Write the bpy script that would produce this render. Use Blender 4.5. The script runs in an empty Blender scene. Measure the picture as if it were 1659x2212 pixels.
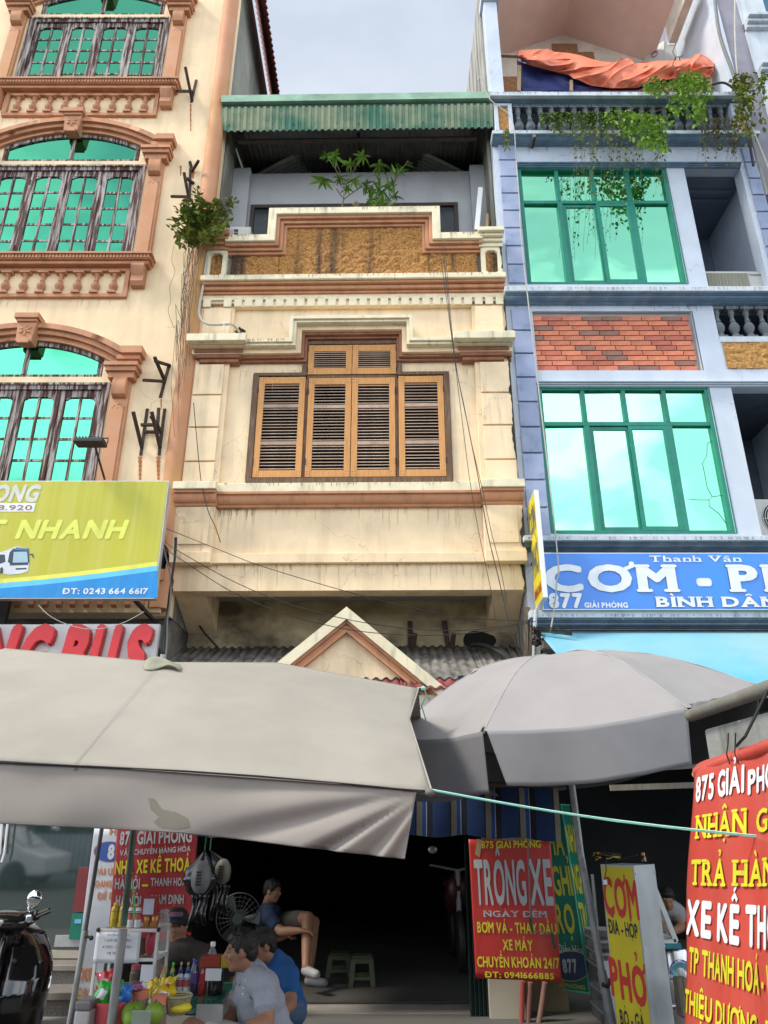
import bpy, bmesh, math, random
from math import radians, sin, cos, pi, tan, atan2, sqrt
from mathutils import Vector, Matrix, noise
random.seed(7)
SC = bpy.context.scene
COL = SC.collection

# ------------------------------------------------------------------ camera, world, sun, exposure
PITCH = radians(22.53)
CAMZ = 1.6
cam_d = bpy.data.cameras.new('camera')
cam_d.sensor_fit = 'VERTICAL'
cam_d.sensor_height = 36.0
cam_d.lens = 36.0 * 1600 / 2212
cam_d.clip_start = 0.05
cam_d.clip_end = 500
cam = bpy.data.objects.new('camera', cam_d)
COL.objects.link(cam)
cam.location = (0, 0, CAMZ)
cam.rotation_euler = (radians(90) + PITCH, 0, 0)
SC.camera = cam

SUN_EL, SUN_AZ = radians(50), radians(250)      # azimuth clockwise from +Y: behind the camera, a little to the left
W = bpy.data.worlds.new('World')
SC.world = W
W.use_nodes = True
nt = W.node_tree
nt.nodes.clear()
wo = nt.nodes.new('ShaderNodeOutputWorld')
bg = nt.nodes.new('ShaderNodeBackground')
bg.inputs['Strength'].default_value = 0.1
sky = nt.nodes.new('ShaderNodeTexSky')
sky.sky_type = 'NISHITA'
sky.sun_disc = False
sky.sun_elevation = SUN_EL
sky.sun_rotation = SUN_AZ
sky.dust_density = 2.0
tc = nt.nodes.new('ShaderNodeTexCoord')
mp = nt.nodes.new('ShaderNodeMapping')
mp.inputs['Scale'].default_value = (1.0, 1.0, 2.4)
mp.inputs['Location'].default_value = (0.35, 0.1, 0.0)
n1 = nt.nodes.new('ShaderNodeTexNoise')
n1.inputs['Scale'].default_value = 3.6
n1.inputs['Detail'].default_value = 5
n1.inputs['Roughness'].default_value = 0.5
r1 = nt.nodes.new('ShaderNodeValToRGB')
r1.color_ramp.elements[0].position = 0.42
r1.color_ramp.elements[0].color = (3.5, 4.1, 5.0, 1)
r1.color_ramp.elements[1].position = 0.60
r1.color_ramp.elements[1].color = (8.0, 8.3, 8.7, 1)
mx = nt.nodes.new('ShaderNodeMix')
mx.data_type = 'RGBA'
mx.inputs['Factor'].default_value = 0.92
nt.links.new(tc.outputs['Generated'], mp.inputs['Vector'])
nt.links.new(mp.outputs['Vector'], n1.inputs['Vector'])
nt.links.new(n1.outputs['Fac'], r1.inputs['Fac'])
nt.links.new(sky.outputs['Color'], mx.inputs['A'])
# the unseen lower cloud deck is brightened for window reflections and front light
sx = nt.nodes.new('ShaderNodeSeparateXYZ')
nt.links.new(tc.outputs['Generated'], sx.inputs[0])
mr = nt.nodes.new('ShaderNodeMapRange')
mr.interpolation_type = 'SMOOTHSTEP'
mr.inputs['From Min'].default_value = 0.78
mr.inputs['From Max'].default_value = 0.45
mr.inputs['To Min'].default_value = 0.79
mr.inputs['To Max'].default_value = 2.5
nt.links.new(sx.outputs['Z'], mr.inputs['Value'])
vm = nt.nodes.new('ShaderNodeVectorMath')
vm.operation = 'SCALE'
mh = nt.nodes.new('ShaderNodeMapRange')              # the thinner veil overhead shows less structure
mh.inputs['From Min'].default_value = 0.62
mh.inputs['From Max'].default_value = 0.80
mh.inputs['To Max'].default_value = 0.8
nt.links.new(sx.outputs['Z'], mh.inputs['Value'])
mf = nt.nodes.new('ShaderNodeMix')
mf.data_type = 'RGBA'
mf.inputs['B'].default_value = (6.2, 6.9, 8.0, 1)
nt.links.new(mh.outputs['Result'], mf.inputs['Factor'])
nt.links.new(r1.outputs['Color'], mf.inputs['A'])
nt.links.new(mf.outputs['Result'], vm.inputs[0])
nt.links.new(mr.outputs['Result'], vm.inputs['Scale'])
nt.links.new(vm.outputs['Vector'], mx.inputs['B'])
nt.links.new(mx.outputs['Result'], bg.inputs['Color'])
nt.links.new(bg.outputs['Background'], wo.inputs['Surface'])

sun_d = bpy.data.lights.new('sun', 'SUN')
sun_d.energy = 2.4
sun_d.angle = radians(11)
sun_d.color = (1.0, 0.93, 0.82)
sun = bpy.data.objects.new('sun', sun_d)
COL.objects.link(sun)
sdir = Vector((sin(SUN_AZ) * cos(SUN_EL), cos(SUN_AZ) * cos(SUN_EL), sin(SUN_EL)))
sun.rotation_euler = sdir.to_track_quat('Z', 'Y').to_euler()
sun.location = (0, -5, 30)

SC.view_settings.view_transform = 'Standard'
SC.view_settings.look = 'None'
SC.view_settings.gamma = 1.0
SC.view_settings.use_curve_mapping = False
SC.view_settings.exposure = 0.62

# ------------------------------------------------------------------ from measured picture points to points on known planes
def ray(px, py):
    a = (px - 829.5) / 1600.0
    b = (1106 - py) / 1600.0
    return Vector((a, cos(PITCH) - b * sin(PITCH), sin(PITCH) + b * cos(PITCH)))

def P(px, py, Y):
    r = ray(px, py); t = Y / r.y
    return Vector((r.x * t, Y, CAMZ + r.z * t))

def PZ(px, py, z):
    r = ray(px, py); t = (z - CAMZ) / r.z
    return Vector((r.x * t, r.y * t, z))

class Frame:
    """an upright facade plane; local x right, y into the building, z up"""
    def __init__(s, ox, oy, yaw=0.0):
        s.o = Vector((ox, oy, 0)); s.yaw = yaw
        s.ex = Vector((cos(yaw), -sin(yaw), 0)); s.ey = Vector((sin(yaw), cos(yaw), 0))
    def at(s, px, py, d=0.0):
        r = ray(px, py)
        t = (s.o + s.ey * d - Vector((0, 0, CAMZ))).dot(s.ey) / r.dot(s.ey)
        w = r * t + Vector((0, 0, CAMZ)) - s.o
        return w.dot(s.ex), w.z
    def x(s, px, py, d=0.0): return s.at(px, py, d)[0]
    def z(s, py, d=0.0, px=830): return s.at(px, py, d)[1]
    def w(s, x, y, z): return s.o + s.ex * x + s.ey * y + Vector((0, 0, z))

# ------------------------------------------------------------------ objects
def props(o, label=None, cat=None, group=None, kind=None):
    if label: o['label'] = label
    if cat: o['category'] = cat
    if group: o['group'] = group
    if kind: o['kind'] = kind
    return o

def thing(name, label, cat, loc=(0, 0, 0), rz=0.0, group=None):
    o = bpy.data.objects.new(name, None)
    o.empty_display_size = 0.1
    COL.objects.link(o)
    o.location = loc; o.rotation_euler = (0, 0, rz)
    return props(o, label, cat, group)

def link_mesh(name, me, parent=None, loc=None, rot=None, scale=None, **k):
    o = bpy.data.objects.new(name, me)
    COL.objects.link(o)
    if parent: o.parent = parent
    if loc is not None: o.location = loc
    if rot is not None: o.rotation_euler = rot
    if scale is not None: o.scale = scale
    return props(o, **k)

class MB:
    def __init__(s): s.v = []; s.f = []
    def face(s, pts):
        n = len(s.v); s.v += [tuple(p) for p in pts]; s.f.append(tuple(range(n, n + len(pts))))
        return s
    def box(s, x0, x1, y0, y1, z0, z1):
        n = len(s.v)
        s.v += [(x0, y0, z0), (x1, y0, z0), (x1, y1, z0), (x0, y1, z0), (x0, y0, z1), (x1, y0, z1), (x1, y1, z1), (x0, y1, z1)]
        s.f += [(n, n+3, n+2, n+1), (n+4, n+5, n+6, n+7), (n, n+1, n+5, n+4), (n+1, n+2, n+6, n+5), (n+2, n+3, n+7, n+6), (n+3, n, n+4, n+7)]
        return s
    def hexa(s, a, b):           # two quads (4 points each) joined
        n = len(s.v); s.v += [tuple(p) for p in a] + [tuple(p) for p in b]
        s.f += [(n+3, n+2, n+1, n), (n+4, n+5, n+6, n+7)] + [(n+i, n+(i+1) % 4, n+4+(i+1) % 4, n+4+i) for i in range(4)]
        return s
    def _prism(s, A, B):
        n = len(s.v); k = len(A)
        s.v += A + B
        s.f += [tuple(range(n, n+k)), tuple(range(n+2*k-1, n+k-1, -1))]
        s.f += [(n+(i+1) % k, n+i, n+k+i, n+k+(i+1) % k) for i in range(k)]
        return s
    def pxz(s, poly, y0, y1): return s._prism([(p[0], y0, p[1]) for p in poly], [(p[0], y1, p[1]) for p in poly])
    def pyz(s, poly, x0, x1): return s._prism([(x0, p[0], p[1]) for p in poly], [(x1, p[0], p[1]) for p in poly])
    def pxy(s, poly, z0, z1): return s._prism([(p[0], p[1], z0) for p in poly], [(p[0], p[1], z1) for p in poly])
    def bar(s, a, b, w, h=None, up=(0, 0, 1)):
        a = Vector(a); b = Vector(b); h = h or w
        d = (b - a).normalized(); u = Vector(up)
        if abs(d.dot(u)) > .95: u = Vector((0, 1, 0))
        x = d.cross(u).normalized() * w / 2; y = x.cross(d).normalized() * h / 2
        return s.hexa([a-x-y, a+x-y, a+x+y, a-x+y], [b-x-y, b+x-y, b+x+y, b-x+y])
    def tube(s, pts, r, n=6, caps=True):
        pts = [Vector(p) for p in pts]; k = len(pts)
        rs = r if isinstance(r, (list, tuple)) else [r] * k
        up = Vector((0, 0, 1)); base = len(s.v); prev = None
        for i, p in enumerate(pts):
            d = (pts[min(i+1, k-1)] - pts[max(i-1, 0)])
            d = d.normalized() if d.length > 1e-9 else Vector((0, 0, 1))
            if prev is None:
                x = d.cross(up if abs(d.z) < .95 else Vector((0, 1, 0))).normalized()
            else:
                x = (prev - d * prev.dot(d)).normalized()
            prev = x; y = d.cross(x)
            for j in range(n):
                a = 2 * pi * j / n
                s.v.append(tuple(p + (x * cos(a) + y * sin(a)) * rs[i]))
        for i in range(k-1):
            for j in range(n):
                s.f.append((base+i*n+j, base+i*n+(j+1) % n, base+(i+1)*n+(j+1) % n, base+(i+1)*n+j))
        if caps:
            s.f.append(tuple(base+n-1-j for j in range(n)))
            s.f.append(tuple(base+(k-1)*n+j for j in range(n)))
        return s
    def lathe(s, prof, c=(0, 0, 0), n=12, sq=None, axis='z'):
        base = len(s.v); k = len(prof)
        for (r, z) in prof:
            for j in range(n):
                a = 2 * pi * (j + .5) / n
                if axis == 'z': s.v.append((c[0]+r*cos(a), c[1]+r*sin(a), c[2]+z))
                else: s.v.append((c[0]+r*cos(a), c[1]+z, c[2]+r*sin(a)))
        for i in range(k-1):
            for j in range(n):
                s.f.append((base+i*n+j, base+i*n+(j+1) % n, base+(i+1)*n+(j+1) % n, base+(i+1)*n+j))
        s.f.append(tuple(base+n-1-j for j in range(n)))
        s.f.append(tuple(base+(k-1)*n+j for j in range(n)))
        return s
    def grid(s, fn, nu, nv):
        base = len(s.v)
        for i in range(nu+1):
            for j in range(nv+1): s.v.append(tuple(fn(i/nu, j/nv)))
        for i in range(nu):
            for j in range(nv):
                a = base+i*(nv+1)+j
                s.f.append((a, a+nv+1, a+nv+2, a+1))
        return s
    def ball(s, c, r, nu=10, nv=7):
        rx, ry, rz = r if isinstance(r, (tuple, list)) else (r, r, r)
        prof = [(sin(pi*i/nv), -cos(pi*i/nv)) for i in range(nv+1)]
        base = len(s.v)
        for (q, z) in prof:
            for j in range(nu):
                a = 2*pi*j/nu
                s.v.append((c[0]+rx*q*cos(a), c[1]+ry*q*sin(a), c[2]+rz*z))
        for i in range(nv):
            for j in range(nu):
                s.f.append((base+i*nu+j, base+i*nu+(j+1) % nu, base+(i+1)*nu+(j+1) % nu, base+(i+1)*nu+j))
        return s
    def xf(s, M):
        s.v = [tuple(M @ Vector(p)) for p in s.v]; return s
    def wall(s, x0, x1, z0, z1, y0, y1, holes=()):
        xs = sorted({x0, x1, *[min(max(h[i], x0), x1) for h in holes for i in (0, 1)]})
        zs = sorted({z0, z1, *[min(max(h[i], z0), z1) for h in holes for i in (2, 3)]})
        def solid(i, j):
            if i < 0 or j < 0 or i >= len(xs)-1 or j >= len(zs)-1: return False
            cx = (xs[i]+xs[i+1])/2; cz = (zs[j]+zs[j+1])/2
            return not any(h[0] < cx < h[1] and h[2] < cz < h[3] for h in holes)
        for i in range(len(xs)-1):
            for j in range(len(zs)-1):
                if not solid(i, j): continue
                a, b, c, d = xs[i], xs[i+1], zs[j], zs[j+1]
                s.face([(a, y0, c), (b, y0, c), (b, y0, d), (a, y0, d)])
                s.face([(b, y1, c), (a, y1, c), (a, y1, d), (b, y1, d)])
                if not solid(i-1, j): s.face([(a, y1, c), (a, y0, c), (a, y0, d), (a, y1, d)])
                if not solid(i+1, j): s.face([(b, y0, c), (b, y1, c), (b, y1, d), (b, y0, d)])
                if not solid(i, j-1): s.face([(a, y1, c), (b, y1, c), (b, y0, c), (a, y0, c)])
                if not solid(i, j+1): s.face([(a, y0, d), (b, y0, d), (b, y1, d), (a, y1, d)])
        return s
    def bands(s, x0, x1, lst, back=0.02):
        for (z0, z1, d) in lst: s.box(x0, x1, -d, back, z0, z1)
        return s
    def mesh(s, name, m, smooth=None, merge=False):
        me = bpy.data.meshes.new(name)
        me.from_pydata(s.v, [], s.f)
        if merge or smooth:
            b = bmesh.new(); b.from_mesh(me)
            bmesh.ops.remove_doubles(b, verts=b.verts, dist=1e-5)
            bmesh.ops.recalc_face_normals(b, faces=b.faces)
            b.to_mesh(me); b.free()
        if m is not None:
            for mm in (m if isinstance(m, (list, tuple)) else [m]): me.materials.append(mm)
        if smooth:
            me.polygons.foreach_set('use_smooth', [True] * len(me.polygons))
            me.set_sharp_from_angle(angle=radians(smooth if smooth is not True else 40))
        me.update()
        return me
    def build(s, name, m, parent=None, smooth=None, bevel=0, solid=0, seg=2, sub=0, **k):
        me = s.mesh(name, m, smooth, merge=bool(bevel or sub))
        o = link_mesh(name, me, parent, **k)
        if sub:
            md = o.modifiers.new('s', 'SUBSURF'); md.levels = md.render_levels = sub
        if solid:
            md = o.modifiers.new('t', 'SOLIDIFY'); md.thickness = solid; md.offset = 0
        if bevel:
            md = o.modifiers.new('b', 'BEVEL'); md.width = bevel; md.segments = seg; md.limit_method = 'ANGLE'; md.angle_limit = radians(50)
        return o

# ------------------------------------------------------------------ materials
MATS = {}
def mat(name, col, rough=.8, var=.12, scale=5.0, col2=None, dirt=None, dirtf=0.0, streak=(3.0, 3.0, .3), dlo=.5, dhi=.72,
        bump=0.0, bscale=80.0, metal=0.0, spec=.5, rnd=0.0, alpha=1.0, trans=0.0, sub=0.0, coat=0.0, speck=None, wood=False, emit=0, cracks=0.0, dirt2=0.0, ior=1.45, bdist=.01):
    if name in MATS: return MATS[name]
    m = bpy.data.materials.new(name); m.use_nodes = True; MATS[name] = m
    t = m.node_tree; N = t.nodes; L = t.links
    b = N['Principled BSDF']
    b.inputs['Roughness'].default_value = rough
    b.inputs['Metallic'].default_value = metal
    b.inputs['Specular IOR Level'].default_value = spec
    b.inputs['Alpha'].default_value = alpha
    b.inputs['IOR'].default_value = ior
    b.inputs['Transmission Weight'].default_value = trans
    b.inputs['Coat Weight'].default_value = coat
    if sub:
        b.inputs['Subsurface Weight'].default_value = sub; b.inputs['Subsurface Radius'].default_value = (.01, .005, .003); b.inputs['Subsurface Scale'].default_value = 1
    tc = N.new('ShaderNodeTexCoord')
    def noise_(sc, det=4, vec=None, rgh=.55):
        n = N.new('ShaderNodeTexNoise'); n.inputs['Scale'].default_value = sc; n.inputs['Detail'].default_value = det
        n.inputs['Roughness'].default_value = rgh
        L.new(vec or tc.outputs['Object'], n.inputs['Vector']); return n
    def mapv(sc):
        mp = N.new('ShaderNodeMapping'); mp.inputs['Scale'].default_value = sc
        L.new(tc.outputs['Object'], mp.inputs['Vector']); return mp.outputs['Vector']
    def ramp(src, lo, hi):
        r = N.new('ShaderNodeMapRange'); r.inputs['From Min'].default_value = lo; r.inputs['From Max'].default_value = hi
        L.new(src, r.inputs['Value']); return r.outputs['Result']
    def mix(a, bb, f, mode='MIX'):
        x = N.new('ShaderNodeMix'); x.data_type = 'RGBA'; x.blend_type = mode
        for key, val in (('A', a), ('B', bb)):
            if isinstance(val, tuple): x.inputs[key].default_value = (*val[:3], 1)
            else: L.new(val, x.inputs[key])
        if isinstance(f, (int, float)): x.inputs['Factor'].default_value = f
        else: L.new(f, x.inputs['Factor'])
        return x.outputs['Result']
    c2 = col2 or tuple(min(1, c * (1 + var)) for c in col)
    c1 = col if col2 else tuple(c * (1 - var) for c in col)
    vec = mapv((14, 14, 1.2)) if wood else None
    n = noise_(scale, 4, vec)
    c = mix(c1, c2, ramp(n.outputs['Fac'], .32, .68))
    if dirt:
        n2 = noise_(1.0, 6, mapv(streak), .6)
        f = ramp(n2.outputs['Fac'], dlo, dhi)
        mth = N.new('ShaderNodeMath'); mth.operation = 'MULTIPLY'; mth.inputs[1].default_value = dirtf; L.new(f, mth.inputs[0])
        c = mix(c, dirt, mth.outputs[0])
    if dirt2:
        n6 = noise_(1.0, 5, mapv((13, 13, 1.1)), .65)
        mth = N.new('ShaderNodeMath'); mth.operation = 'MULTIPLY'; mth.inputs[1].default_value = dirt2; L.new(ramp(n6.outputs['Fac'], .55, .75), mth.inputs[0])
        n7 = noise_(.9, 3); m7 = N.new('ShaderNodeMath'); m7.operation = 'MULTIPLY'; L.new(mth.outputs[0], m7.inputs[0]); L.new(ramp(n7.outputs['Fac'], .42, .62), m7.inputs[1])
        c = mix(c, dirt, m7.outputs[0])
    if speck:
        n3 = noise_(speck[1], 3)
        f = ramp(n3.outputs['Fac'], speck[2], speck[2] + .05)
        c = mix(c, speck[0], f)
    if cracks:
        v = N.new('ShaderNodeTexVoronoi'); v.feature = 'DISTANCE_TO_EDGE'; v.inputs['Scale'].default_value = .9
        nw = noise_(3.0, 5)
        vm = N.new('ShaderNodeVectorMath'); vm.operation = 'MULTIPLY_ADD'; vm.inputs[1].default_value = (.5, .5, .5)
        L.new(nw.outputs['Color'], vm.inputs[0]); L.new(tc.outputs['Object'], vm.inputs[2]); L.new(vm.outputs[0], v.inputs['Vector'])
        f = ramp(v.outputs['Distance'], .0045, .0015)
        n5 = noise_(.8, 2); f5 = ramp(n5.outputs['Fac'], .5, .56)
        mm = N.new('ShaderNodeMath'); mm.operation = 'MULTIPLY'; L.new(f, mm.inputs[0]); L.new(f5, mm.inputs[1])
        m2 = N.new('ShaderNodeMath'); m2.operation = 'MULTIPLY'; m2.inputs[1].default_value = cracks; L.new(mm.outputs[0], m2.inputs[0])
        c = mix(c, (.12, .1, .08), m2.outputs[0])
    if rnd:
        oi = N.new('ShaderNodeObjectInfo')
        hs = N.new('ShaderNodeHueSaturation')
        mr = N.new('ShaderNodeMapRange'); mr.inputs['To Min'].default_value = 1 - rnd; mr.inputs['To Max'].default_value = 1 + rnd
        L.new(oi.outputs['Random'], mr.inputs['Value']); L.new(mr.outputs['Result'], hs.inputs['Value']); L.new(c, hs.inputs['Color'])
        c = hs.outputs['Color']
    L.new(c, b.inputs['Base Color'])
    if bump:
        n4 = noise_(bscale, 5, vec, .6)
        bp = N.new('ShaderNodeBump'); bp.inputs['Strength'].default_value = bump; bp.inputs['Distance'].default_value = bdist
        L.new(n4.outputs['Fac'], bp.inputs['Height']); L.new(bp.outputs['Normal'], b.inputs['Normal'])
    return m

cream = mat('cream_plaster', (.82, .64, .41), .85, .09, 2.5, dirt=(.20, .155, .10), dirtf=.45, dlo=.5, dhi=.8, dirt2=.5, bump=.25, bscale=40, cracks=.35)
cream_l = mat('cream_plaster_left', (.83, .64, .40), .85, .08, 1.8, dirt=(.36, .26, .16), dirtf=.4, dirt2=.35, dlo=.5, dhi=.8, bump=.2, bscale=30, cracks=.35)
cream_trim = mat('pale_cream_trim', (.74, .66, .46), .8, .10, 4, dirt=(.10, .085, .065), dirtf=.7, dirt2=.5, streak=(9, 9, 1.2), dlo=.56, dhi=.8, bump=.3, bscale=50)
salmon = mat('salmon_paint', (.50, .24, .125), .75, .12, 3, dirt=(.14, .075, .04), dirtf=.55, dirt2=.4, streak=(8, 8, 1.5), dlo=.5, dhi=.78, bump=.2, bscale=40)
salmon_l = mat('salmon_paint_faded', (.57, .29, .17), .75, .10, 2.2, col2=(.50, .235, .11), dirt=(.48, .30, .08), dirtf=.55, streak=(1.3, 1.3, .35), dlo=.48, dhi=.66, bump=.2, bscale=30)
stucco = mat('rough_ochre_stucco', (.56, .29, .085), .9, .3, 30, col2=(.34, .15, .04), dirt=(.05, .035, .028), dirtf=.9, streak=(3.4, 3.4, .15), dlo=.51, dhi=.62, bump=1.0, bscale=30, bdist=.035, speck=((.13, .06, .025), 38, .60))
bluew = mat('pale_blue_plaster', (.52, .575, .655), .85, .08, 2, dirt2=.3, dirt=(.62, .67, .68), dirtf=.5, dlo=.45, dhi=.7, bump=.2, bscale=30, cracks=.35)
bluetrim = mat('slate_blue_moulding', (.16, .245, .34), .8, .2, 5, dirt=(.34, .43, .50), dirtf=.5, streak=(5, 5, 2), dlo=.5, dhi=.75, bump=.2, bscale=40)
ledge = mat('weathered_grey_ledge', (.52, .57, .60), .85, .12, 5, dirt=(.09, .10, .10), dirtf=.6, streak=(7, 7, .8), dlo=.56, dhi=.78, bump=.3, bscale=40)
quoin = mat('mottled_blue_block', (.36, .40, .53), .85, .12, 3, col2=(.25, .31, .46), dirt=(.06, .07, .12), dirtf=.55, streak=(4, 4, 3), dlo=.56, dhi=.75, bump=.25, bscale=40, rnd=.12)
greywall = mat('raw_grey_side_wall', (.23, .23, .19), .95, .25, 1.5, dirt=(.05, .05, .045), dirtf=.75, streak=(2.5, 1.2, .3), dlo=.46, dhi=.68, bump=.5, bscale=20)
sidewall = mat('stained_pale_side_wall', (.40, .39, .35), .95, .15, 2, dirt=(.04, .035, .03), dirtf=.8, streak=(5, 5, .5), dlo=.45, dhi=.65, bump=.5, bscale=25)
whitew = mat('dull_white_plaster', (.36, .37, .375), .9, .08, 2, dirt=(.25, .25, .25), dirtf=.3, bump=.1)
oldwood = mat('peeling_brown_window_wood', (.06, .022, .016), .8, .3, 4, dirt=(.42, .38, .35), dirtf=.9, streak=(30, 30, 2.2), dlo=.46, dhi=.58, bump=.5, bscale=8, wood=True)
framewood = mat('grey_brown_frame_wood', (.13, .072, .04), .75, .25, 4, dirt=(.26, .2, .15), dirtf=.6, streak=(30, 30, 4), bump=.3, bscale=8, wood=True)
shutterwood = mat('honey_varnished_wood', (.62, .31, .10), .5, .16, 5, col2=(.52, .23, .06), bump=.15, bscale=10, wood=True, rnd=.07)
slatwood = mat('pinkish_slat_wood', (.44, .31, .22), .6, .2, 5, bump=.1, rnd=.15)
def glassmat(name, base, rough=.02, wob=.06):
    m = mat(name, base, rough, .02, 2.0, metal=1.0, spec=.5)
    t = m.node_tree; N = t.nodes; L = t.links; b = N['Principled BSDF']
    tc = N.new('ShaderNodeTexCoord'); n = N.new('ShaderNodeTexNoise'); n.inputs['Scale'].default_value = 1.6; n.inputs['Detail'].default_value = 1
    L.new(tc.outputs['Object'], n.inputs['Vector'])
    bp = N.new('ShaderNodeBump'); bp.inputs['Strength'].default_value = wob; bp.inputs['Distance'].default_value = .1
    L.new(n.outputs['Fac'], bp.inputs['Height']); L.new(bp.outputs['Normal'], b.inputs['Normal'])
    return m
mirror_l = glassmat('green_mirror_glass_left', (.085, .46, .275))
mirror = glassmat('green_mirror_glass', (.31, .82, .51))
greenframe = mat('green_aluminium', (.006, .20, .135), .4, .1, 8, dirt=(.004, .08, .06), dirtf=.5, spec=.5)
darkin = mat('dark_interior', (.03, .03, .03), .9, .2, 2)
rust = mat('rusty_dark_steel', (.035, .022, .017), .8, .4, 30, dirt=(.16, .06, .025), dirtf=.5, streak=(20, 20, 20), bump=.3)
ruststain = mat('rust_stain', (.36, .13, .04), .9, .3, 10)
corr_green = mat('faded_green_sheet', (.06, .17, .11), .5, .15, 3, dirt=(.30, .33, .20), dirtf=.85, streak=(1.5, 1.5, 2.5), dlo=.38, dhi=.6, spec=.4)
corr_gutter = mat('green_gutter', (.26, .42, .30), .5, .2, 3, dirt=(.07, .12, .08), dirtf=.5, streak=(2, 2, 4))
corr_red = mat('dark_red_sheet', (.15, .03, .03), .6, .2, 5)
fibro = mat('grey_fibre_cement', (.22, .205, .18), .95, .2, 6, dirt=(.045, .04, .035), dirtf=.8, streak=(8, 2, 8), dlo=.45, dhi=.65, bump=.5, bscale=40, rnd=.1)
fibro_red = mat('red_painted_fibre_cement', (.22, .055, .05), .9, .3, 10, dirt=(.14, .12, .11), dirtf=.7, streak=(12, 12, 12), bump=.4)
steel = mat('galvanised_steel', (.32, .33, .33), .5, .2, 12, metal=.6, dirt=(.12, .11, .1), dirtf=.5, streak=(8, 8, 1))
alum = mat('brushed_aluminium', (.62, .63, .62), .35, .08, 20, metal=.7)
white_paint = mat('white_paint', (.78, .78, .76), .5, .05, 8)
black_r = mat('black_rubber_cable', (.02, .02, .02), .6, .1, 8)
greycable = mat('grey_cable', (.16, .16, .15), .6, .1, 8)
palecable = mat('pale_cord', (.42, .41, .36), .7, .1, 8)

# ------------------------------------------------------------------ lettering
import unicodedata
def _glyph(ch, bold):
    cu = bpy.data.curves.new('t', 'FONT')
    cu.body = ch; cu.offset = bold; cu.resolution_u = 3
    o = bpy.data.objects.new('t', cu); COL.objects.link(o)
    dg = bpy.context.evaluated_depsgraph_get()
    me = bpy.data.meshes.new_from_object(o.evaluated_get(dg))
    vs = [(v.co.x, v.co.y) for v in me.vertices]; fs = [tuple(p.vertices) for p in me.polygons]
    bpy.data.objects.remove(o); bpy.data.curves.remove(cu); bpy.data.meshes.remove(me)
    return vs, fs
_gc = {}
def glyph(ch, bold):
    """a letter with its diacritics, drawn as mesh: heavier weights are built from shifted layers"""
    k = (ch, round(bold, 4))
    if k in _gc: return _gc[k]
    dec = unicodedata.normalize('NFD', ch); base = dec[0]; marks = dec[1:]
    stroke = base in 'Đđ'
    if stroke: base = {'Đ': 'D', 'đ': 'd'}[base]
    nb = 0.0
    V, F = _glyph(base, nb)
    r = max(0, bold-nb)
    vs, fs = [], []
    dirs = [(0, 0)] + ([(cos(i*pi/4), sin(i*pi/4)) for i in range(8)] if r > .004 else [])
    for li, (dx, dy) in enumerate(dirs):
        n = len(vs); vs += [(x+dx*r, y+dy*r, li*.5) for x, y in V]; fs += [tuple(i+n for i in f) for f in F]
    if not V: _gc[k] = ([], []); return _gc[k]
    lo = min(v[0] for v in V); hi = max(v[0] for v in V); top = max(v[1] for v in V); cx = (lo+hi)/2
    w = .055+bold*.9
    lay = [5.0]
    def seg(p, q, w0=w, w1=None):
        w1 = w1 or w0; lay[0] += .4
        d = Vector((q[0]-p[0], q[1]-p[1])); d.normalize(); m = Vector((-d.y, d.x))
        n = len(vs)
        vs.extend([(p[0]+m.x*w0/2, p[1]+m.y*w0/2, lay[0]), (p[0]-m.x*w0/2, p[1]-m.y*w0/2, lay[0]), (q[0]-m.x*w1/2, q[1]-m.y*w1/2, lay[0]), (q[0]+m.x*w1/2, q[1]+m.y*w1/2, lay[0])])
        fs.append((n, n+1, n+2, n+3))
    def dot(c, rr):
        lay[0] += .4
        n = len(vs); vs.extend([(c[0]+rr*cos(t*pi/5), c[1]+rr*sin(t*pi/5), lay[0]) for t in range(10)]); fs.append(tuple(range(n, n+10)))
    if stroke: seg((lo-.11, top*.5), (lo+(hi-lo)*.42, top*.5))
    y = top+.07+bold
    for m in marks:
        if m == '\u031b':
            seg((hi-.08, top*.86), (hi+.06, top*.98)); seg((hi+.05, top*.93), (hi+.07, top*1.12)); dot((hi+.065, top*1.1), w*.55)
        elif m == '\u0302': seg((cx-.13, y), (cx+.01, y+.12)); seg((cx-.01, y+.12), (cx+.13, y)); y += .17
        elif m == '\u0306': seg((cx-.12, y+.1), (cx, y)); seg((cx, y), (cx+.12, y+.1)); y += .14
        elif m == '\u0301': seg((cx-.03, y), (cx+.08, y+.15), w*.7, w*1.3)
        elif m == '\u0300': seg((cx+.03, y), (cx-.08, y+.15), w*.7, w*1.3)
        elif m == '\u0309': seg((cx, y), (cx+.01, y+.06), w*.8); seg((cx, y+.05), (cx+.07, y+.10), w*.8); seg((cx+.065, y+.09), (cx+.02, y+.16), w*.8); seg((cx+.03, y+.16), (cx-.07, y+.13), w*.8)
        elif m == '\u0303': seg((cx-.14, y+.03), (cx-.05, y+.09), w*.8); seg((cx-.06, y+.09), (cx+.06, y+.04), w*.8); seg((cx+.05, y+.04), (cx+.14, y+.10), w*.8)
        elif m == '\u0323': dot((cx, -.11-bold), w*.75)
    _gc[k] = (vs, fs); return _gc[k]
_SP = {}
def tmesh(body, bold=0, shear=0, gap=.075):
    vs, fs = [], []; cx = 0
    for ch in body:
        if ch == ' ': cx += .28; continue
        V, F = glyph(ch, bold)
        if not V: continue
        B0 = glyph(unicodedata.normalize('NFD', ch)[0].replace('Đ', 'D'), bold)[0]
        lo = min(v[0] for v in B0); hi = max(v[0] for v in B0); n = len(vs)
        vs += [(v[0]-lo+cx+shear*v[1], v[1], v[2]) for v in V]; fs += [tuple(i+n for i in f) for f in F]
        cx += hi-lo+gap
    return vs, fs
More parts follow.
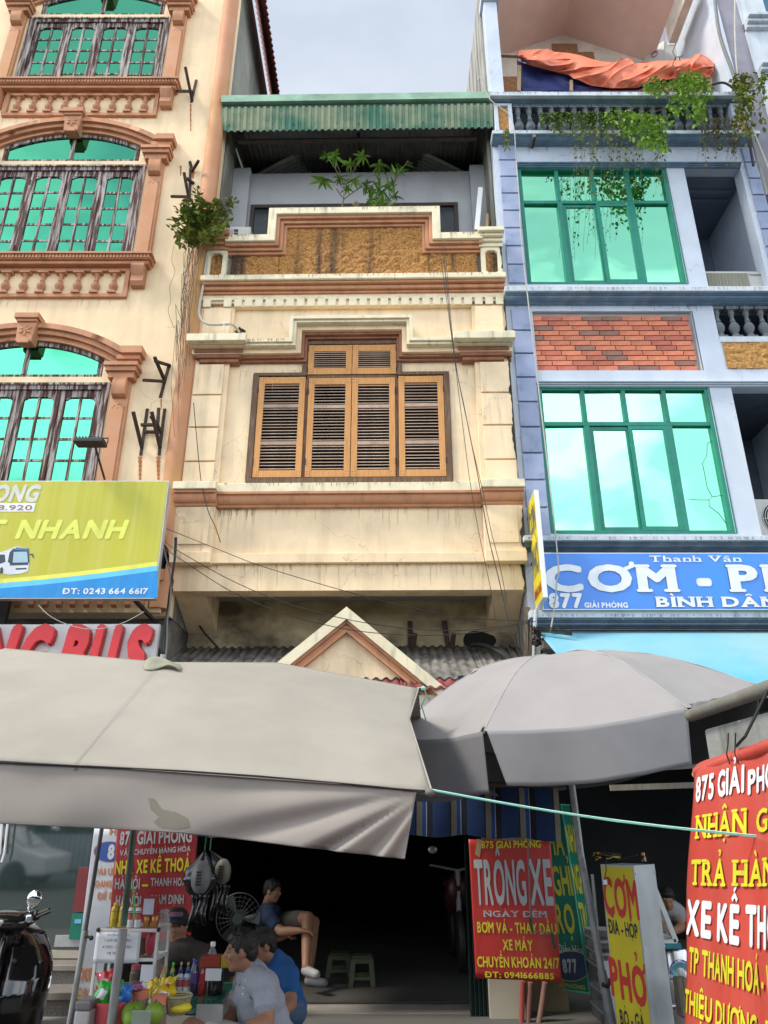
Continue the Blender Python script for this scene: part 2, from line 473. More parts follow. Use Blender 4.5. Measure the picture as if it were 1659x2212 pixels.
_h = glyph('H', 0); CAPH = max(v[1] for v in _h[0])
SER = {'M': ((0, .12), (1, .12), (0, .88), (1, .88)), 'P': ((0, .16), (1, .12)), 'N': ((0, .12), (1, .10), (1, .88)), 'H': ((0, .14), (0, .86), (1, .14), (1, .86)),
       'T': ((0, .5),), 'B': ((0, .12), (1, .12)), 'D': ((0, .12), (1, .12)), 'I': ((0, .5), (1, .5)), 'Ì': ((0, .5), (1, .5)), 'Đ': ((0, .2), (1, .2)),
       'A': ((0, .06), (0, .94)), 'Â': ((0, .06), (0, .94)), 'À': ((0, .06), (0, .94)), 'Ả': ((0, .06), (0, .94)), 'Ậ': ((0, .06), (0, .94)), 'R': ((0, .14), (1, .12), (0, .9)), 'Y': ((0, .5), (1, .06), (1, .94)), 'Ê': ((0, .12), (1, .12)),
       'V': ((1, .06), (1, .94)), 'h': ((0, .14), (0, .86)), 'n': ((0, .14), (0, .86)), 'a': (), 'â': (), 'C': (), 'Ơ': (), 'G': (), 'K': ((0, .14), (1, .14), (0, .88), (1, .88)), 'O': ()}
def txt(body, m, parent, x0, x1, z0, z1, place, bold=.02, shear=0.0, serif=False, name='lettering', ext=.0, gap=.09, grow=0.0):
    """lettering whose baseline is z0, capital height z1-z0, fitted between x0 and x1; place(a, b) -> local point"""
    vs = []; fs = []
    if serif:
        cx = 0.0
        for ch in body:
            if ch == ' ': cx += .3; continue
            V, F = glyph(ch, bold)
            B0 = glyph(unicodedata.normalize('NFD', ch)[0].replace('Đ', 'D'), bold)[0]
            lo = min(v[0] for v in B0); hi = max(v[0] for v in B0); n = len(vs)
            vs += [(v[0]-lo+cx, v[1], v[2]) for v in V]; fs += [tuple(i+n for i in f) for f in F]
            w = hi-lo
            for q, (top, fx) in enumerate(SER.get(ch, ())):
                sw = .15 if w > .35 else .12; sh = .085
                c = cx + min(max(fx*w, sw*.75), w-sw*.75) if w > .3 else cx+w/2
                b0 = 0-bold if not top else CAPH-sh+bold
                if ch in 'hn' : b0 = 0-bold
                n = len(vs); r = .03
                poly = [(c-sw, b0+r), (c-sw+r, b0), (c+sw-r, b0), (c+sw, b0+r), (c+sw, b0+sh-r), (c+sw-r, b0+sh), (c-sw+r, b0+sh), (c-sw, b0+sh-r)]
                vs += [(a, b, 10+q*.5) for a, b in poly]; fs.append(tuple(range(n, n+8)))
            cx += w+gap
    else:
        V, F = tmesh(body, bold, shear); vs = list(V); fs = list(F)
    lo = min(v[0] for v in vs); hi = max(v[0] for v in vs)
    sx = (x1-x0)/(hi-lo); sz = (z1-z0)/CAPH
    mb = MB()
    out = []
    for v in vs:
        p = Vector(place(x0+(v[0]-lo)*sx, z0+v[1]*sz))
        out.append(p)
    if out:
        # serif pieces sit a hair in front so that no two faces share a plane
        nrm = (Vector(place((x0+x1)/2+.01, z0))-Vector(place((x0+x1)/2, z0))).cross(Vector(place((x0+x1)/2, z0+.01))-Vector(place((x0+x1)/2, z0)))
        nrm.normalize()
        out = [p+nrm*(.00022*v[2]) for p, v in zip(out, vs)]
        if grow: out = [p+nrm*grow for p in out]
    mb.v = [tuple(p) for p in out]; mb.f = fs
    o = mb.build(name, m, parent)
    if ext:
        md = o.modifiers.new('t', 'SOLIDIFY'); md.thickness = ext; md.offset = 1
    return o
# ------------------------------------------------------------------ ground
ground_m = mat('worn_concrete_ground', (.12, .115, .105), .9, .2, 1.5, dirt=(.05, .05, .045), dirtf=.5, streak=(1.5, 1.5, 1.5), bump=.3, bscale=30)
asphalt_m = mat('road_asphalt', (.05, .05, .05), .9, .2, 8, bump=.4, bscale=90)
MB().box(-60, 60, -70, 60, -.05, 0).build('ground', asphalt_m, kind='structure')
MB().box(-12, 12, 3.2, 30, 0.004, .12).build('pavement', ground_m, kind='structure')

# a row of trees on the far side of the street, behind the photographer (it shows only in low reflections)
leafdark = mat('far_foliage', (.04, .075, .025), .8, .4, 3)
mb = MB()
rr = random.Random(3)
for i in range(9000):
    x = rr.uniform(-30, 30); h = 4.2 + 1.4*noise.noise(Vector((x*.25, 0, 0))); z = h*sqrt(rr.random()); y = -16+rr.uniform(-2.2, 2.2)
    q = Vector((x, y, z)); s = rr.uniform(.3, .6)
    a = Vector((rr.uniform(-1, 1), rr.uniform(-1, 1), rr.uniform(-1, 1))).normalized(); b = a.orthogonal().normalized(); 
    mb.face([q-a*s-b*s*.6, q+a*s-b*s*.6, q+a*s+b*s*.6, q-a*s+b*s*.6])
mb.build('tree_row', leafdark, kind='stuff', label='row of dense roadside trees across the street behind the photographer', cat='trees')

# ================================================================== LEFT HOUSE
L = Frame(-4.57, 8)
LH = thing('town_house', 'tall cream and salmon town house at the left with arched green-glass windows', 'house', (-4.57, 8, 0))
fl = [(3.20, 11.95), (0.0, 8.61), (-3.68, 4.93)]        # (shift of the arch group, sill top)
holes = []
for dz, sz in fl:
    holes.append((-1.09, 1.09, sz, 10.32+dz))
    holes.append((-1.0, 1.0, 10.45+dz, 11.05+dz))
mb = MB().wall(-2.2, 1.95, 3.7, 16.2, 0, .22, holes)
for dz, sz in fl:                                            # spandrels that round the heads of the fanlights
    for s in (-1, 1):
        arc = []
        for i in range(9):
            a = (29.3*i/8) * pi/180
            arc.append((s*2.04*sin(a), 8.93+dz+2.04*cos(a)))
        poly = [(0, 11.05+dz)] + arc + [(s*1.0, arc[-1][1]), (s*1.0, 11.05+dz)]
        mb.pxz(poly, 0, .22)
mb.box(1.97, 2.17, .1, .22, 3.7, 16.2)
mb.build('wall', cream_l, LH)
MB().box(2.05, 2.169, .2, 9, 3.7, 15.35).build('side_wall', greywall, LH)
MB().box(-2.2, 2.17, .2, 9, 15.36, 15.4).build('roof_slab', greywall, LH)
# stained lower flank and soffit under the first floor
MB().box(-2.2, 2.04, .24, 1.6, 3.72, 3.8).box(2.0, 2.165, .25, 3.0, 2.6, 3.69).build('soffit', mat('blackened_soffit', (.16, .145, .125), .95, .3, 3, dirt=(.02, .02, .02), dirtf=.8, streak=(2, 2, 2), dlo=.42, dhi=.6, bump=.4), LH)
MB().lathe([(.125, 3.75), (.12, 9), (.115, 16.1)], (2.06, .02, 0), 20).build('corner_column', salmon_l, LH, smooth=50)

# red corrugated side awning above the neighbour's roof
mb = MB()
nw = 46
for i in range(nw*4):
    a0, a1 = i/(nw*4), (i+1)/(nw*4)
    y0, y1 = 8.2+a0*5.2, 8.2+a1*5.2
    w0, w1 = .022*sin(2*pi*i/4), .022*sin(2*pi*(i+1)/4)
    mb.face([(-2.36+w0, y0, 15.5), (-2.36+w1, y1, 15.5), (-2.02+w1, y1, 14.5), (-2.02+w0, y0, 14.5)])
mb.xf(Matrix.Translation((4.57, -8, 0)))
mb.build('side_awning', corr_red, LH, solid=.004, smooth=60)

def arc_band(mb, r0, r1, y0, y1, zc, a0, a1, n=24):
    for i in range(n):
        p = a0+(a1-a0)*i/n; q = a0+(a1-a0)*(i+1)/n
        f = lambda r, t: (r*sin(t), zc+r*cos(t))
        A, B_, Cc, D = f(r0, p), f(r1, p), f(r1, q), f(r0, q)
        mb.hexa([(A[0], y0, A[1]), (B_[0], y0, B_[1]), (Cc[0], y0, Cc[1]), (D[0], y0, D[1])],
                [(A[0], y1, A[1]), (B_[0], y1, B_[1]), (Cc[0], y1, Cc[1]), (D[0], y1, D[1])])
    return mb

BAL = [(.062, 0), (.062, .035), (.045, .04), (.04, .06), (.075, .11), (.085, .16), (.06, .215), (.032, .245), (.045, .255), (.045, .27), (.03, .285),
       (.034, .36), (.05, .375), (.05, .39), (.034, .4), (.06, .435), (.062, .44)]
BAL = [(r, z/.44) for r, z in BAL]
me_bal = MB().lathe([(r*.85, z) for r, z in BAL], n=10)
def baluster_mesh(h, w, half=False, m=None, blocks=.09):
    b = MB().lathe([(r*w/.075, .06*h+z*h*.86) for r, z in BAL], n=12)
    b.box(-blocks*.8, blocks*.8, -blocks*.7, blocks*.7, 0, .07*h).box(-blocks, blocks, -blocks*.7, blocks*.7, .9*h, h)
    return b.mesh('baluster', m, 40)
me_balL = baluster_mesh(.36, .052, m=salmon, blocks=.07)

for fi, (dz, sz) in enumerate(fl):
    # arch moulding, keystone, pilasters
    am = MB(); ae = radians(34.2)
    for r0, r1, d in ((2.185, 2.26, .13), (2.12, 2.185, .085), (2.07, 2.12, .035), (2.045, 2.07, .05)):
        arc_band(am, r0, r1, -d, .01, 8.93+dz, -ae, ae, 28)
    for s in (-1, 1):
        for z0, z1, d in ((10.70, 10.80, .175), (10.64, 10.70, .125), (10.58, 10.64, .085)):
            x0, x1 = sorted((s*(1.12+(z1-10.58)*.62), s*(1.40+d*.7)))
            am.box(x0, x1, -d, .012, z0+dz, z1+dz)
    am.build('arch_moulding', salmon, LH, smooth=30)
    k = MB().pxz([(-.10, 10.87+dz), (.10, 10.87+dz), (.125, 11.20+dz), (-.125, 11.20+dz)], -.17, -.02)
    k.box(-.155, .155, -.22, -.02, 11.20+dz, 11.28+dz).box(-.13, .13, -.195, -.02, 11.16+dz, 11.20+dz).box(-.075, .075, -.185, -.16, 10.84+dz, 10.90+dz)
    ko = k.build('keystone', salmon, LH, bevel=.008)
    f = MB()
    for q in range(6):
        a = q*pi/3
        f.ball((0, 0, 0), (.018, .014, .045), 6, 4); 
        n0 = len(f.v)-5*6
        for t in range(n0, len(f.v)):
            x, y, z = f.v[t]; z += .045
            f.v[t] = (x*cos(a)-z*sin(a), -.174+y, 11.04+dz+x*sin(a)+z*cos(a))
    f.ball((0, -.175, 11.04+dz), .018, 6, 4)
    f.build('keystone_flower', salmon, ko, smooth=50)
    for s in (-1, 1):
        p = MB()
        cx = s*1.29
        p.box(cx-.105, cx+.105, -.055, .01, sz+.0, 10.36+dz)
        p.box(cx-.075, cx+.075, -.075, -.05, sz+.05, 10.0+dz)
        po = p.build('pilaster', salmon_l, LH, bevel=.006)
        c = MB().bands(cx-.16, cx+.16, [(10.36+dz, 10.44+dz, .13)]).bands(cx-.19, cx+.19, [(10.44+dz, 10.50+dz, .17)]).bands(cx-.21, cx+.21, [(10.50+dz, 10.55+dz, .2)])
        c.pyz([(-.05, 10.36+dz), (-.13, 10.36+dz), (-.15, 10.3+dz), (-.15, 10.2+dz), (-.125, 10.13+dz), (-.08, 10.10+dz), (-.05, 10.10+dz)], cx-.085, cx+.085)
        c.build('capital', salmon, po, smooth=35)
        o_ = MB()
        for (ox, oz, r) in ((-.06, 0, .018), (.06, 0, .018), (0, .05, .026), (-.045, .03, .02), (.045, .03, .02), (0, -.0, .02)):
            o_.ball((cx+ox, -.062, 9.96+dz+oz), (r, .02, r), 8, 5)
        o_.build('carved_ornament', salmon, po, smooth=60)
        cb = MB().pyz([(0, sz-.12), (-.14, sz-.12), (-.17, sz-.2), (-.15, sz-.27), (-.11, sz-.33), (-.12, sz-.42), (-.08, sz-.47), (0, sz-.47)], cx-.085+s*0.0, cx+.085)
        cb.build('corbel', salmon, LH, smooth=35)
    # sill with its bead row
    b = MB().bands(-1.47, 1.47, [(sz-.035, sz, .2)]).bands(-1.45, 1.45, [(sz-.10, sz-.035, .165)]).bands(-1.42, 1.42, [(sz-.15, sz-.10, .13)])
    so = b.build('window_sill', salmon, LH, bevel=.006)
    d = MB()
    for i in range(64):
        x = -1.42+i*2.84/63
        d.box(x-.013, x+.013, -.185, -.16, sz-.09, sz-.045)
    d.build('bead_row', salmon, so)
    # blind balustrade
    z0, z1 = sz-.63, sz-.15
    fr = MB()
    fr.box(-1.16, 1.16, -.05, .01, z1-.055, z1).box(-1.16, 1.16, -.05, .01, z0, z0+.055).box(-1.16, -1.10, -.05, .01, z0+.055, z1-.055).box(1.10, 1.16, -.05, .01, z0+.055, z1-.055)
    fro = fr.build('balustrade_panel', salmon, LH, bevel=.005)
    for i in range(9):
        link_mesh('baluster', me_balL, fro, loc=(-.96+i*.24, -.03, z0+.057))
    # fanlight
    fw = MB()
    zc = 8.93+dz
    arc_band(fw, 1.985, 2.04, -.012, .10, zc, -radians(29.2), radians(29.2), 24)
    fw.box(-.985, .985, 0.01, .09, 10.452+dz, 10.492+dz).box(-.03, .03, .0, .085, 10.492+dz, 10.91+dz).box(-.985, -.925, 0.005, .095, 10.492+dz, 10.68+dz).box(.925, .985, 0.005, .095, 10.492+dz, 10.68+dz)
    fo = fw.build('fanlight_frame', oldwood, LH)
    for s in (-1, 1):
        poly = [(s*.031, 10.494+dz), (s*.031, zc+1.983)]
        for i in range(1, 11):
            a = radians(27.8)*i/10
            poly.append((s*1.983*sin(a), zc+1.983*cos(a)))
        poly.append((s*.924, 10.494+dz))
        MB().pxz(poly, .012, .018).build('pane', mirror_l, fo)
    # casement window of four weathered sashes
    zt, zb = 10.32+dz, sz-.02
    wf = MB().box(-1.09, 1.09, -.012, .10, zt-.06, zt).box(-1.09, -1.03, -.012, .10, zb, zt-.06).box(1.03, 1.09, -.012, .10, zb, zt-.06)
    wf.box(-1.13, 1.13, -.03, -.001, zt, zt+.03).box(-1.13, -1.09, -.03, -.001, zb, zt).box(1.09, 1.13, -.03, -.001, zb, zt)
    wf.build('window_frame', oldwood, LH)
    MB().box(-1.1, 1.1, .16, .2, zb, zt).build('window_backing', darkin, LH)
    for k4 in range(4):
        xa = -1.025+k4*.5135; xb = xa+.508
        yo = .02 if k4 in (0, 3) else .012
        s_ = MB()
        st = .066
        za = zb+.02; zz = zt-.065
        s_.box(xa, xa+st, yo, yo+.045, za, zz).box(xb-st, xb, yo, yo+.045, za, zz)
        s_.box(xa+st, xb-st, yo, yo+.045, zz-.09, zz).box(xa+st, xb-st, yo, yo+.045, za, za+.09)
        gx0, gx1, gz0, gz1 = xa+st, xb-st, za+.09, zz-.09
        for s2, gx in ((1, gx0), (-1, gx1)):                     # scalloped top corners
            s_.pxz([(gx, gz1+.001), (gx+s2*.09, gz1+.001), (gx+s2*.075, gz1-.012), (gx+s2*.04, gz1-.016), (gx+s2*.028, gz1-.034), (gx, gz1-.04)], yo+.005, yo+.04)
        s_.box(xb-.012, xb+.012, yo-.012, yo, za, zz) if k4 == 1 else None
        sash = s_.build('window_sash', oldwood, LH)
        mu = MB()
        mid = (gx0+gx1)/2
        mu.box(mid-.016, mid+.016, yo+.008, yo+.036, gz0, gz1)
        for r in range(1, 5):
            z = gz0+(gz1-gz0)*r/5
            mu.box(gx0, gx1, yo+.012, yo+.032, z-.016, z+.016)
        mu.build('glazing_bars', oldwood, sash)
        for r in range(5):
            for c in (0, 1):
                x0 = gx0+.001 if c == 0 else mid+.017
                x1 = mid-.017 if c == 0 else gx1-.001
                z0_ = gz0+(gz1-gz0)*r/5+.017; z1_ = gz0+(gz1-gz0)*(r+1)/5-.017
                t = random.uniform(-.0016, .0016); t2 = random.uniform(-.0016, .0016)
                p = MB().face([(x0, yo+.02+t, z0_), (x1, yo+.02-t, z0_), (x1, yo+.02-t+t2, z1_), (x0, yo+.02+t+t2, z1_)])
                p.build('pane', mirror_l, sash)
        for hz in (za+.2, zz-.25): MB().tube([(xa if k4 < 2 else xb, yo-.006, hz), (xa if k4 < 2 else xb, yo-.006, hz+.09)], .009, 6).build('hinge', rust, sash)

# lower band: stacked mouldings and the ribbed strip under the bus sign
MB().bands(1.45, 2.12, [(4.34, 4.44, .10), (4.22, 4.33, .07), (4.05, 4.21, .12), (3.98, 4.04, .09)]).build('string_course', salmon, LH, bevel=.006)
rb = MB().box(-2.2, 2.1, -.06, .0, 3.70, 3.97)
ro = rb.build('ribbed_band', cream_l, LH)
mb = MB()
me_rib = MB().pyz([(-.062, 3.75), (-.10, 3.78), (-.10, 3.92), (-.062, 3.95)], -.03, .03).mesh('rib', salmon)
for i in range(27):
    link_mesh('rib', me_rib, ro, loc=(-2.05+i*.152, 0, 0))

# ================================================================== CENTRE HOUSE
C = Frame(-.4, 8, radians(.9))
CH = thing('town_house', 'narrow cream town house in the middle with honey-coloured louvred shutters', 'house', (-.4, 8, 0), -radians(.9))
cz = lambda py, d=0, px=830: C.z(py, d, px)
cxx = lambda px, py, d=0: C.x(px, py, d)
XL, XR = -2.0, 1.985
zb_beam0, zb_beam1 = cz(1275), cz(1203)
ztop = cz(600)
# window opening (T shaped) in front of a dark room
wx0, wx1 = cxx(556, 815), cxx(962, 815)
wzt = cz(812); wzb = cz(1036)
tx0, tx1 = cxx(663, 750), cxx(860, 750)
tzt = cz(745)
w = MB().wall(XL, XR, zb_beam0, ztop, 0, .24, [(wx0, wx1, wzb, wzt), (tx0, tx1, wzt-.001, tzt)])
w.build('front_wall', cream, CH)
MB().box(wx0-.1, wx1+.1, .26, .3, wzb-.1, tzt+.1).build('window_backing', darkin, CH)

def step_path(pts, t, y0, y1, mb, side=-1):
    """mitred band that follows an axis-aligned path in the facade plane"""
    n = len(pts)
    nrm = []
    for i in range(n-1):
        d = (Vector((pts[i+1][0]-pts[i][0], pts[i+1][1]-pts[i][1]))).normalized()
        nrm.append(Vector((-d.y, d.x))*side)
    off = []
    for i in range(n):
        if i == 0: q = nrm[0]*t
        elif i == n-1: q = nrm[-1]*t
        else:
            a, b = nrm[i-1], nrm[i]
            q = (a+b)*t if abs(a.dot(b)) < .5 else a*t
        off.append((pts[i][0]+q.x, pts[i][1]+q.y))
    for i in range(n-1):
        A, B_, Cc, D = pts[i], pts[i+1], off[i+1], off[i]
        mb.hexa([(p[0], y0, p[1]) for p in (A, B_, Cc, D)], [(p[0], y1, p[1]) for p in (A, B_, Cc, D)])
    return off

# stepped hood over the window
d = .26
hzl = cz(729, -d); hzt = cz(680, -d)
hx = [XL-.03, cxx(626, 700, -d), cxx(892, 700, -d), XR+.03]
path = [(hx[0], hzl), (hx[1], hzl), (hx[1], hzt), (hx[2], hzt), (hx[2], hzl), (hx[3], hzl)]
mb = MB()
p2 = step_path(path, .045, -d, .01, mb)
p3 = step_path(p2, .035, -d+.03, .011, mb)
mb.build('window_hood', cream_trim, CH, bevel=.004)
mb = MB()
mb.v.clear(); mb.f.clear(); mc = MB(); p4 = step_path(p3, .06, -.15, .012, mc); mc.build('hood_soffit_band', cream, CH, bevel=.004)
p5 = step_path(p4, .035, -.10, .013, mb)
p6 = step_path(p5, .03, -.055, .014, mb)
mb.build('hood_moulding', mat('deep_salmon_moulding', (.33, .14, .075), .8, .15, 4, dirt=(.09, .05, .035), dirtf=.6, streak=(8, 8, 1.5), bump=.3), CH, bevel=.006)
for s, x0, x1 in ((-1, XL-.06, cxx(530, 745, -.32)), (1, cxx(980, 735, -.32), XR+.05)):
    MB().box(x0, x1, -.335, -.262, hzl-.07, hzl+.035).box(x0+.02, x1-.02, -.26, .0, hzl-.06, hzl+.03).build('hood_end_block', cream_trim, CH, bevel=.006)
    z = hzl-.13
    MB().box(x0+.06, x1-.06, -.17, .0, z-.0, z+.06).box(x0+.09, x1-.09, -.14, 0, z-.06, z-.002).box(x0+.12, x1-.12, -.11, 0, z-.11, z-.062).build('hood_end_moulding', MATS['deep_salmon_moulding'], CH, bevel=.006)
# pilasters with inset blocks
for s in (-1, 1):
    xo = XL if s < 0 else XR
    xi = xo-s*.44
    a, b = min(xo, xi), max(xo, xi)
    pil = MB().box(a, b, -.06, .0, cz(1045), hzl-.16).build('pilaster', cream, CH, bevel=.006)
    zs = [cz(y, -.07) for y in (783, 851, 921, 995, 1040)]
    for i in range(4):
        MB().box(a+(.06 if s > 0 else .015), b-(.015 if s > 0 else .06), -.085, -.058, zs[i+1]+.012, zs[i]-.012).build('inset_block', cream, pil, bevel=.005)
    MB().box(a, b, -.05, .0, hzl+.04, cz(666)).box(a+.04, b-.04, -.075, -.05, hzl+.06, cz(666)-.03).build('attic_block', cream, CH, bevel=.005)
    MB().box(a-(.0 if s > 0 else .02), b+(.02 if s > 0 else 0), -.09, .0, cz(1191, -.1)+.002, cz(1089, -.1)).box(a+.05, b-.05, -.105, -.088, cz(1180), cz(1100)).build('pedestal_block', cream, CH, bevel=.006)
# frame around the attic recess and dentil course
fz = cz(668)
MB().box(XL+.44, XR-.44, -.07, .0, fz-.0, cz(658)).build('attic_ledge', cream, CH, bevel=.008)
MB().box(XL, XR, -.05, -.0, cz(658)+.002, cz(629)).build('frieze', cream, CH, bevel=.004)
dz0, dz1 = cz(660, -.07), cz(645, -.07)
dent = MB().box(-.05, .05, -.085, -.052, dz0, dz1).mesh('dentil', cream_trim)
nd = 29
for i in range(nd):
    if i == 1: continue
    link_mesh('dentil', dent, CH, loc=(XL+.07+i*(XR-XL-.14)/(nd-1), 0, 0))
MB().box(XL, XR, -.075, -.051, dz1+.002, dz1+.035).build('dentil_band', cream_trim, CH)
# main cornice
z0, z1 = cz(629, -.1), cz(594, -.16)
h = z1-z0
MB().box(XL-.02, XR+.02, -.20, .02, z1-h*.38, z1).build('cornice_ledge', cream_trim, CH, bevel=.01)
MB().bands(XL-.01, XR+.01, [(z1-h*.55, z1-h*.38-.002, .165), (z1-h*.82, z1-h*.55-.002, .12), (z0, z1-h*.82-.002, .08)]).build('cornice', salmon, CH, bevel=.012, seg=3)
# parapet
Y0 = -.02
pz0 = z1; pzl = cz(513, -.1); pzt = cz(457, -.1, 760)
px1, px2 = cxx(582, 480, -.1), cxx(950, 475, -.1)
MB().box(XL, XR, Y0, .14, pz0, pzl-.03).box(px1+.03, px2-.03, Y0, .14, pzl-.03, pzt-.03).build('parapet_wall', greywall, CH)
bx = MB()
def st(u, v):
    x = XL+.33+(XR-XL-.66)*u
    top = (pzt-.20) if px1+.16 < x < px2-.16 else pzl-.19
    zz = pz0+(top-pz0)*v
    q = Vector((x*9, zz*9, 3.0))
    b = abs(noise.noise(q))*.035+abs(noise.noise(q*2.7))*.022
    return (x, Y0-.012-b, zz)
bx.grid(st, 330, 66)
bx.build('roughcast_panel', stucco, CH, smooth=75)
cap = [(XL+.25, pzl), (px1, pzl), (px1, pzt), (px2, pzt), (px2, pzl), (XR-.25, pzl)]
mb = MB(); q1 = step_path(cap, .11, -.19, .20, mb); mb.build('parapet_coping', cream_trim, CH, bevel=.008)
mb = MB(); q2 = step_path(q1, .045, -.15, .0, mb); q3 = step_path(q2, .05, -.11, .0, mb); q4 = step_path(q3, .04, -.075, .0, mb)
mb.build('parapet_moulding', salmon, CH, bevel=.008, seg=3)
for s in (-1, 1):
    a, b = (XL-.02, XL+.30) if s < 0 else (XR-.30, XR+.02)
    ob = MB().wall(a+.02, b-.02, pz0, pzl-.19, -.10, Y0-.002, [(a+.08, b-.08, pz0+.07, pzl-.24)]).build('parapet_pier', cream_trim, CH, bevel=.005)
    z0p, z1p = pz0+.07, pzl-.24; cc = .035
    def ps(u, v, a=a+.08, b=b-.08, z0=z0p, z1=z1p):
        x = a+(b-a)*u; z = z0+(z1-z0)*v; q = Vector((x*9, z*9, 7))
        return (x, -.045-abs(noise.noise(q))*.03, z)
    MB().grid(ps, 14, 30).build('roughcast_inset', stucco, ob, smooth=75)
    fr = MB()
    for (ux, uz) in ((0, 0), (1, 0), (0, 1), (1, 1)):
        X = (a+.08) if ux == 0 else (b-.08); Z = z0p if uz == 0 else z1p
        sx = 1 if ux == 0 else -1; szz = 1 if uz == 0 else -1
        fr.pxz([(X, Z), (X+sx*cc, Z), (X, Z+szz*cc)], -.101, -.02)
    fr.build('chamfer', cream_trim, ob)
    MB().bands(a-.015, b+.015, [(pzl-.03, pzl+.035, .25)], .2).bands(a, b, [(pzl-.075, pzl-.032, .2), (pzl-.125, pzl-.077, .155), (pzl-.188, pzl-.127, .12)], .0).build('pier_cap', salmon if s < 0 else cream_trim, CH, bevel=.008)
# sill cornice under the window
za, zb_ = cz(1089, -.12), cz(1052, -.2)
MB().box(XL+.42, XR-.42, -.13, .0, zb_-.02, cz(1041, -.13)).build('sill_band', cream_trim, CH, bevel=.008)
def cyma(z0, z1, d0, d1, n=6):
    return [(-(d0+(d1-d0)*sin(i/n*pi/2)), z0+(z1-z0)*(1-cos(i/n*pi/2))) for i in range(n+1)]
hh = zb_-za
prof = lambda e: [(0, za)] + [(-.05-e, za), (-.06-e, za+hh*.15)] + cyma(za+hh*.15, za+hh*.7, .06+e, .12+e) + [(-.15-e, za+hh*.72), (-.15-e, zb_-.022), (0, zb_-.022)]
MB().pyz(prof(0), XL+.40, XR-.40).build('sill_cornice', salmon, CH, smooth=35)
for a, b in ((XL-.03, XL+.455), (XR-.455, XR+.03)):
    MB().pyz(prof(.06), a, b).build('sill_cornice_return', salmon, CH, smooth=35)
    MB().box(a-.01, b+.01, -.24, -.0, zb_-.02, zb_+.075).build('sill_block', cream_trim, CH, bevel=.008)
# apron, ledge, beam
lz0, lz1 = cz(1212, -.1), cz(1191, -.1)
MB().box(XL+.43, XR-.43, -.06, .0, lz0, lz1).build('apron_ledge', cream, CH, bevel=.006)
for a, b in ((XL-.02, XL+.45), (XR-.45, XR+.02)):
    MB().box(a, b, -.13, .0, lz0-.015, lz1).build('apron_ledge_block', cream, CH, bevel=.006)

# shutters
fr = MB()
def rect_frame(mb, x0, x1, z0, z1, t, y0, y1, sides='lrtb'):
    if 't' in sides: mb.box(x0, x1, y0, y1, z1-t, z1)
    if 'b' in sides: mb.box(x0, x1, y0, y1, z0, z0+t)
    a = z0+(t if 'b' in sides else 0); b = z1-(t if 't' in sides else 0)
    if 'l' in sides: mb.box(x0, x0+t, y0, y1, a, b)
    if 'r' in sides: mb.box(x1-t, x1, y0, y1, a, b)
o = .045
fr.box(wx0-o, wx1+o, -.03, .1, wzb-o, wzb+.02)
fr.box(wx0-o, wx0+.025, -.03, .1, wzb+.02, wzt).box(wx1-.025, wx1+o, -.03, .1, wzb+.02, wzt)
fr.box(wx0-o, tx0-o, -.03, .1, wzt, wzt+o).box(tx1+o, wx1+o, -.03, .1, wzt, wzt+o)
fr.box(tx0-o, tx0+.02, -.03, .1, wzt, tzt).box(tx1-.02, tx1+o, -.03, .1, wzt, tzt)
fr.box(tx0-o, tx1+o, -.03, .1, tzt, tzt+o)
fr.box(tx0+.02, tx1-.02, -.01, .1, wzt-.03, wzt+.012)
m1, m2 = cxx(659, 930), cxx(858, 930)
fr.box(m1-.018, m1+.018, -.005, .1, wzb+.02, wzt-.03).box(m2-.018, m2+.018, -.005, .1, wzb+.02, wzt-.03)
MB_frame = fr.build('window_frame', framewood, CH, bevel=.004)
mids = (m1+m2)/2
lower = [(wx0+.03, m1-.02), (m1+.022, mids-.004), (mids+.004, m2-.022), (m2+.02, wx1-.03)]
def shutter(x0, x1, z0, z1, groups, rails, tilt):
    st = .075; y0 = -.022
    s = MB().box(x0, x0+st, y0, y0+.035, z0, z1).box(x1-st, x1, y0, y0+.035, z0, z1)
    s.box(x0+st, x1-st, y0+.003, y0+.033, z0, z0+.095).box(x0+st, x1-st, y0+.003, y0+.033, z1-.095, z1)
    so = s.build('shutter', shutterwood, CH, bevel=.004)
    a, b = z0+.095, z1-.095
    H = b-a
    me = MB().hexa([(x0+st-.008, y0+.004, 0), (x1-st+.008, y0+.004, 0), (x1-st+.008, y0+.004, .009), (x0+st-.008, y0+.004, .009)],
                   [(x0+st-.008, y0+.034, .020), (x1-st+.008, y0+.034, .020), (x1-st+.008, y0+.034, .029), (x0+st-.008, y0+.034, .029)]).mesh('slat', slatwood)
    rl = .045
    tot = sum(groups); pitch = (H-rails*rl)/tot
    z = a
    for gi, n in enumerate(groups):
        for k in range(n):
            j = random.uniform(-.002, .002)
            link_mesh('slat', me, so, loc=(0, 0, z+pitch*(k+.3)+j), rot=(0, random.uniform(-.003, .003), 0))
        z += pitch*n
        if gi < len(groups)-1:
            MB().box(x0+st, x1-st, y0+.004, y0+.03, z, z+rl).build('mid_rail', slatwood, so); z += rl
    pg = MB()
    for px_ in (x0+.02, x1-.02, x0+.055, x1-.055):
        for pz_ in (z0+.03, z0+.07, z1-.03, z1-.07): pg.box(px_-.004, px_+.004, y0-.002, y0+.001, pz_-.004, pz_+.004)
    pg.build('peg', framewood, so)
    hx_ = x0-.004 if tilt else x1+.004
    for hz_ in (z0+(z1-z0)*.15, z0+(z1-z0)*.86): MB().tube([(hx_, y0-.004, hz_-.04), (hx_, y0-.004, hz_+.04)], .009, 6).build('hinge', rust, so)
for i, (a, b) in enumerate(lower):
    shutter(a, b, wzb+.03, wzt-.035-(.0 if i in (1, 2) else -.02), [8, 11, 7], 2, i in (0, 1))
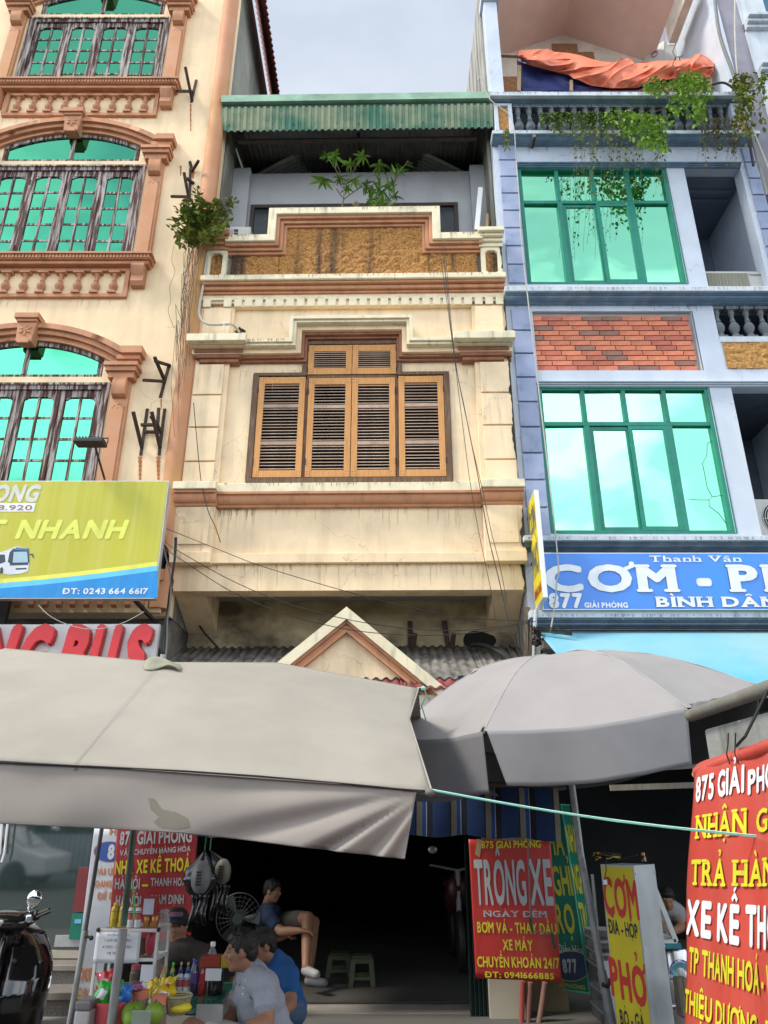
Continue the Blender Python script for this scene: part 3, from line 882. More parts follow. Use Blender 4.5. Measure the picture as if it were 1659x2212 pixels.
tm = (tx0+tx1)/2
shutter(tx0+.025, tm-.003, wzt+.02, tzt-.008, [8], 0, True)
shutter(tm+.003, tx1-.025, wzt+.02, tzt-.008, [8], 0, False)

# overhang: soffit, brackets, set-back ground floor wall
OV = .86
dirtywall = mat('sooty_ochre_wall', (.46, .37, .22), .95, .25, 1.5, dirt=(.05, .045, .035), dirtf=.85, streak=(1.2, 1.2, 1.6), dlo=.42, dhi=.62, bump=.4, bscale=25)
MB().box(XL, XR, .24, OV+.2, zb_beam0+.12, zb_beam0+.2).build('soffit', mat('dim_soffit', (.32, .31, .30), .9, .1, 2), CH)
for s in (-1, 1):
    a, b = (XL, XL+.35) if s < 0 else (XR-.35, XR)
    MB().hexa([(a, .2, zb_beam0+.003), (b, .2, zb_beam0+.003), (b, .2, zb_beam0+.3), (a, .2, zb_beam0+.3)],
              [(a, OV, zb_beam0-.28), (b, OV, zb_beam0-.28), (b, OV, zb_beam0+.3), (a, OV, zb_beam0+.3)]).build('overhang_bracket', cream, CH)
MB().box(XL, XR, OV, OV+.2, 2.95, zb_beam0+.3).build('set_back_wall', dirtywall, CH)
MB().lathe([(.12, 0), (.13, -.02), (.12, -.045), (.07, -.055), (.05, -.09), (.012, -.1)], (cxx(747, 1290, .4), .42, zb_beam0+.12), 20).build('ceiling_lamp', mat('dusty_plastic', (.3, .29, .27), .6), CH, smooth=40)
# dark ground floor room
mb = MB()
GX0, GX1 = XL+.02, cxx(1030, 1900, .4)
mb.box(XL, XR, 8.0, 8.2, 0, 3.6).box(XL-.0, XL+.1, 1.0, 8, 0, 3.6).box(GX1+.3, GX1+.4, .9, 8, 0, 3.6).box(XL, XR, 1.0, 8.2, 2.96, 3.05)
mb.build('garage_shell', mat('dark_room_wall', (.05, .05, .045), .9, .2, 1.5, bump=.2), CH)  # walls near black: the garage's darkness is put into their colour
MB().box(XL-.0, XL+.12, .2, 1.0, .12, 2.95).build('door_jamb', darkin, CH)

# corrugated fibre-cement canopy in separate sheets, its red front edge, and the gable
zk = P(830, 1398, 8+OV).z; zf = P(830, 1467, 7.55).z; zff = P(830, 1490, 7.42).z
def corr_sheet(x0, x1, y0, z0, y1, z1, m, wave=.098, amp=.015, name='roof_sheet', ov=0, par=CH):
    n = max(2, int(round((x1-x0)/wave)))
    mb = MB()
    steps = n*6
    mb.grid(lambda u, v: (x0+(x1-x0)*u, y0+(y1-y0)*v, z0+(z1-z0)*v+amp*cos(2*pi*n*u)+ov), steps, 1)
    return mb.build(name, m, par, smooth=60, solid=.006)
xs = [XL+.02, XL+.9, XL+1.75, XL+2.6, XR-.55, XR-.03]
for i in range(5):
    if i == 4 or True:
        corr_sheet(xs[i]-.03, xs[i+1]+.03, OV, zk, -.45, zf, fibro, ov=.006*(i % 2))
        corr_sheet(xs[i]-.03, xs[i+1]+.03, -.42, zf-.008+.012, -.58, zff, fibro_red, ov=.006*(i % 2), name='roof_edge_sheet')
yg = -.5
gx = cxx(748, 1380, yg); gz1 = C.at(748, 1313, yg)[1]; gz0 = C.at(748, 1466, yg)[1]; ghw = C.at(935, 1466, yg)[0]-gx
sl = (gz1-gz0)/ghw
def tri(t): return [(gx-ghw+t*1.25/1, gz0-.12), (gx, gz1-t*1.18), (gx+ghw-t*1.25, gz0-.12)]
MB().pxz([(gx-ghw-.1, gz0-.1), (gx, gz1), (gx+ghw+.1, gz0-.1)], yg+.07, yg+.3).build('gable_core', cream, CH)
def chev(t0, t1, y0, y1, m, name):
    mb = MB()
    k = sqrt(1+sl*sl)
    a0, a1 = t0*k, t1*k                      # vertical drop for a perpendicular thickness
    ex = .12
    for s in (-1, 1):
        mb.pxz([(gx, gz1-a0), (gx, gz1-a1), (gx+s*(ghw+ex), gz1-a1-sl*(ghw+ex)), (gx+s*(ghw+ex), gz1-a0-sl*(ghw+ex))], y0, y1)
    mb.build(name, m, CH)
chev(0, .10, yg-.05, yg+.3, cream_trim, 'gable_coping')
chev(.10, .125, yg-.01, yg+.069, salmon, 'gable_moulding')
chev(.125, .17, yg+.02, yg+.068, salmon, 'gable_moulding')
chev(.17, .195, yg-.0, yg+.067, salmon, 'gable_moulding')
chev(.195, .28, yg+.068, yg+.0695, cream, 'gable_moulding')
# fascia board, red strip, blue sign strip just below the canopy
zq = zff-.03
MB().box(XL+.05, XR-.1, -.50, -.42, zq-.11, zq-.01).box(XL+.05, XR-.1, -.52, -.5, zq-.14, zq-.11).build('fascia_board', mat('rust_spotted_fascia', (.5, .46, .36), .8, .1, 8, dirt=(.05, .03, .02), dirtf=.9, streak=(10, 10, 6), dlo=.56, dhi=.66), CH)
SB = thing('shop_sign', 'blue shop sign with red frame glimpsed between the two grey parasols', 'sign', C.w(.1, -.5, zq-.7), -radians(.9))
MB().box(-2.0, 1.6, -.05, 0, .42, .53).box(-2.0, 1.6, -.05, 0, -.0, .04).build('sign_frame', mat('sign_red', (.55, .05, .03), .5), SB)
MB().box(-2.0, 1.6, -.035, 0, .04, .42).build('sign_face', mat('sign_blue_pale', (.12, .2, .42), .4), SB)

# terrace behind the parapet: white back wall, doors, side piers, attic darkness
TD = .75
bw0 = C.z(372, TD)
MB().wall(XL, XR, pz0-.4, bw0, TD, TD+.1, [(cxx(540, 470, TD), cxx(990, 470, TD), pz0-.3, C.z(440, TD))]).build('terrace_back_wall', whitew, CH)
xd0, xd1 = cxx(540, 470, TD), cxx(990, 470, TD); zd = C.z(440, TD)
dk = mat('dark_brown_door', (.035, .022, .016), .5, .3, 6, wood=True)
mb = MB(); rect_frame(mb, xd0, xd1, pz0-.3, zd, .06, TD-.0-.015, TD+.06, 'lrt')
for i in range(1, 6): 
    x = xd0+(xd1-xd0)*i/6; mb.box(x-.03, x+.03, TD, TD+.05, pz0-.3, zd-.06)
do = mb.build('terrace_door_frame', dk, CH)
for i in range(6):
    a = xd0+(xd1-xd0)*i/6+.03+(.03 if i == 0 else 0); b = xd0+(xd1-xd0)*(i+1)/6-.03-(.03 if i == 5 else 0)
    MB().box(a, b, TD+.02, TD+.03, pz0-.3, zd-.06).build('pane', mat('dusty_dark_glass', (.03, .035, .04), .15, .2, 6), do)
for a, b in ((XL+.0, XL+.30), (XR-.26, XR)):
    MB().box(a, b, TD-.12, TD-.001, pz0-.4, bw0+.0).build('terrace_pier', whitew, CH)
for s, x in ((-1, XL), (1, XR)):
    MB().box(min(x, x-s*.04), max(x, x-s*.04), .2, TD-.125, pz0-.3, 11.9).build('terrace_side_wall', greywall, CH)
MB().box(XL, XR, .2, TD, pz0-.45, pz0-.4).build('terrace_floor', greywall, CH)
# tin roof: gutter strip, hanging corrugated valance, rafters and dark underside
rz0, rz1 = C.z(279, -.05), C.z(228, -.12)
mbv = MB()
nwv = 42
mbv.grid(lambda u, v: (XL-.02+(XR-XL+.06)*u, -.05-.07*v+.013*(1 if (u*nwv) % 1 < .45 else -1), rz0+(rz1-rz0)*v), nwv*6, 3)
RF = mbv.build('roof_valance', corr_green, CH, solid=.003)
sc = MB()
for i in range(13):
    x = XL+.1+i*.32
    sc.ball((x, -.075, rz0+.1), .011, 6, 4)
sc.build('roof_screw', rust, RF)
zg0, zg1 = C.z(216, -.14), C.z(204, -.14)
MB().box(XL-.02, XR+.02, -.10, -.06, rz1-.03, zg0-.022).build('roof_flashing', mat('dark_green_flashing', (.03, .09, .06), .5, .2, 4), CH)
MB().box(XL-.03, XR+.03, -.16, -.06, zg0-.02, zg0+.03).box(XL-.03, XR+.03, -.165, -.16, zg0-.02, zg1).box(XL-.03, XR+.03, -.16, .1, zg1-.02, zg1).build('roof_gutter', corr_gutter, CH, bevel=.006)
roofdark = mat('dark_roof_underside', (.20, .215, .23), .7, .2, 3)
mb = MB().grid(lambda u, v: (XL+(XR-XL)*u, -.05+4.2*v, rz1-.05+1.2*v+.012*(1 if (u*50) % 1 < .45 else -1)), 200, 1)
mb.build('roof_sheet', roofdark, CH)
MB().box(XL, XR, 4.0, 4.1, bw0-1, rz1+1.4).box(XL, XR, TD+.11, 4.1, bw0-.12, bw0-.06).build('attic_wall', roofdark, CH)
for s in (-1, 1):
    x0 = XL+.05 if s < 0 else XR-.05
    MB().grid(lambda u, v: (x0-s*(1.35*u), TD+.2+1.9*v, bw0+.02+.95*u*(1-.0*v)+.02*(1 if (v*22) % 1 < .5 else -1)), 1, 88).build('hip_sheet', mat('grey_hip_sheet', (.45, .46, .46), .6), CH)
rf = MB()
rf.bar((XL+.2, .2, rz1-.12), (XL+.2, 4, rz1+.9), .06, .1).bar((XR-.2, .2, rz1-.12), (XR-.2, 4, rz1+.9), .06, .1).bar((0, .3, rz1-.1), (0, 4, rz1+.95), .05, .08)
rf.bar((XL+.3, 1.2, bw0+.75), (XR-.3, 1.2, bw0+.75), .05, .06).bar((XL+.2, .15, rz0+.02), (XR-.2, .15, rz0+.02), .05, .05)
rf.build('rafter', mat('purlin_steel', (.06, .045, .04), .7, .3, 8), CH)

mould = mat('black_mould', (.035, .032, .025), .95, .4, 12)
def mould_strip(x0, zlo, zhi, w, y, seed, par=CH, sgn=-1):
    n = 46; mb = MB(); pts = []
    for i in range(n+1):
        z = zlo+(zhi-zlo)*i/n
        ww = w*max(.05, .5+1.1*noise.noise(Vector((seed, z*2.3, 0)))+.7*noise.noise(Vector((seed, z*9, 3))))
        pts.append((z, ww))
    for i in range(n):
        (za_, wa), (zb2_, wb) = pts[i], pts[i+1]
        mb.face([(x0, y, za_), (x0+sgn*wa, y, za_), (x0+sgn*wb, y, zb2_), (x0, y, zb2_)])
    mb.build('mould_streak', mould, par)
mould_strip(XR-.002, cz(1040), cz(660), .05, -.088, 1.0)
mould_strip(XR+.018, cz(1190), cz(1092), .05, -.107, 4.0)
mould_strip(XR-.001, zb_beam0, zb_beam1, .06, -.003, 7.0)
mould_strip(XR+.002, cz(594), cz(513), .05, -.103, 9.0)
mould_strip(XL+.002, zb_beam0, zb_beam1, .04, -.003, 12.0, sgn=1)

def drips(par, m, x0, x1, ztop, y, n, lmax, seed, wmax=.010):
    r_ = random.Random(seed); mb = MB()
    for i in range(n):
        x = r_.uniform(x0, x1); w = r_.uniform(.2, 1)**2*wmax+.0015; L_ = lmax*r_.random()**1.8+.02; yy = y-.0004*(i % 5)
        k = 5; pts = [(x+r_.uniform(-1, 1)*w*.4, w*(1-(j/k)**1.5)+.0006, ztop-L_*j/k) for j in range(k+1)]
        for j in range(k):
            (a, wa, za_), (b, wb, zb2) = pts[j], pts[j+1]
            mb.face([(b-wb, yy, zb2), (b+wb, yy, zb2), (a+wa, yy, za_), (a-wa, yy, za_)])
    mb.build('drip_stain', m, par, kind='stuff')
ds = mat('drip_brown', (.65, .51, .32), .9, .15, 9); ds4 = mat('drip_pale', (.66, .51, .32), .9, .1, 9); ds2 = mat('drip_dark', (.38, .31, .21), .9, .3, 9); ds3 = mat('drip_slate', (.27, .32, .37), .9, .2, 9)
drips(CH, ds, XL+.45, XR-.45, za-.001, -.0015, 60, .30, 1); drips(CH, ds2, XL+.45, XL+.9, za-.001, -.004, 26, .16, 2)
drips(CH, ds, XL+.05, XR-.05, lz0-.001, -.0015, 80, .35, 3); drips(CH, ds2, XL+.05, XR-.05, lz0-.001, -.004, 30, .07, 4)
drips(CH, ds, XL+.5, XR-.5, hzl-.30, -.0015, 40, .3, 5); drips(CH, ds2, XL+.1, XR-.1, z1-.001 if False else pz0-.005, -.2015, 70, .05, 6, .008)
drips(CH, ds2, px1+.02, px2-.02, pzt-.001, -.1915, 60, .06, 7, .008); drips(CH, ds2, XL+.3, px1-.1, pzl-.001, -.1915, 24, .06, 8, .008); drips(CH, ds2, px2+.1, XR-.3, pzl-.001, -.1915, 24, .06, 9, .008)
drips(CH, ds2, hx[0], hx[1]-.05, hzl-.001, -d-.0015, 60, .04, 10, .007)
drips(CH, ds2, XL+.45, XR-.45, cz(1041, -.13)-.001, -.1315, 50, .04, 11, .008)
for dz, sz in fl:
    drips(LH, mat('drip_salmon', (.33, .15, .08), .9), -1.4, 1.4, sz-.036, -.2015 if False else -.1665, 60, .05, 13, .008)
    drips(LH, ds4, -1.2, 1.3, sz-.64, -.0015, 30, .3, 14)
# ================================================================== BLUE HOUSE
B = Frame(1.6, 8, 0)
BH = thing('town_house', 'pale blue town house at the right with large green mirrored windows and brick tile panel', 'house', (1.6, 8, 0))
bz = lambda py, d=0: B.z(py, d)
bx_ = lambda px, py, d=0: B.x(px, py, d)
BW = 3.82
w1x0, w1x1 = bx_(1118, 360), bx_(1436, 365)
w1z0, w1z1 = bz(614), bz(360)
w2x0, w2x1 = bx_(1163, 836), bx_(1529, 836)
w2z0, w2z1 = bz(1153), bz(834)
w2x0 = w1x0 = (w1x0+w2x0)/2; w2x1 = w1x1 = (w1x1+w2x1)/2
lx0, lx1 = bx_(1476, 358), bx_(1599, 362)
z_led1 = bz(615, -.05)
l1 = (lx0, lx1, z_led1, bz(358))
mbx0 = bx_(1545, 690); mz0, mz1 = bz(728), bz(660)
l2 = (mbx0, BW-.27, mz0, mz1)
l3x = bx_(1578, 832)
l3 = (l3x, BW-.27, w2z0-.02, bz(832))
zt_w = bz(285)
MB().wall(0, BW, bz(1366), zt_w, 0, .2, [(w1x0, w1x1, w1z0, w1z1), (w2x0, w2x1, w2z0, w2z1), l1, l2, l3,
     (bx_(1150, 675), bx_(1494, 675), bz(800), bz(672))]).build('front_wall', bluew, BH)
MB().box(0, .12, .2, 8, 3.0, 14.6).build('side_wall', sidewall, BH)
MB().box(0.002, .12, .0, .2, 2.2, bz(1366)).box(.0, .10, .2, 1.5, 0, 3.0).build('corner_pier', sidewall, BH)
MB().box(BW-.1, BW, .2, 8, 3.0, 14.6).build('party_wall', bluew, BH)
# brick tile panel
BP = MB().box(bx_(1150, 675)-.001, bx_(1494, 675)+.001, .05, .12, bz(800)-.001, bz(672)+.001).build('brick_panel', mat('grey_mortar', (.34, .30, .28), .9, .1, 10), BH)
bmats = []
for nm, c in (('orange_brick', (.62, .205, .11)), ('red_brick', (.47, .14, .085)), ('burnt_brick', (.26, .14, .10))):
    bmats.append(mat(nm, c, .75, .2, 9, speck=((.62, .42, .34), 90, .64), bump=.3, bscale=60, rnd=.12))
X0, X1, Z0, Z1 = bx_(1156, 740), bx_(1492, 700), bz(799)+.005, bz(680)
rows = 11; rh = (Z1-Z0)/rows; bl = .262
rb_ = random.Random(5)
bme = {}
for r in range(rows):
    xs0 = X0-((r*3) % 4)*bl*.25-(.12 if r % 2 else 0)
    x = xs0
    while x < X1:
        a, b = max(x, X0), min(x+bl-.012, X1)
        if b-a > .03:
            q = rb_.random(); m = bmats[0] if q < .62 else (bmats[1] if q < .84 else bmats[2])
            key = (round(b-a, 3), m.name)
            if key not in bme: bme[key] = MB().box(-(b-a)/2, (b-a)/2, -.022, .0, -rh/2+.006, rh/2-.006).mesh('brick', m)
            link_mesh('brick', bme[key], BP, loc=((a+b)/2, .05-rb_.uniform(0, .004), Z0+rh*(r+.5)))
        x += bl
# quoins
for (yt, yb, x0, x1, n) in ((315, 615, .07, .335, 8), (668, 1160, .07, .335, 9)):
    zt, zb = bz(yt), bz(yb)
    for i in range(n):
        a = zb+(zt-zb)*i/n; b = zb+(zt-zb)*(i+1)/n
        MB().box(x0, w1x0-.02 if False else x1-.02, -.035, .0, a+.012, b-.012).build('quoin_block', quoin, BH, bevel=.005)
for (yt, yb, n) in ((320, 615, 8),):
    zt, zb = bz(yt), bz(yb)
    for i in range(n):
        a = zb+(zt-zb)*i/n; b = zb+(zt-zb)*(i+1)/n
        MB().box(lx1+.07, BW-.02, -.035, .0, a+.012, b-.012).build('quoin_block', quoin, BH, bevel=.005)

def blue_cornice(y_led0, y_led1, y_bot, x0=-.03, x1=BW+.03, dp=.22, name='cornice'):
    zl1 = bz(y_led0, -dp); zl0 = bz(y_led1, -dp)
    MB().box(x0, x1, -dp, .02, zl0, zl1).build('ledge', ledge, BH, bevel=.006)
    zbt = bz(y_bot, -.05); h = zl0-.004-zbt
    pr = [(0, zbt), (-.06, zbt), (-.06, zbt+h*.13), (-.015, zbt+h*.13), (-.015, zbt+h*.20), (-.085, zbt+h*.20), (-.085, zbt+h*.27)] + cyma(zbt+h*.27, zbt+h*.64, .085, .15, 6) + [(-.09, zbt+h*.64), (-.09, zbt+h*.71), (-.175, zbt+h*.71), (-.175, zbt+h*.79), (-.11, zbt+h*.79), (-.11, zbt+h*.87), (-.195, zbt+h*.87), (-.195, zbt+h), (0, zbt+h)]
    MB().pyz(pr, x0+.015, x1-.015).build(name, bluetrim, BH, smooth=30)
    return zl1
zc1 = blue_cornice(198, 206, 231, dp=.25)
zc2 = blue_cornice(281, 288, 311, dp=.20)
zc3 = blue_cornice(618, 628, 655)
zc4 = blue_cornice(1156, 1167, 1189)
zc5 = blue_cornice(1318, 1334, 1361)
for (ya, yb) in ((349, 357), (821, 832)):
    z0, z1 = bz(yb, -.05), bz(ya, -.07)
    x1 = lx1 if ya < 400 else BW
    MB().bands(.38-.06, x1, [(z1-(z1-z0)*.4, z1, .075), (z0+(z1-z0)*.3, z1-(z1-z0)*.4-.003, .05), (z0, z0+(z1-z0)*.3-.003, .03)]).build('string_moulding', bluetrim if ya < 400 else bluew, BH, bevel=.008)
# green mirrored windows
def mwindow(x0, x1, z0, z1, ztr):
    fr = MB(); t = .045
    rect_frame(fr, x0, x1, z0, z1, t, -.0+.012, .10)
    rect_frame(fr, x0-.012, x1+.012, z0-.0, z1+.012, .012, -.006, .012)
    iw = (x1-x0-2*t)/4
    xs = [x0+t+iw*i for i in range(5)]
    fr.box(x0+t, x1-t, .022, .09, ztr-.028, ztr+.028)
    for i in (1, 2, 3): fr.box(xs[i]-.027, xs[i]+.027, .02, .092, ztr+.028, z1-t)
    for i in (1, 3): fr.box(xs[i]-.035, xs[i]+.035, .018, .094, z0+t, ztr-.028)
    fo = fr.build('window_frame', greenframe, BH, bevel=.004)
    MB().box(x0, x1, .15, .19, z0, z1).build('window_backing', darkin, BH)
    def pane(a, b, c, d, y, par):
        t1, t2 = random.uniform(-.003, .003), random.uniform(-.003, .003)
        MB().face([(a, y-t1, c), (b, y+t1, c), (b, y+t1+t2, d), (a, y-t1+t2, d)]).build('pane', mirror, par)
    for i in range(4):
        pane(xs[i]+.027*(i > 0), xs[i+1]-.027*(i < 3), ztr+.028, z1-t, .06, fo)
    pane(xs[0], xs[1]-.035, z0+t, ztr-.028, .06, fo)
    pane(xs[3]+.035, xs[4], z0+t, ztr-.028, .06, fo)
    for k, (a, b) in enumerate(((xs[1]+.036, xs[2]+.02), (xs[2]+.0, xs[3]-.036))):
        y = .055 if k == 0 else .03
        s = MB(); tt = .05
        rect_frame(s, a, b, z0+t+.004, ztr-.032, tt, y-.012, y+.012)
        so = s.build('sliding_sash', greenframe, BH, bevel=.003)
        pane(a+tt, b-tt, z0+t+tt, ztr-.032-tt, y, so)
mwindow(w1x0, w1x1, w1z0, w1z1, bz(436, .02))
mwindow(w2x0, w2x1, w2z0, w2z1, bz(915, .02))
# crack in the glass of the lower right pane
ck = MB()
def ckp(pts):
    ck.tube([(bx_(a, b, .058), .058, bz(b, .058)) for a, b in pts], .0028, 4)
D8 = lambda x, y: (1950/1.8517+x*1122/1659/1.8517, 1000/1.8517+y*1122/1659/1.8517)
ckp([D8(*p) for p in ((1360, 1110), (1300, 1145), (1298, 1215), (1272, 1260), (1290, 1350), (1300, 1405), (1330, 1460), (1310, 1478), (1312, 1515), (1370, 1560), (1415, 1622))])
ckp([D8(*p) for p in ((1180, 1472), (1250, 1478), (1310, 1478))]); ckp([D8(*p) for p in ((1330, 1460), (1370, 1453), (1408, 1453))])
ck.build('glass_crack', mat('crack_dark', (.02, .06, .05), .6), BH)
# loggias
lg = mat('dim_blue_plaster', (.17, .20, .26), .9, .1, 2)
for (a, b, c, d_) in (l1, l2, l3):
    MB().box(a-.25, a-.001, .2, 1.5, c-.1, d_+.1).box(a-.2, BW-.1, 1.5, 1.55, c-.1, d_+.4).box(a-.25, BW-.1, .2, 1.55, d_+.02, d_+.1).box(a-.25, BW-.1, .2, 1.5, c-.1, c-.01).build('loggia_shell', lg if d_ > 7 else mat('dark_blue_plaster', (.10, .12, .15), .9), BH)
MB().box(lx0, lx0+.9, .45, .5, l1[3]-.03, l1[3]+.015).box(lx0, lx0+.9, .62, .66, l1[3]-.03, l1[3]+.015).build('ceiling_moulding', lg, BH)
# balustrades
balm = mat('dark_grey_baluster', (.075, .095, .11), .75, .3, 8, dirt=(.32, .36, .38), dirtf=.6, streak=(9, 9, 9), dlo=.45, dhi=.65)
balm2 = mat('grey_baluster', (.16, .18, .19), .75, .2, 8, dirt=(.05, .05, .05), dirtf=.6, streak=(9, 9, 5))
hb = bz(233, -.04)-zc2
mbl = baluster_mesh(hb, .066, m=balm, blocks=.08)
xb0, xb1 = bx_(1104, 250), bx_(1566, 250)
nb = 19
for i in range(nb):
    link_mesh('baluster', mbl, BH, loc=(xb0+.09+i*(xb1-xb0-.18)/(nb-1), -.05, zc2))
mbl = baluster_mesh(mz1-mz0+.0, .062, m=balm2, blocks=.085)
for i in range(6):
    link_mesh('baluster', mbl, BH, loc=(mbx0+.06+i*.195, .06, mz0))
MB().box(mbx0, BW-.27, -.02, .14, mz0-.09, mz0-.002).build('balcony_ledge', ledge, BH, bevel=.005)
stu2 = mat('bright_ochre_stucco', (.60, .34, .11), .9, .3, 30, col2=(.40, .19, .05), bump=1.0, bscale=30, bdist=.03)
def sgrid(x0, x1, z0, z1, y, name, m):
    nx = int((x1-x0)/.012); nz = int((z1-z0)/.012)
    def f(u, v):
        x = x0+(x1-x0)*u; z = z0+(z1-z0)*v; q = Vector((x*9, z*9, 2))
        return (x, y-abs(noise.noise(q))*.03-abs(noise.noise(q*2.7))*.02, z)
    MB().grid(f, max(nx, 4), max(nz, 4)).build(name, m, BH, smooth=75)
sgrid(mbx0+.02, BW-.27, bz(797), mz0-.095, -.005, 'roughcast_panel', stu2)
for (a, b) in ((.03, .30), (BW-.27, BW-.02)):
    zt, zb = bz(233, -.06), zc2
    MB().wall(a, b, zb, zt, -.14, .05, [(a+.06, b-.06, zb+.05, zt-.05)]).build('balcony_pier', bluew, BH, bevel=.005)
    sgrid(a+.06, b-.06, zb+.05, zt-.05, -.09, 'roughcast_inset', stu2)
# upper terrace
T = 1.5
zt0 = zc1
MB().box(.012, BW-.012, -.05, T+.1, bz(233, -.06)+.002, zt0-.10).build('terrace_beam', bluew, BH)
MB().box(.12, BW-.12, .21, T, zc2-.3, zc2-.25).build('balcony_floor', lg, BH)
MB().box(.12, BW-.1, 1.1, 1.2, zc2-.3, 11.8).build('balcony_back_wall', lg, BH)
ceilm = mat('pinkish_ceiling', (.78, .58, .50), .9, .05, 3)
yb_ = T
apx, apz = B.at(1214, 74, yb_)
zl_ = B.at(1075, 139, yb_)[1]
xl_ = .12; xr_ = BW-.45
zr_ = apz-(apz-zl_)*(xr_-apx)/(apx-xl_)
MB().pxz([(.1, zt0-.2), (BW, zt0-.2), (BW, zr_), (xr_, zr_), (apx, apz), (xl_, zl_), (.1, zl_)], T, T+.1).build('terrace_back_wall', mat('cream_terrace_wall', (.66, .60, .50), .9), BH)
MB().hexa([(xl_, -.05, zl_), (apx, -.05, apz), (apx, T, apz), (xl_, T, zl_)], [(xl_, -.05, zl_+.08), (apx, -.05, apz+.08), (apx, T, apz+.08), (xl_, T, zl_+.08)]).hexa(
    [(apx, -.05, apz), (xr_, -.05, zr_), (xr_, T, zr_), (apx, T, apz)], [(apx, -.05, apz+.08), (xr_, -.05, zr_+.08), (xr_, T, zr_+.08), (apx, T, apz+.08)]).build('terrace_ceiling', ceilm, BH)
MB().box(xr_+.0, xr_+.14, -.05, .80, zr_-.45, zr_-.001).build('ceiling_beam', mat('cream_terrace_wall', (.6, .55, .45)), BH)
MB().box(.02, .23, -.04, .16, zt0+.002, 13.9).box(-.02, .28, -.09, .2, 13.9, 14.05).build('terrace_post', bluew, BH, bevel=.006)
MB().box(BW-.12, BW-.001, -.04, T, zt0+.002, 14.6).build('terrace_side_wall', bluew, BH)
# stepped roughcast ornament on the terrace back wall
st_ = MB()
for (xa, xb, za_, zb2) in ((1192-30, 1192+58, 112, 94), (1205, 1282, 128, 112)):
    pass
p = lambda px, py: B.at(px, py, T-.03)
a = p(1192, 94); b = p(1249, 112); c = p(1285, 130)
st_.box(a[0], b[0], T-.03, T-.001, p(1200, 150)[1], a[1]).box(b[0], c[0], T-.03, T-.001, p(1200, 150)[1], b[1])
st_.box(p(1075, 165)[0], p(1116, 150)[0], T-.03, T-.001, zt0, p(1100, 165)[1])
st_.build('stepped_ornament', mat('dull_ochre_stucco', (.30, .15, .07), .9, .3, 24), BH)
# drain spout and parapet details
MB().tube([(bx_(1148, 318), 0.05, bz(318)), (bx_(1148, 318), -.22, bz(318)-.02)], .028, 10).build('drain_spout', greycable, BH, smooth=60)
MB().box(bx_(1494, 675)+.001, bx_(1494, 675)+.012, .0, .05, bz(800), bz(672)).build('panel_reveal', bluetrim, BH)

# ================================================================== house at the far right edge
R = Frame(5.42, 8, 0)
RH = thing('town_house', 'pale stained house cut off by the upper right edge of the picture', 'house', (5.42, 8, 0))
mauve = mat('mauve_grey_stained_wall', (.26, .25, .29), .9, .2, 1.5, dirt=(.08, .08, .09), dirtf=.6, streak=(2, 2, .5), dlo=.45, dhi=.65)
MB().box(.01, .33, -.02, 4, 3.0, 16.5).build('side_wall', mauve, RH)
pw = mat('weathered_white_wall', (.55, .60, .64), .85, .1, 2, dirt=(.25, .27, .28), dirtf=.5, streak=(4, 4, .4))
MB().wall(.33, 2.6, 3.0, 16.5, -.05, .2, [(.75, 2.0, 13.5, 15.5), (.75, 2.0, 9.7, 11.6)]).build('front_wall', pw, RH)
for zz in (13.3, 9.5, 12.2):
    MB().bands(.33, 2.7, [(zz, zz+.06, .24), (zz-.06, zz-.002, .18), (zz-.12, zz-.062, .12)], .0).build('cornice', ledge, RH, bevel=.006)
for (a, b) in ((13.5, 15.5), (9.7, 11.6)):
    MB().box(.75, 2.0, .02, .06, a, b).build('window_pane', glassmat('blue_mirror_glass', (.12, .3, .4)), RH)

for i, (y_, d_) in enumerate(((205.5, .25), (287.5, .20), (627.5, .22), (1166.5, .22), (1333.5, .22))):
    drips(BH, ds3, .0, BW, bz(y_-7, -d_)-.001, -d_-.0015, 90, .05, 30+i, .009)
drips(BH, ds3, .4, lx0, bz(312), -.0015, 50, .22, 40); drips(BH, ds3, .05, BW-.3, bz(657), -.0015, 70, .10, 41)
# ================================================================== flat prints and signs
class Plane3:
    """a plane given by an origin and two directions; s along U, t along V (metres)"""
    def __init__(s, O, U, V):
        s.O = Vector(O); s.U = Vector(U).normalized(); V = Vector(V); s.V = V.normalized()
        s.N = s.V.cross(s.U).normalized()
    def at(s, px, py):
        r = ray(px, py); c = Vector((0, 0, CAMZ))
        t = (s.O-c).dot(s.N)/r.dot(s.N)
        w = c+r*t-s.O
        g = s.U.dot(s.V)
        a, b = w.dot(s.U), w.dot(s.V)
        return ((a-g*b)/(1-g*g), (b-g*a)/(1-g*g))
    def pt(s, a, b, e=0.0): return s.O+s.U*a+s.V*b+s.N*e
def printed(pl, body, m, parent, x0, y0, x1, y1, e=.003, bold=.02, shear=0, serif=False, flip=-1, wave=None, name='lettering', rowslope=None, yb=None, **k):
    """lettering between measured picture points: (x0,y0) top left, (x1,y1) bottom right of the capitals"""
    loc = parent.location
    a0, b0 = pl.at(x0, y0); a1, b1 = pl.at(x1, y1)
    if rowslope is None:
        c0 = pl.at(x0, yb if yb else y1); base0 = c0[1]; base1 = b1
        top0 = b0; 
    else:
        base0 = pl.at(x0, y1-(x1-x0)*rowslope)[1]; base1 = b1; top0 = b0
    a00 = pl.at(x0, (y0+y1)/2)[0]; a11 = pl.at(x1, (y0+y1)/2)[0]
    H = abs(base0-top0)
    def place(a, b):
        f = (a-a00)/(a11-a00)
        base = base0+(base1-base0)*f
        ee = e+(wave(a, base) if wave else 0)
        q = pl.pt(a, base-b, ee)
        return tuple(parent.matrix_world.inverted() @ q) if False else tuple(q-loc)
    return txt(body, m, parent, a00, a11, 0, H, place, bold, shear, serif, name, **k)
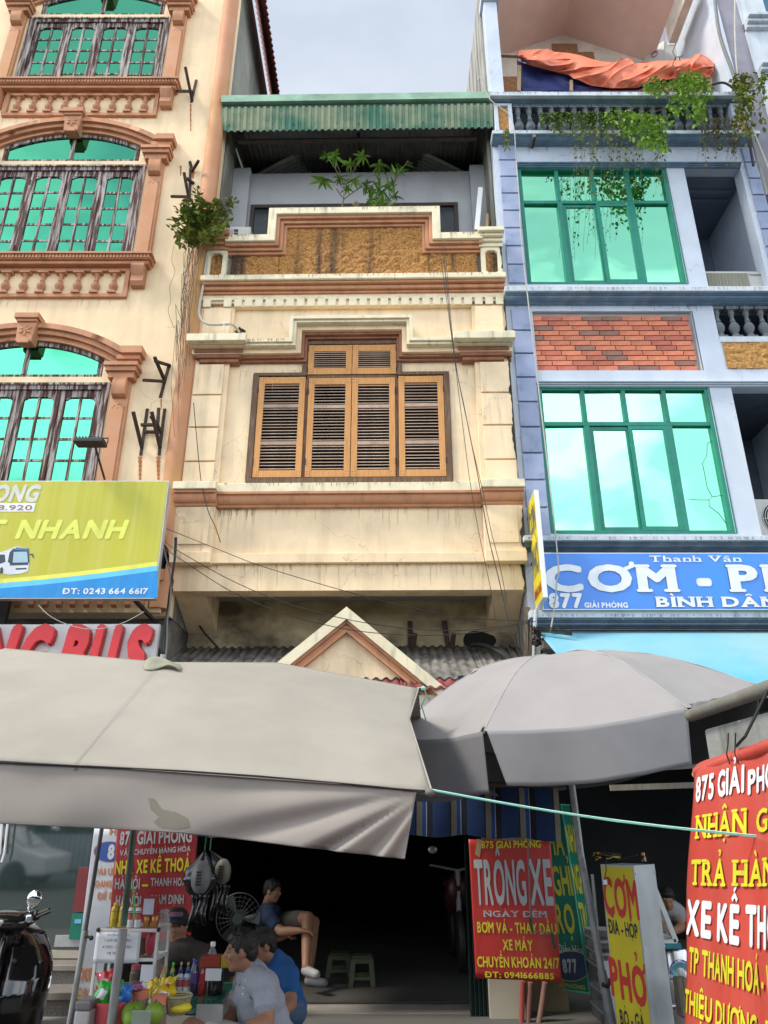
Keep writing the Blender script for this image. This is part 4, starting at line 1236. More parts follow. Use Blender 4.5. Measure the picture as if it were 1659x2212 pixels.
def pm(name, c, rough=.5, var=.08, **k):
    k.setdefault('dirt', tuple(q*.62+.02 for q in c)); k.setdefault('dirtf', .4); k.setdefault('streak', (5, 5, 1.5))
    return mat(name, c, rough, var, 6, **k)
p_white = pm('print_white', (.74, .76, .78)); p_grey = pm('print_silver', (.42, .45, .46), dirt=(.3, .32, .33), dirtf=.4)
p_yel = pm('print_yellow', (.66, .60, .03)); p_red = pm('print_red', (.50, .035, .025)); p_dark = pm('print_dark', (.03, .03, .035))
p_org = pm('print_orange', (.70, .28, .12)); p_blue = pm('print_blue', (.05, .12, .42)); p_green = pm('print_green', (.01, .18, .12))

def zmap(x0, y0, w, W_=1659):
    k = W_/w
    return lambda zx, zy: ((x0+zx/k)/1.8517, (y0+zy/k)/1.8517)
z3 = zmap(0, 1850, 1100); z9 = zmap(1950, 1900, 1122); z11 = zmap(2350, 2900, 722, 1335); z10 = zmap(1800, 3100, 700, 1555)
z4 = zmap(0, 3200, 700); z5 = zmap(600, 3300, 700); z6 = zmap(1200, 3100, 800); z12 = zmap(300, 3600, 700); z13 = zmap(1900, 2100, 400, 1264)
z7 = zmap(1850, 0, 1222); z14 = zmap(1500, 2500, 1572); z15 = zmap(2300, 0, 772); z1 = zmap(0, 0, 1100); z2 = zmap(0, 1000, 1100)
z16 = zmap(700, 300, 1400); z17 = zmap(700, 1200, 1450); z18 = zmap(700, 2200, 1450); z19 = zmap(550, 2150, 550)

# ---- lime billboard of the bus company
SY = 7.36
pl = Plane3((0, SY, 0), (1, 0, 0), (0, 0, -1))           # t runs downward, starting from z = 0
def S(px, py, pl=pl): return pl.at(px, py)
xr, zt = P(365, 1038, SY).x, P(365, 1038, SY).z; zb = P(345, 1293, SY).z
BB = thing('billboard', 'lime and blue bus company billboard fixed above the red-lettered sign at the left', 'billboard', (-4.3, SY, zb))
o0 = Vector((-4.3, SY, zb))
def loc_(v): return (v[0]-o0.x, v[1]-o0.y, v[2]-o0.z)
mb = MB().box(-2.6, xr+4.3, .004, .09, 0, zt-zb); mb.build('sign_box', mat('sheet_metal_edge', (.5, .5, .48), .4, .1, 10, metal=.4), BB)
lime = mat('lime_print', (.48, .46, .025), .35, .06, 1.2, dirt=(.60, .58, .16), dirtf=.5, streak=(14, 14, .5), dlo=.4, dhi=.8)
MB().box(-2.6, xr+4.3-.012, -.0, .003, .012, zt-zb-.012).build('sign_face', lime, BB)
def poly_on(pts, e, m, name, parent, Y=SY, o=None):
    o = o or parent.location
    return MB().face([(P(a, b, Y).x-o.x, P(a, b, Y).y-o.y-e, P(a, b, Y).z-o.z) for a, b in pts]).build(name, m, parent)
def smooth_band(f0, f1, n=14):
    up = [f0(i/n) for i in range(n+1)]; dn = [f1(i/n) for i in range(n, -1, -1)]
    return up+dn
xx = lambda u: -260+(z3(950, 0)[0]+260)*u
c1 = lambda u: (xx(u), z3(0, 735)[1]-(z3(0, 735)[1]-z3(0, 622)[1])*max(0, (u-.35)/.65)**1.35)
def band(off0, off1, e, m, nm):
    n = 18
    for i in range(n):
        u0, u1 = i/n, (i+1)/n
        a, b = c1(u0), c1(u1)
        q = lambda p, o_: (min(p[0], 999), p[1]+o_)
        fade = lambda u: 1.0
        poly_on([q(a, off1), q(b, off1), q(b, off0), q(a, off0)], e, m, nm, BB) if False else mbb.face([loc_(P(*t, SY))[:1]+(-e,)+loc_(P(*t, SY))[2:] for t in (q(a, off1), q(b, off1), q(b, off0), q(a, off0))])
mbb = MB(); band(-9, 0, .0022, None, ''); mbb.build('yellow_stripe', pm('bright_yellow_print', (.80, .76, .10)), BB)
mbb = MB(); band(0, 11, .0022, None, ''); mbb.build('pale_blue_stripe', pm('cyan_print', (.12, .55, .80)), BB)
mbb = MB()
n = 18
ybot = 1290.5
for i in range(n):
    a, b = c1(i/n), c1((i+1)/n)
    mbb.face([(loc_(P(*t, SY))[0], -.002, loc_(P(*t, SY))[2]) for t in ((a[0], ybot), (b[0], ybot), (b[0], b[1]+11), (a[0], a[1]+11))])
mbb.build('blue_field', pm('blue_print', (.01, .25, .62), dirt=(.05, .35, .7), dirtf=.3, streak=(12, 12, 1)), BB)
printed(pl, 'NHANH', pm('pale_yellow_print', (.72, .76, .12)), BB, *z3(100, 352), *z3(775, 455), bold=.045, shear=.18)
printed(pl, 'T', MATS['pale_yellow_print'], BB, *z3(-70, 352), *z3(38, 455), bold=.045, shear=.18)
printed(pl, 'LONG', pm('faded_white_print', (.62, .63, .55)), BB, *z3(-110, 140), *z3(245, 233), bold=.05, shear=.2)
poly_on([z3(-200, 297), z3(205, 297), z3(217, 245), z3(-190, 245)], .003, p_white, 'phone_sticker', BB)
printed(pl, '0904 638.920', pm('print_brown', (.32, .16, .12)), BB, *z3(-330, 258), *z3(195, 287), e=.0045, bold=.01)
printed(pl, 'ĐT: 0243 664 6617', p_white, BB, *z3(376, 760), *z3(893, 793), e=.0045, bold=.03)
# printed coach
bus_w = pm('coach_white', (.66, .70, .74)); bus_d = pm('coach_dark', (.03, .05, .08)); bus_g = pm('coach_glass', (.35, .52, .58)); bus_b = pm('coach_roof_blue', (.08, .2, .34))
for pts, e, m, nm in (
    ([(-120, 668), (5, 668), (60, 678), (128, 670), (170, 655), (178, 600), (176, 520), (100, 506), (-10, 548), (-120, 590)], .003, bus_w, 'coach_body'),
    ([(60, 612), (72, 606), (168, 604), (172, 618), (60, 622)], .0045, bus_d, 'coach_bumper_line'),
    ([(48, 600), (58, 545), (80, 520), (174, 518), (178, 600), (170, 612), (70, 618)], .004, bus_d, 'coach_windscreen_frame'),
    ([(78, 605), (84, 540), (165, 538), (170, 603)], .005, bus_g, 'coach_windscreen'),
    ([(82, 528), (100, 512), (172, 520), (172, 532)], .0055, bus_b, 'coach_roof'),
    ([(-110, 620), (-110, 592), (2, 556), (30, 556), (34, 600), (0, 612)], .004, bus_d, 'coach_side_windows'),
    ([(95, 648), (95, 638), (162, 636), (160, 645)], .004, bus_d, 'coach_grille'),
    ([(0, 668), (2, 640), (12, 630), (20, 640), (20, 664), (10, 672)], .0045, bus_d, 'coach_wheel'),
    ([(180, 552), (200, 550), (205, 575), (198, 575), (196, 558), (180, 560)], .004, bus_d, 'coach_mirror')):
    poly_on([z3(*q) for q in pts], e, m, nm, BB)
for px_ in (150, 300):
    a = P(px_, 1300, SY+.05)
    MB().bar((a.x+4.3, .1, .9), (a.x+4.3, .62, .9), .04).build('mounting_bracket', rust, BB)
a, b = P(*z3(805, 820), SY+.1), P(*z3(925, 950), 8.0)
MB().bar(loc_(a), loc_(b), .035).build('brace', rust, BB)

# ---- white fascia with raised red letters
Y2 = 7.55
zt2 = P(345, 1348, Y2).z; xr2 = P(345, 1349, Y2).x; zb2_ = P(335, 1500, Y2).z
RS = thing('shop_sign', 'white fascia sign with raised red letters under the lime billboard', 'sign', (-4.3, Y2, zb2_))
me_p = mat('white_fascia_panel', (.62, .64, .63), .5, .05, 3, dirt=(.35, .34, .3), dirtf=.4, streak=(6, 6, .6))
for i in range(3):
    x1 = xr2+4.3-i*1.10
    MB().box(x1-1.096, x1, 0, .05, 0, zt2-zb2_-.004*i).build('panel', me_p, RS)
plr = Plane3((0, Y2-.075, 0), (1, 0, 0), (0, 0, -1))
for ch, x0, x1 in (('O', -330, -175), ('N', -155, 100), ('G', 112, 300), ('B', 345, 520), ('U', 535, 715), ('S', 730, 900)):
    o = printed(plr, ch, pm('red_acrylic', (.62, .025, .03), .3), RS, *z3(x0, 1003), *z3(x1, 1330), e=.0, bold=.06, shear=.22, name='raised_letter')
    md = o.modifiers.new('t', 'SOLIDIFY'); md.thickness = .07; md.offset = -1
    o2 = printed(plr, ch, pm('letter_return_grey', (.3, .2, .17), .5), RS, *z3(x0+8, 1006), *z3(x1+8, 1333), e=-.072, bold=.06, shear=.22, name='letter_edge')
MB().box(-2.6, .2, .3, .36, .5, 1.4).build('sign_backing', darkin, RS)

# ---- blue rice-and-noodle sign
Y3 = 8-.27
P3 = lambda a, b: P(a, b, Y3)
zt3, zb3 = P3(1163, 1194).z, P3(1168, 1317).z; xl3 = P3(1163, 1194).x
BS = thing('shop_sign', 'long blue restaurant sign with white lettering under the green window', 'sign', (xl3, Y3, zb3))
MB().box(0, 5.4-xl3, .004, .06, 0, zt3-zb3).build('sign_box', alum, BS)
MB().box(.006, 5.4-xl3, 0, .003, .008, zt3-zb3-.008).build('sign_face', mat('blue_sign_print', (.085, .22, .66), .35, .12, .8, col2=(.045, .26, .72)), BS)
pb = Plane3((0, Y3, 0), (1, 0, 0), (0, 0, -1))
ol = pm('dark_blue_outline', (.05, .09, .24))
def both(body, a, b, c, d, bold, serif, ob=.022):
    printed(pb, body, ol, BS, *z9(a-3, b), *z9(c+3, d), e=.002, bold=bold+ob, serif=serif, name='letter_outline')
    printed(pb, body, p_white, BS, *z9(a, b), *z9(c, d), e=.0085, bold=bold, serif=serif)
both('CƠM', 335, 540, 1128, 684, .045, True, .010)
both('PHỞ', 1415, 540, 2180, 684, .045, True, .010)
printed(pb, '-', p_white, BS, *z9(1230, 520), *z9(1320, 690), e=.0045, bold=.05)
printed(pb, 'Thanh Vân', p_white, BS, *z9(957, 478), *z9(1503, 514), e=.0045, bold=.012, serif=True)
both('BÌNH DÂN', 990, 724, 1722, 779, .04, True, .02)
both('877', 360, 706, 562, 783, .06, False, .02)
printed(pb, 'GIẢI PHÓNG', p_white, BS, *z9(572, 756), *z9(830, 784), e=.0045, bold=.05)

# ---- yellow projecting sign at the corner
fb = P(1157, 1317, 7.92); nb_ = PZ(1173, 1290, fb.z); ntop = P(1141, 1058, nb_.y)
YS = thing('projecting_sign', 'narrow yellow blade sign projecting from the corner beside the blue house', 'sign', (fb.x, fb.y, fb.z))
Hs = ntop.z-fb.z
dU = (nb_-fb); Ws = dU.length
MB().hexa([(0, 0, 0), (dU.x, dU.y, 0), (dU.x, dU.y, Hs), (0, 0, Hs)], [(.05, 0, 0), (dU.x+.05, dU.y, 0), (dU.x+.05, dU.y, Hs), (.05, 0, Hs)]).build('sign_box', white_paint, YS)
pyS = Plane3(fb+Vector((0, 0, Hs)), dU, (0, 0, -1))
if pyS.N.x > 0: pyS.N = -pyS.N
def yplace(a, b, e=.003): return lambda s, t: tuple(pyS.pt(s, Hs-t, e)-fb)
MB().face([tuple(pyS.pt(s, t, .001)-fb) for s, t in ((.01, Hs-.01), (Ws-.01, Hs-.01), (Ws-.01, .01), (.01, .01))]).build('sign_face', pm('yellow_print', (.72, .60, .02)), YS)
gr = pm('print_grey_dark', (.13, .13, .12))
txt('CƠM', gr, YS, .05, Ws-.05, Hs*.66, Hs*.88, yplace(0, 0), .05)
txt('PHỞ', gr, YS, .05, Ws-.05, Hs*.27, Hs*.52, yplace(0, 0), .05)
txt('BÌNH DÂN', p_red, YS, .04, Ws-.04, Hs*.07, Hs*.15, yplace(0, 0), .04)
for f_ in (.9, .45): MB().bar((.02, .0, Hs*f_), (.02, .12, Hs*f_), .03).build('mounting_bracket', rust, YS)

# ---- banners
def banner(name, label, corners, Ys, m, wamp=.006, wfreq=9, cat='banner', thick=.002):
    """corners TL TR BR BL in the picture with a distance each"""
    TL, TR, BR, BL = [P(c[0], c[1], y) for c, y in zip(corners, Ys)]
    o = thing(name, label, cat, tuple(BL))
    plb = Plane3(TL, TR-TL, BL-TL)
    if plb.N.y > 0: plb.N = -plb.N
    W_ = (TR-TL).length; H_ = (BL-TL).length
    wv = lambda s, t: wamp*sin(wfreq*s+1.3*t)+wamp*.5*sin(wfreq*2.3*s+4)
    def f(u, v):
        top = TL+(TR-TL)*u; bot = BL+(BR-BL)*u
        q = top+(bot-top)*v
        s, t = W_*u, H_*v
        return tuple(q+plb.N*wv(s, t)-BL)
    MB().grid(f, 40, 20).build('cloth', m, o, smooth=80, solid=thick)
    return o, plb, wv
red_v = mat('red_vinyl', (.46, .035, .028), .42, .08, 2.5, dirt=(.55, .12, .09), dirtf=.35, streak=(3, 3, 1.0), bump=.1, bscale=20)
B1, pl1, wv1 = banner('banner', 'small red parking banner with silver and yellow lettering hanging below the striped awning', [z10(165, 570), z10(892, 595), z10(992, 1840), z10(228, 1805)], [6.6]*4, red_v, .004)
for body, a, b, c, d, m, bo, se, yb in (('875 GIẢI PHÓNG', 275, 590, 805, 643, p_yel, .05, False, 650), ('TRÔNG', 218, 765, 672, 1142, p_grey, .055, False, 1138), ('XE', 706, 760, 905, 1145, p_grey, .055, False, 1142), ('NGÀY ĐÊM', 292, 1205, 862, 1262, p_grey, .035, True, 1256),
    ('BƠM VÁ - THAY DẦU', 240, 1306, 943, 1412, p_yel, .05, False, 1395), ('XE MÁY', 466, 1462, 733, 1560, p_yel, .05, False, 1552), ('CHUYỂN KHOẢN 24/7', 240, 1612, 970, 1716, p_yel, .05, False, 1700), ('ĐT: 0941666885', 304, 1745, 922, 1812, p_yel, .045, False, 1795)):
    printed(pl1, body, m, B1, *z10(a, b), *z10(c, d), e=.007, bold=bo*.5, serif=se, wave=wv1, yb=z10(a, yb)[1])
# tape on its corner
tq = [z10(240, 565), z10(285, 575), z10(262, 732), z10(222, 705)]
poly_on(tq, .012, pm('brown_tape', (.38, .29, .15)), 'tape', B1, Y=6.6)

# large banner at the right, hung nearly edge-on to the street
Yt = 3.6
TL = P(1503, 1668, Yt); BL = P(1480, 2300, Yt)
ddir = -ray(882, 1896).normalized()
B2 = thing('banner', 'large red transport banner hanging from a pipe at the right edge', 'banner', tuple(BL))
pl2 = Plane3(TL, ddir, BL-TL)
if pl2.N.x > 0: pl2.N = -pl2.N
H2 = (BL-TL).length
wv2 = lambda s, t: .010*sin(7*s+1.1*t)+.004*sin(17*s)+.012*sin(3*t+.4)*(1 if t > 0 else 0)
MB().grid(lambda u, v: tuple(pl2.pt(1.7*u+.012*sin(v*11), -.03+(H2+.03)*v, wv2(1.7*u, H2*v))-BL), 60, 24).build('cloth', mat('red_vinyl_bright', (.49, .065, .045), .38, .08, 2.5, dirt=(.58, .15, .11), dirtf=.4, streak=(3, 3, 1.0), bump=.1, bscale=20), B2, smooth=80, solid=.002)
MB().tube([tuple(pl2.pt(-.06, .0, -.02)-BL), tuple(pl2.pt(1.75, .0, -.02)-BL)], .018, 10).build('hem_pole', mat('bamboo_pole', (.45, .36, .2), .6, .15, 8), B2, smooth=60)
MB().tube([tuple(pl2.pt(.0, .0, -.012)-BL), tuple(pl2.pt(1.7, .0, -.012)-BL)], .028, 12).build('rolled_hem', MATS['red_vinyl_bright'], B2, smooth=60)
def row(body, zx0, ytl, ybl, zx1, m, bo=.05, serif=False, ytot=None):
    s0, t0 = pl2.at(*z11(zx0, ytl)); s0, t1 = pl2.at(*z11(zx0, ybl))
    s1, _ = pl2.at(*z11(zx1, (ytl+ybl)/2))
    txt(body, m, B2, s0, s1, 0, abs(t1-t0), lambda a, b: tuple(pl2.pt(a, t1-b, .0075+wv2(a, t1))-BL), bo*.6, 0, serif)
row('875 GIẢI', 848, 410, 575, 1172, p_white, .06); row('PHÓNG', 1195, 345, 512, 1650, p_white, .06)
row('NHẬN', 852, 690, 850, 1195, p_yel, .04, True); row('GỬI', 1262, 640, 800, 1560, p_yel, .04, True)
row('TRẢ', 822, 1015, 1190, 1062, p_yel, .04, True); row('HÀNG', 1100, 1010, 1190, 1600, p_yel, .04, True)
row('XE', 778, 1312, 1545, 948, p_white, .07); row('KẾ', 985, 1335, 1590, 1138, p_white, .07); row('THOẢ', 1175, 1345, 1620, 1640, p_white, .07)
row('TP THANH HOÁ - VINH', 797, 1655, 1830, 1560, p_yel, .05)
row('THIỆU DƯƠNG - THỌ', 750, 1960, 2120, 1560, p_yel, .05)
hw = MB()
for (a, b, c) in ((1095, 150, 1092), (1150, 160, 1162)):
    p0 = Vector(pl2.pt(*pl2.at(*z11(c, 300)), .02)); p1 = Vector(pl2.pt(*pl2.at(*z11(a, 150)), .03))
    hw.tube([p0-BL, (p0+p1)/2+Vector((-.01, 0, 0))-BL, p1-BL, p1+Vector((0, -.02, .04))-BL], .003, 5)
hw.build('hanging_wire', rust, B2)

# left pair of banners
WB, plw, wvw = banner('banner', 'tall white pull-up banner with orange text leaning beside the stall', [z4(897, 250), z4(1150, 250), z4(900, 2300), z4(640, 2300)], [6.40]*4, pm('white_vinyl', (.62, .66, .72)), .002)
for body, a, b, c, d, m in (('HÀ', 1042, 265, 1180, 325, p_org), ('TẢI ỨNG', 885, 650, 1170, 706, p_org), ('HOANG', 868, 765, 1060, 822, p_org), ('ĐỂ ĐI', 922, 878, 1100, 936, p_org), ('XE', 762, 1598, 880, 1703, p_org), ('CAO', 722, 1778, 900, 1856, p_org)):
    printed(plw, body, m, WB, *z4(a, b), *z4(c, d), e=.006, bold=.05)
def ell_on(cx, cy, rx, ry, e, m, nm, par, Y, zf):
    poly_on([zf(cx+rx*cos(2*pi*i/28), cy-ry*sin(2*pi*i/28)) for i in range(28)], e, m, nm, par, Y=Y)
ell_on(1040, 490, 152, 100, .0045, p_org, 'oval_rim', WB, 6.40, z4)
ell_on(1040, 490, 145, 95, .006, p_blue, 'oval', WB, 6.40, z4)
printed(plw, '875', p_white, WB, *z4(1025, 430), *z4(1230, 552), e=.008, bold=.06)
poly_on([z4(712, 1880), z4(880, 1900), z4(950, 1870), z4(720, 1862)], .005, p_yel, 'yellow_swoosh', WB, Y=6.40)
poly_on([z4(660, 2200), z4(900, 2200), z4(930, 1905), z4(705, 1885)], .006, p_blue, 'blue_swoosh', WB, Y=6.40)

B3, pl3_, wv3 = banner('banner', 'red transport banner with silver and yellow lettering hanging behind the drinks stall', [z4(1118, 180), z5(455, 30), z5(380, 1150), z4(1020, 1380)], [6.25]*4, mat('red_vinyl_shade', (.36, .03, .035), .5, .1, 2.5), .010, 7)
for body, a, c, m, bo, yb in (('875 GIẢI PHÓNG', z4(1142, 305), z5(400, 158), p_grey, .055, z4(0, 424)[1]), ('VẬN CHUYỂN HÀNG HÓA', z4(1142, 478), z5(385, 248), p_grey, .05, z4(0, 528)[1]),
    ('NHÀ XE KẾ THOẢ', z4(1095, 582), z5(382, 430), p_yel, .055, z4(0, 702)[1]), ('HÀ NỘI', z4(1095, 745), z4(1335, 838), p_grey, .055, None), ('THANH HOÁ', z4(1435, 740), z5(345, 575), p_grey, .055, None),
    ('HÀ NỘI', z4(1102, 908), z4(1345, 1000), p_grey, .055, None), ('NAM ĐỊNH', z4(1440, 900), z5(320, 745), p_grey, .055, None), ('0941666885', z4(1150, 1110), z5(345, 840), p_grey, .05, None)):
    printed(pl3_, body, m, B3, *a, *c, e=.010, bold=bo*.6, wave=wv3, yb=yb)
printed(pl3_, '-', p_yel, B3, *z4(1355, 745), *z4(1412, 838), e=.010, bold=.03, wave=wv3)

# ---- green light box
GY = 7.25
s_top = P(*z10(985, 262), GY); s_bot = P(*z10(1245, 1942), GY-.0)
r_top = P(*z10(1062, 268), GY+.30); r_bot = P(*z10(1330, 1868), GY+.30)
l_top = P(*z10(640, 300), GY+.08); l_bot = P(*z10(905, 1890), GY+.08)
GB = thing('light_box', 'green guesthouse light box with yellow lettering beside the steel pole', 'sign', tuple(s_bot))
gm = mat('green_lightbox', (.008, .15, .10), .35, .1, 3); gdk = mat('pale_green_edge', (.08, .4, .28), .4)
back_t = l_top+(r_top-s_top); back_b = l_bot+(r_bot-s_bot)
MB().hexa([v-s_bot for v in (l_bot, s_bot, r_bot, back_b)], [v-s_bot for v in (l_top, s_top, r_top, back_t)]).build('box', gm, GB)
MB().tube([Vector((0, -.002, 0)), s_top-s_bot+Vector((0, -.002, 0))], .007, 6).tube([l_bot-s_bot, Vector((0, 0, 0)), r_bot-s_bot], .008, 6).tube([l_top-s_bot, s_top-s_bot, r_top-s_bot], .006, 6).build('edge_trim', gdk, GB)
plg = Plane3(s_top, s_top-l_top, s_bot-s_top)
if plg.N.y > 0: plg.N = -plg.N
plg2 = Plane3(s_top, r_top-s_top, s_bot-s_top)
if plg2.N.x > 0 and plg2.N.y > 0: plg2.N = -plg2.N
if plg2.N.y > 0: plg2.N = -plg2.N
pyd = pm('print_olive_yellow', (.42, .40, .04))
for body, a, b, c, d, m, yb in (('NHÀ', 790, 460, 1003, 705, pyd, 702), ('NGHỈ', 830, 815, 1080, 1065, pyd, 1062), ('TRỌ', 860, 1152, 1103, 1400, pyd, 1396), ('Wifi - Điều Hòa', 800, 1490, 1183, 1590, p_grey, 1560), ('GIẢI PHÓNG', 920, 1840, 1198, 1905, pyd, 1875)):
    printed(plg, body, m, GB, *z10(a, b), *z10(c, d), e=.005, bold=.03, yb=z10(a, yb)[1])
def ell3(pl_, c, rx, ry, e, m, nm, par):
    q = pl_.at(*c)
    MB().face([tuple(pl_.pt(q[0]+rx*cos(t*pi/14), q[1]+ry*sin(t*pi/14), e)-par.location) for t in range(28)]).build(nm, m, par)
ell3(plg, z10(1075, 1695), .165, .115, .004, pyd, 'oval_rim', GB); ell3(plg, z10(1075, 1695), .158, .108, .006, pm('print_navy', (.03, .05, .12)), 'oval', GB)
printed(plg, '877', p_grey, GB, *z10(1000, 1640), *z10(1128, 1752), e=.008, bold=.05)
for body, a, b, c, d, m in (('NHÀ', 1035, 450, 1118, 680, pyd), ('NGHỈ', 1088, 800, 1182, 1050, pyd), ('TRỌ', 1150, 1135, 1232, 1390, pyd), ('877', 1238, 1640, 1290, 1745, p_grey)):
    printed(plg2, body, m, GB, *z10(a, b), *z10(c, d), e=.005, bold=.04)
# ---- yellow standing sign
fT = P(*z11(95, 1030), 5.75); fB_l = P(*z11(205, 2212), 5.75)
tr_ = PZ(*z11(342, 1022), fT.z-.0)
tl = fT; tr = Vector((P(1368, 1866, 5.6).x, 5.6, fT.z)); 
zbot = .12
CS = thing('standing_sign', 'yellow rice and noodle standing sign in front of the restaurant', 'sign', (tl.x, tl.y, zbot))
o = Vector((tl.x, tl.y, zbot)); U = (tr-tl); Hh = tl.z-zbot
dpt = Vector((.20, .17, 0))
q = [Vector((0, 0, 0)), U.copy(), U+dpt, dpt.copy()]
for v in q: v.z = 0
hz = Vector((0, 0, Hh))
MB().hexa([q[0], q[1], q[2], q[3]], [v+hz for v in q]).build('sign_box', mat('zinc_sheet', (.36, .38, .38), .45, .12, 5, metal=.3, dirt=(.2, .2, .2), dirtf=.4), CS)
plc = Plane3(tl, U, (0, 0, -1))
if plc.N.y > 0: plc.N = -plc.N
MB().face([tuple(plc.pt(a, b, .002)-o) for a, b in ((.008, Hh-.0), (U.length-.008, Hh), (U.length-.008, .012), (.008, .012))]).build('sign_face', pm('yellow_sign_print', (.58, .47, .015)), CS)
for body, a, b, c, d, m, bo, yb in (('CƠM', 122, 1130, 372, 1432, p_red, .06, 1392), ('ĐĨA - HỘP', 158, 1435, 370, 1580, p_dark, .05, 1535), ('PHỞ', 172, 1725, 440, 2085, p_red, .07, 1985), ('BÒ - GÀ', 245, 2105, 420, 2260, p_dark, .05, 2215)):
    printed(plc, body, m, CS, *z11(a, b), *z11(c, d), e=.004, bold=bo*.6, yb=z11(a, yb)[1])
sc = MB()
for t in (.05, .5, 1.0, 1.5):
    for f in (.06, .94): 
        v = q[1]+dpt*f+Vector((.004, -.004, Hh-t)); sc.ball(v, .006, 6, 4)
sc.build('screw', white_paint, CS)

# ================================================================== parasols
cloth_l = mat('grey_parasol_cloth', (.325, .30, .255), .85, .05, 3, dirt=(.25, .23, .195), dirtf=.6, streak=(1.2, 1.2, 1.2), dlo=.45, dhi=.7, bump=.12, bscale=350)
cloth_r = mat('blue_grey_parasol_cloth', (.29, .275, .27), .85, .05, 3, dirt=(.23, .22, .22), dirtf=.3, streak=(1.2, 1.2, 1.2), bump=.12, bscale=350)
seam_m = mat('parasol_seam', (.30, .29, .27), .9)
def patch(mb, A, B_, Cc, D, nu, nv, bulge=0.0, wr=0.0, seed=0, off=Vector((0, 0, 0))):
    A, B_, Cc, D = map(Vector, (A, B_, Cc, D))
    def f(u, v):
        a = A.lerp(B_, u); b = D.lerp(Cc, u); q = a.lerp(b, v)
        q = q+Vector((0, 0, 1))*(bulge*sin(pi*u)*sin(pi*v))
        if wr:
            n_ = noise.noise(Vector((q.x*2.2+seed, q.y*2.2, q.z*2.2)))+.5*noise.noise(Vector((q.x*6+seed, q.y*6, q.z*6)))
            q = q+Vector((.0, -.5, .8))*(wr*n_*min(1, 6*u*(1-u), 6*v*(1-v))*1.0)
        return tuple(q-off)
    mb.grid(f, nu, nv); return mb
pk = P(350, 1430, 4.55)
FR_ = P(932, 1707, 3.35); FL_ = P(-520, 1612, 3.35)
RR_ = P(904, 1487, 4.75); MR_ = P(884, 1553, 4.25)
RM = P(600, 1431, 4.80); RB = P(10, 1400, 4.9); FM = P(163, 1652, 3.35)
LB = Vector((-3.6, 4.6, 2.5))
PL = thing('parasol', 'large rectangular grey parasol with a hanging stained front flap', 'parasol', (pk.x, pk.y, .12))
off = Vector((pk.x, pk.y, .12))
mb = MB()
patch(mb, pk, FM, FR_, RM, 34, 34, .035, .018, 1, off)
patch(mb, RM, FR_, MR_, RR_, 34, 16, .0, .014, 2, off)
patch(mb, FL_, FM, pk, RB, 34, 34, .02, .014, 3, off)
cv = mb.build('canopy', cloth_l, PL, smooth=80)
md = cv.modifiers.new('c', 'CORRECTIVE_SMOOTH'); md.use_only_smooth = True; md.use_pin_boundary = True; md.iterations = 45; md.factor = .5
md = cv.modifiers.new('t', 'SOLIDIFY'); md.thickness = .003
# rear slopes
rb1 = Vector((-1.2, 6.0, 2.05)); rb2 = Vector((.3, 5.9, 2.1)); rb0 = Vector((-3.6, 6.0, 2.05))
mb = MB(); patch(mb, pk+Vector((0, .02, -.01)), RM+Vector((0, .01, -.01)), rb2, rb1, 12, 12, 0, .005, 4, off); patch(mb, RB, pk, rb1, rb0, 12, 12, 0, .005, 4, off)
mb.face([RM-off, RR_-off, rb2-off]); mb.build('rear_canopy', cloth_l, PL, smooth=80)
sm = MB()
sm.tube([pk-off+Vector((0, -.004, .006)), pk.lerp(FM, .5)-off+Vector((0, -.004, .012)), FM-off+Vector((0, -.004, .004))], .0012, 5)
sm.build('seam', seam_m, PL)
# front valance
vb = [(-520, 1755), (0, 1779), (200, 1789), (400, 1800), (560, 1818), (720, 1838), (874, 1856)]
vt = [(-520, 1612), (0, 1645), (200, 1654), (400, 1664), (560, 1675), (720, 1689), (900, 1706)]
def interp(lst, u):
    x = u*(len(lst)-1); i = min(int(x), len(lst)-2); f = x-i
    return (lst[i][0]*(1-f)+lst[i+1][0]*f, lst[i][1]*(1-f)+lst[i+1][1]*f)
def vf(u, v):
    a = interp(vt, u); b = interp(vb, u)
    q = P(a[0]+(b[0]-a[0])*v, a[1]+(b[1]-a[1])*v, 3.365)
    k = v**.8
    # soft folds that fan out from the corner
    ang = (1-u)*14+v*1.8
    dxp = 905-(a[0]+(b[0]-a[0])*v); th = atan2(10+(b[1]-a[1])*v, dxp+30)
    fold = .030*sin(th*24+2.5*noise.noise(Vector((th*5, 0, 2))))*k*math.exp(-((dxp-230)/230)**2)+.022*noise.noise(Vector((q.x*2.0, q.z*4, 5)))*k*2.0+.010*sin(u*31+v*2)*k*(.35)
    return tuple(q+Vector((0, fold-.01*v, 0))-off)
MB().grid(vf, 200, 18).build('front_valance', mat('valance_cloth', (.285, .255, .225), .85, .06, 3, bump=.12, bscale=350), PL, smooth=80, solid=.002)
MB().grid(lambda u, v: tuple(Vector(vf(u, .955+.03*v))+Vector((0, -.003, 0))), 200, 1).build('valance_hem', mat('hem_cloth', (.24, .225, .205), .9), PL, smooth=80)
ms = MB()
stpts = [z for z in [(545, 640), (575, 640), (600, 680), (650, 690), (700, 715), (705, 745), (650, 755), (590, 745), (568, 725), (590, 708), (560, 680)]]
zz14 = zmap(0, 2500, 1800)
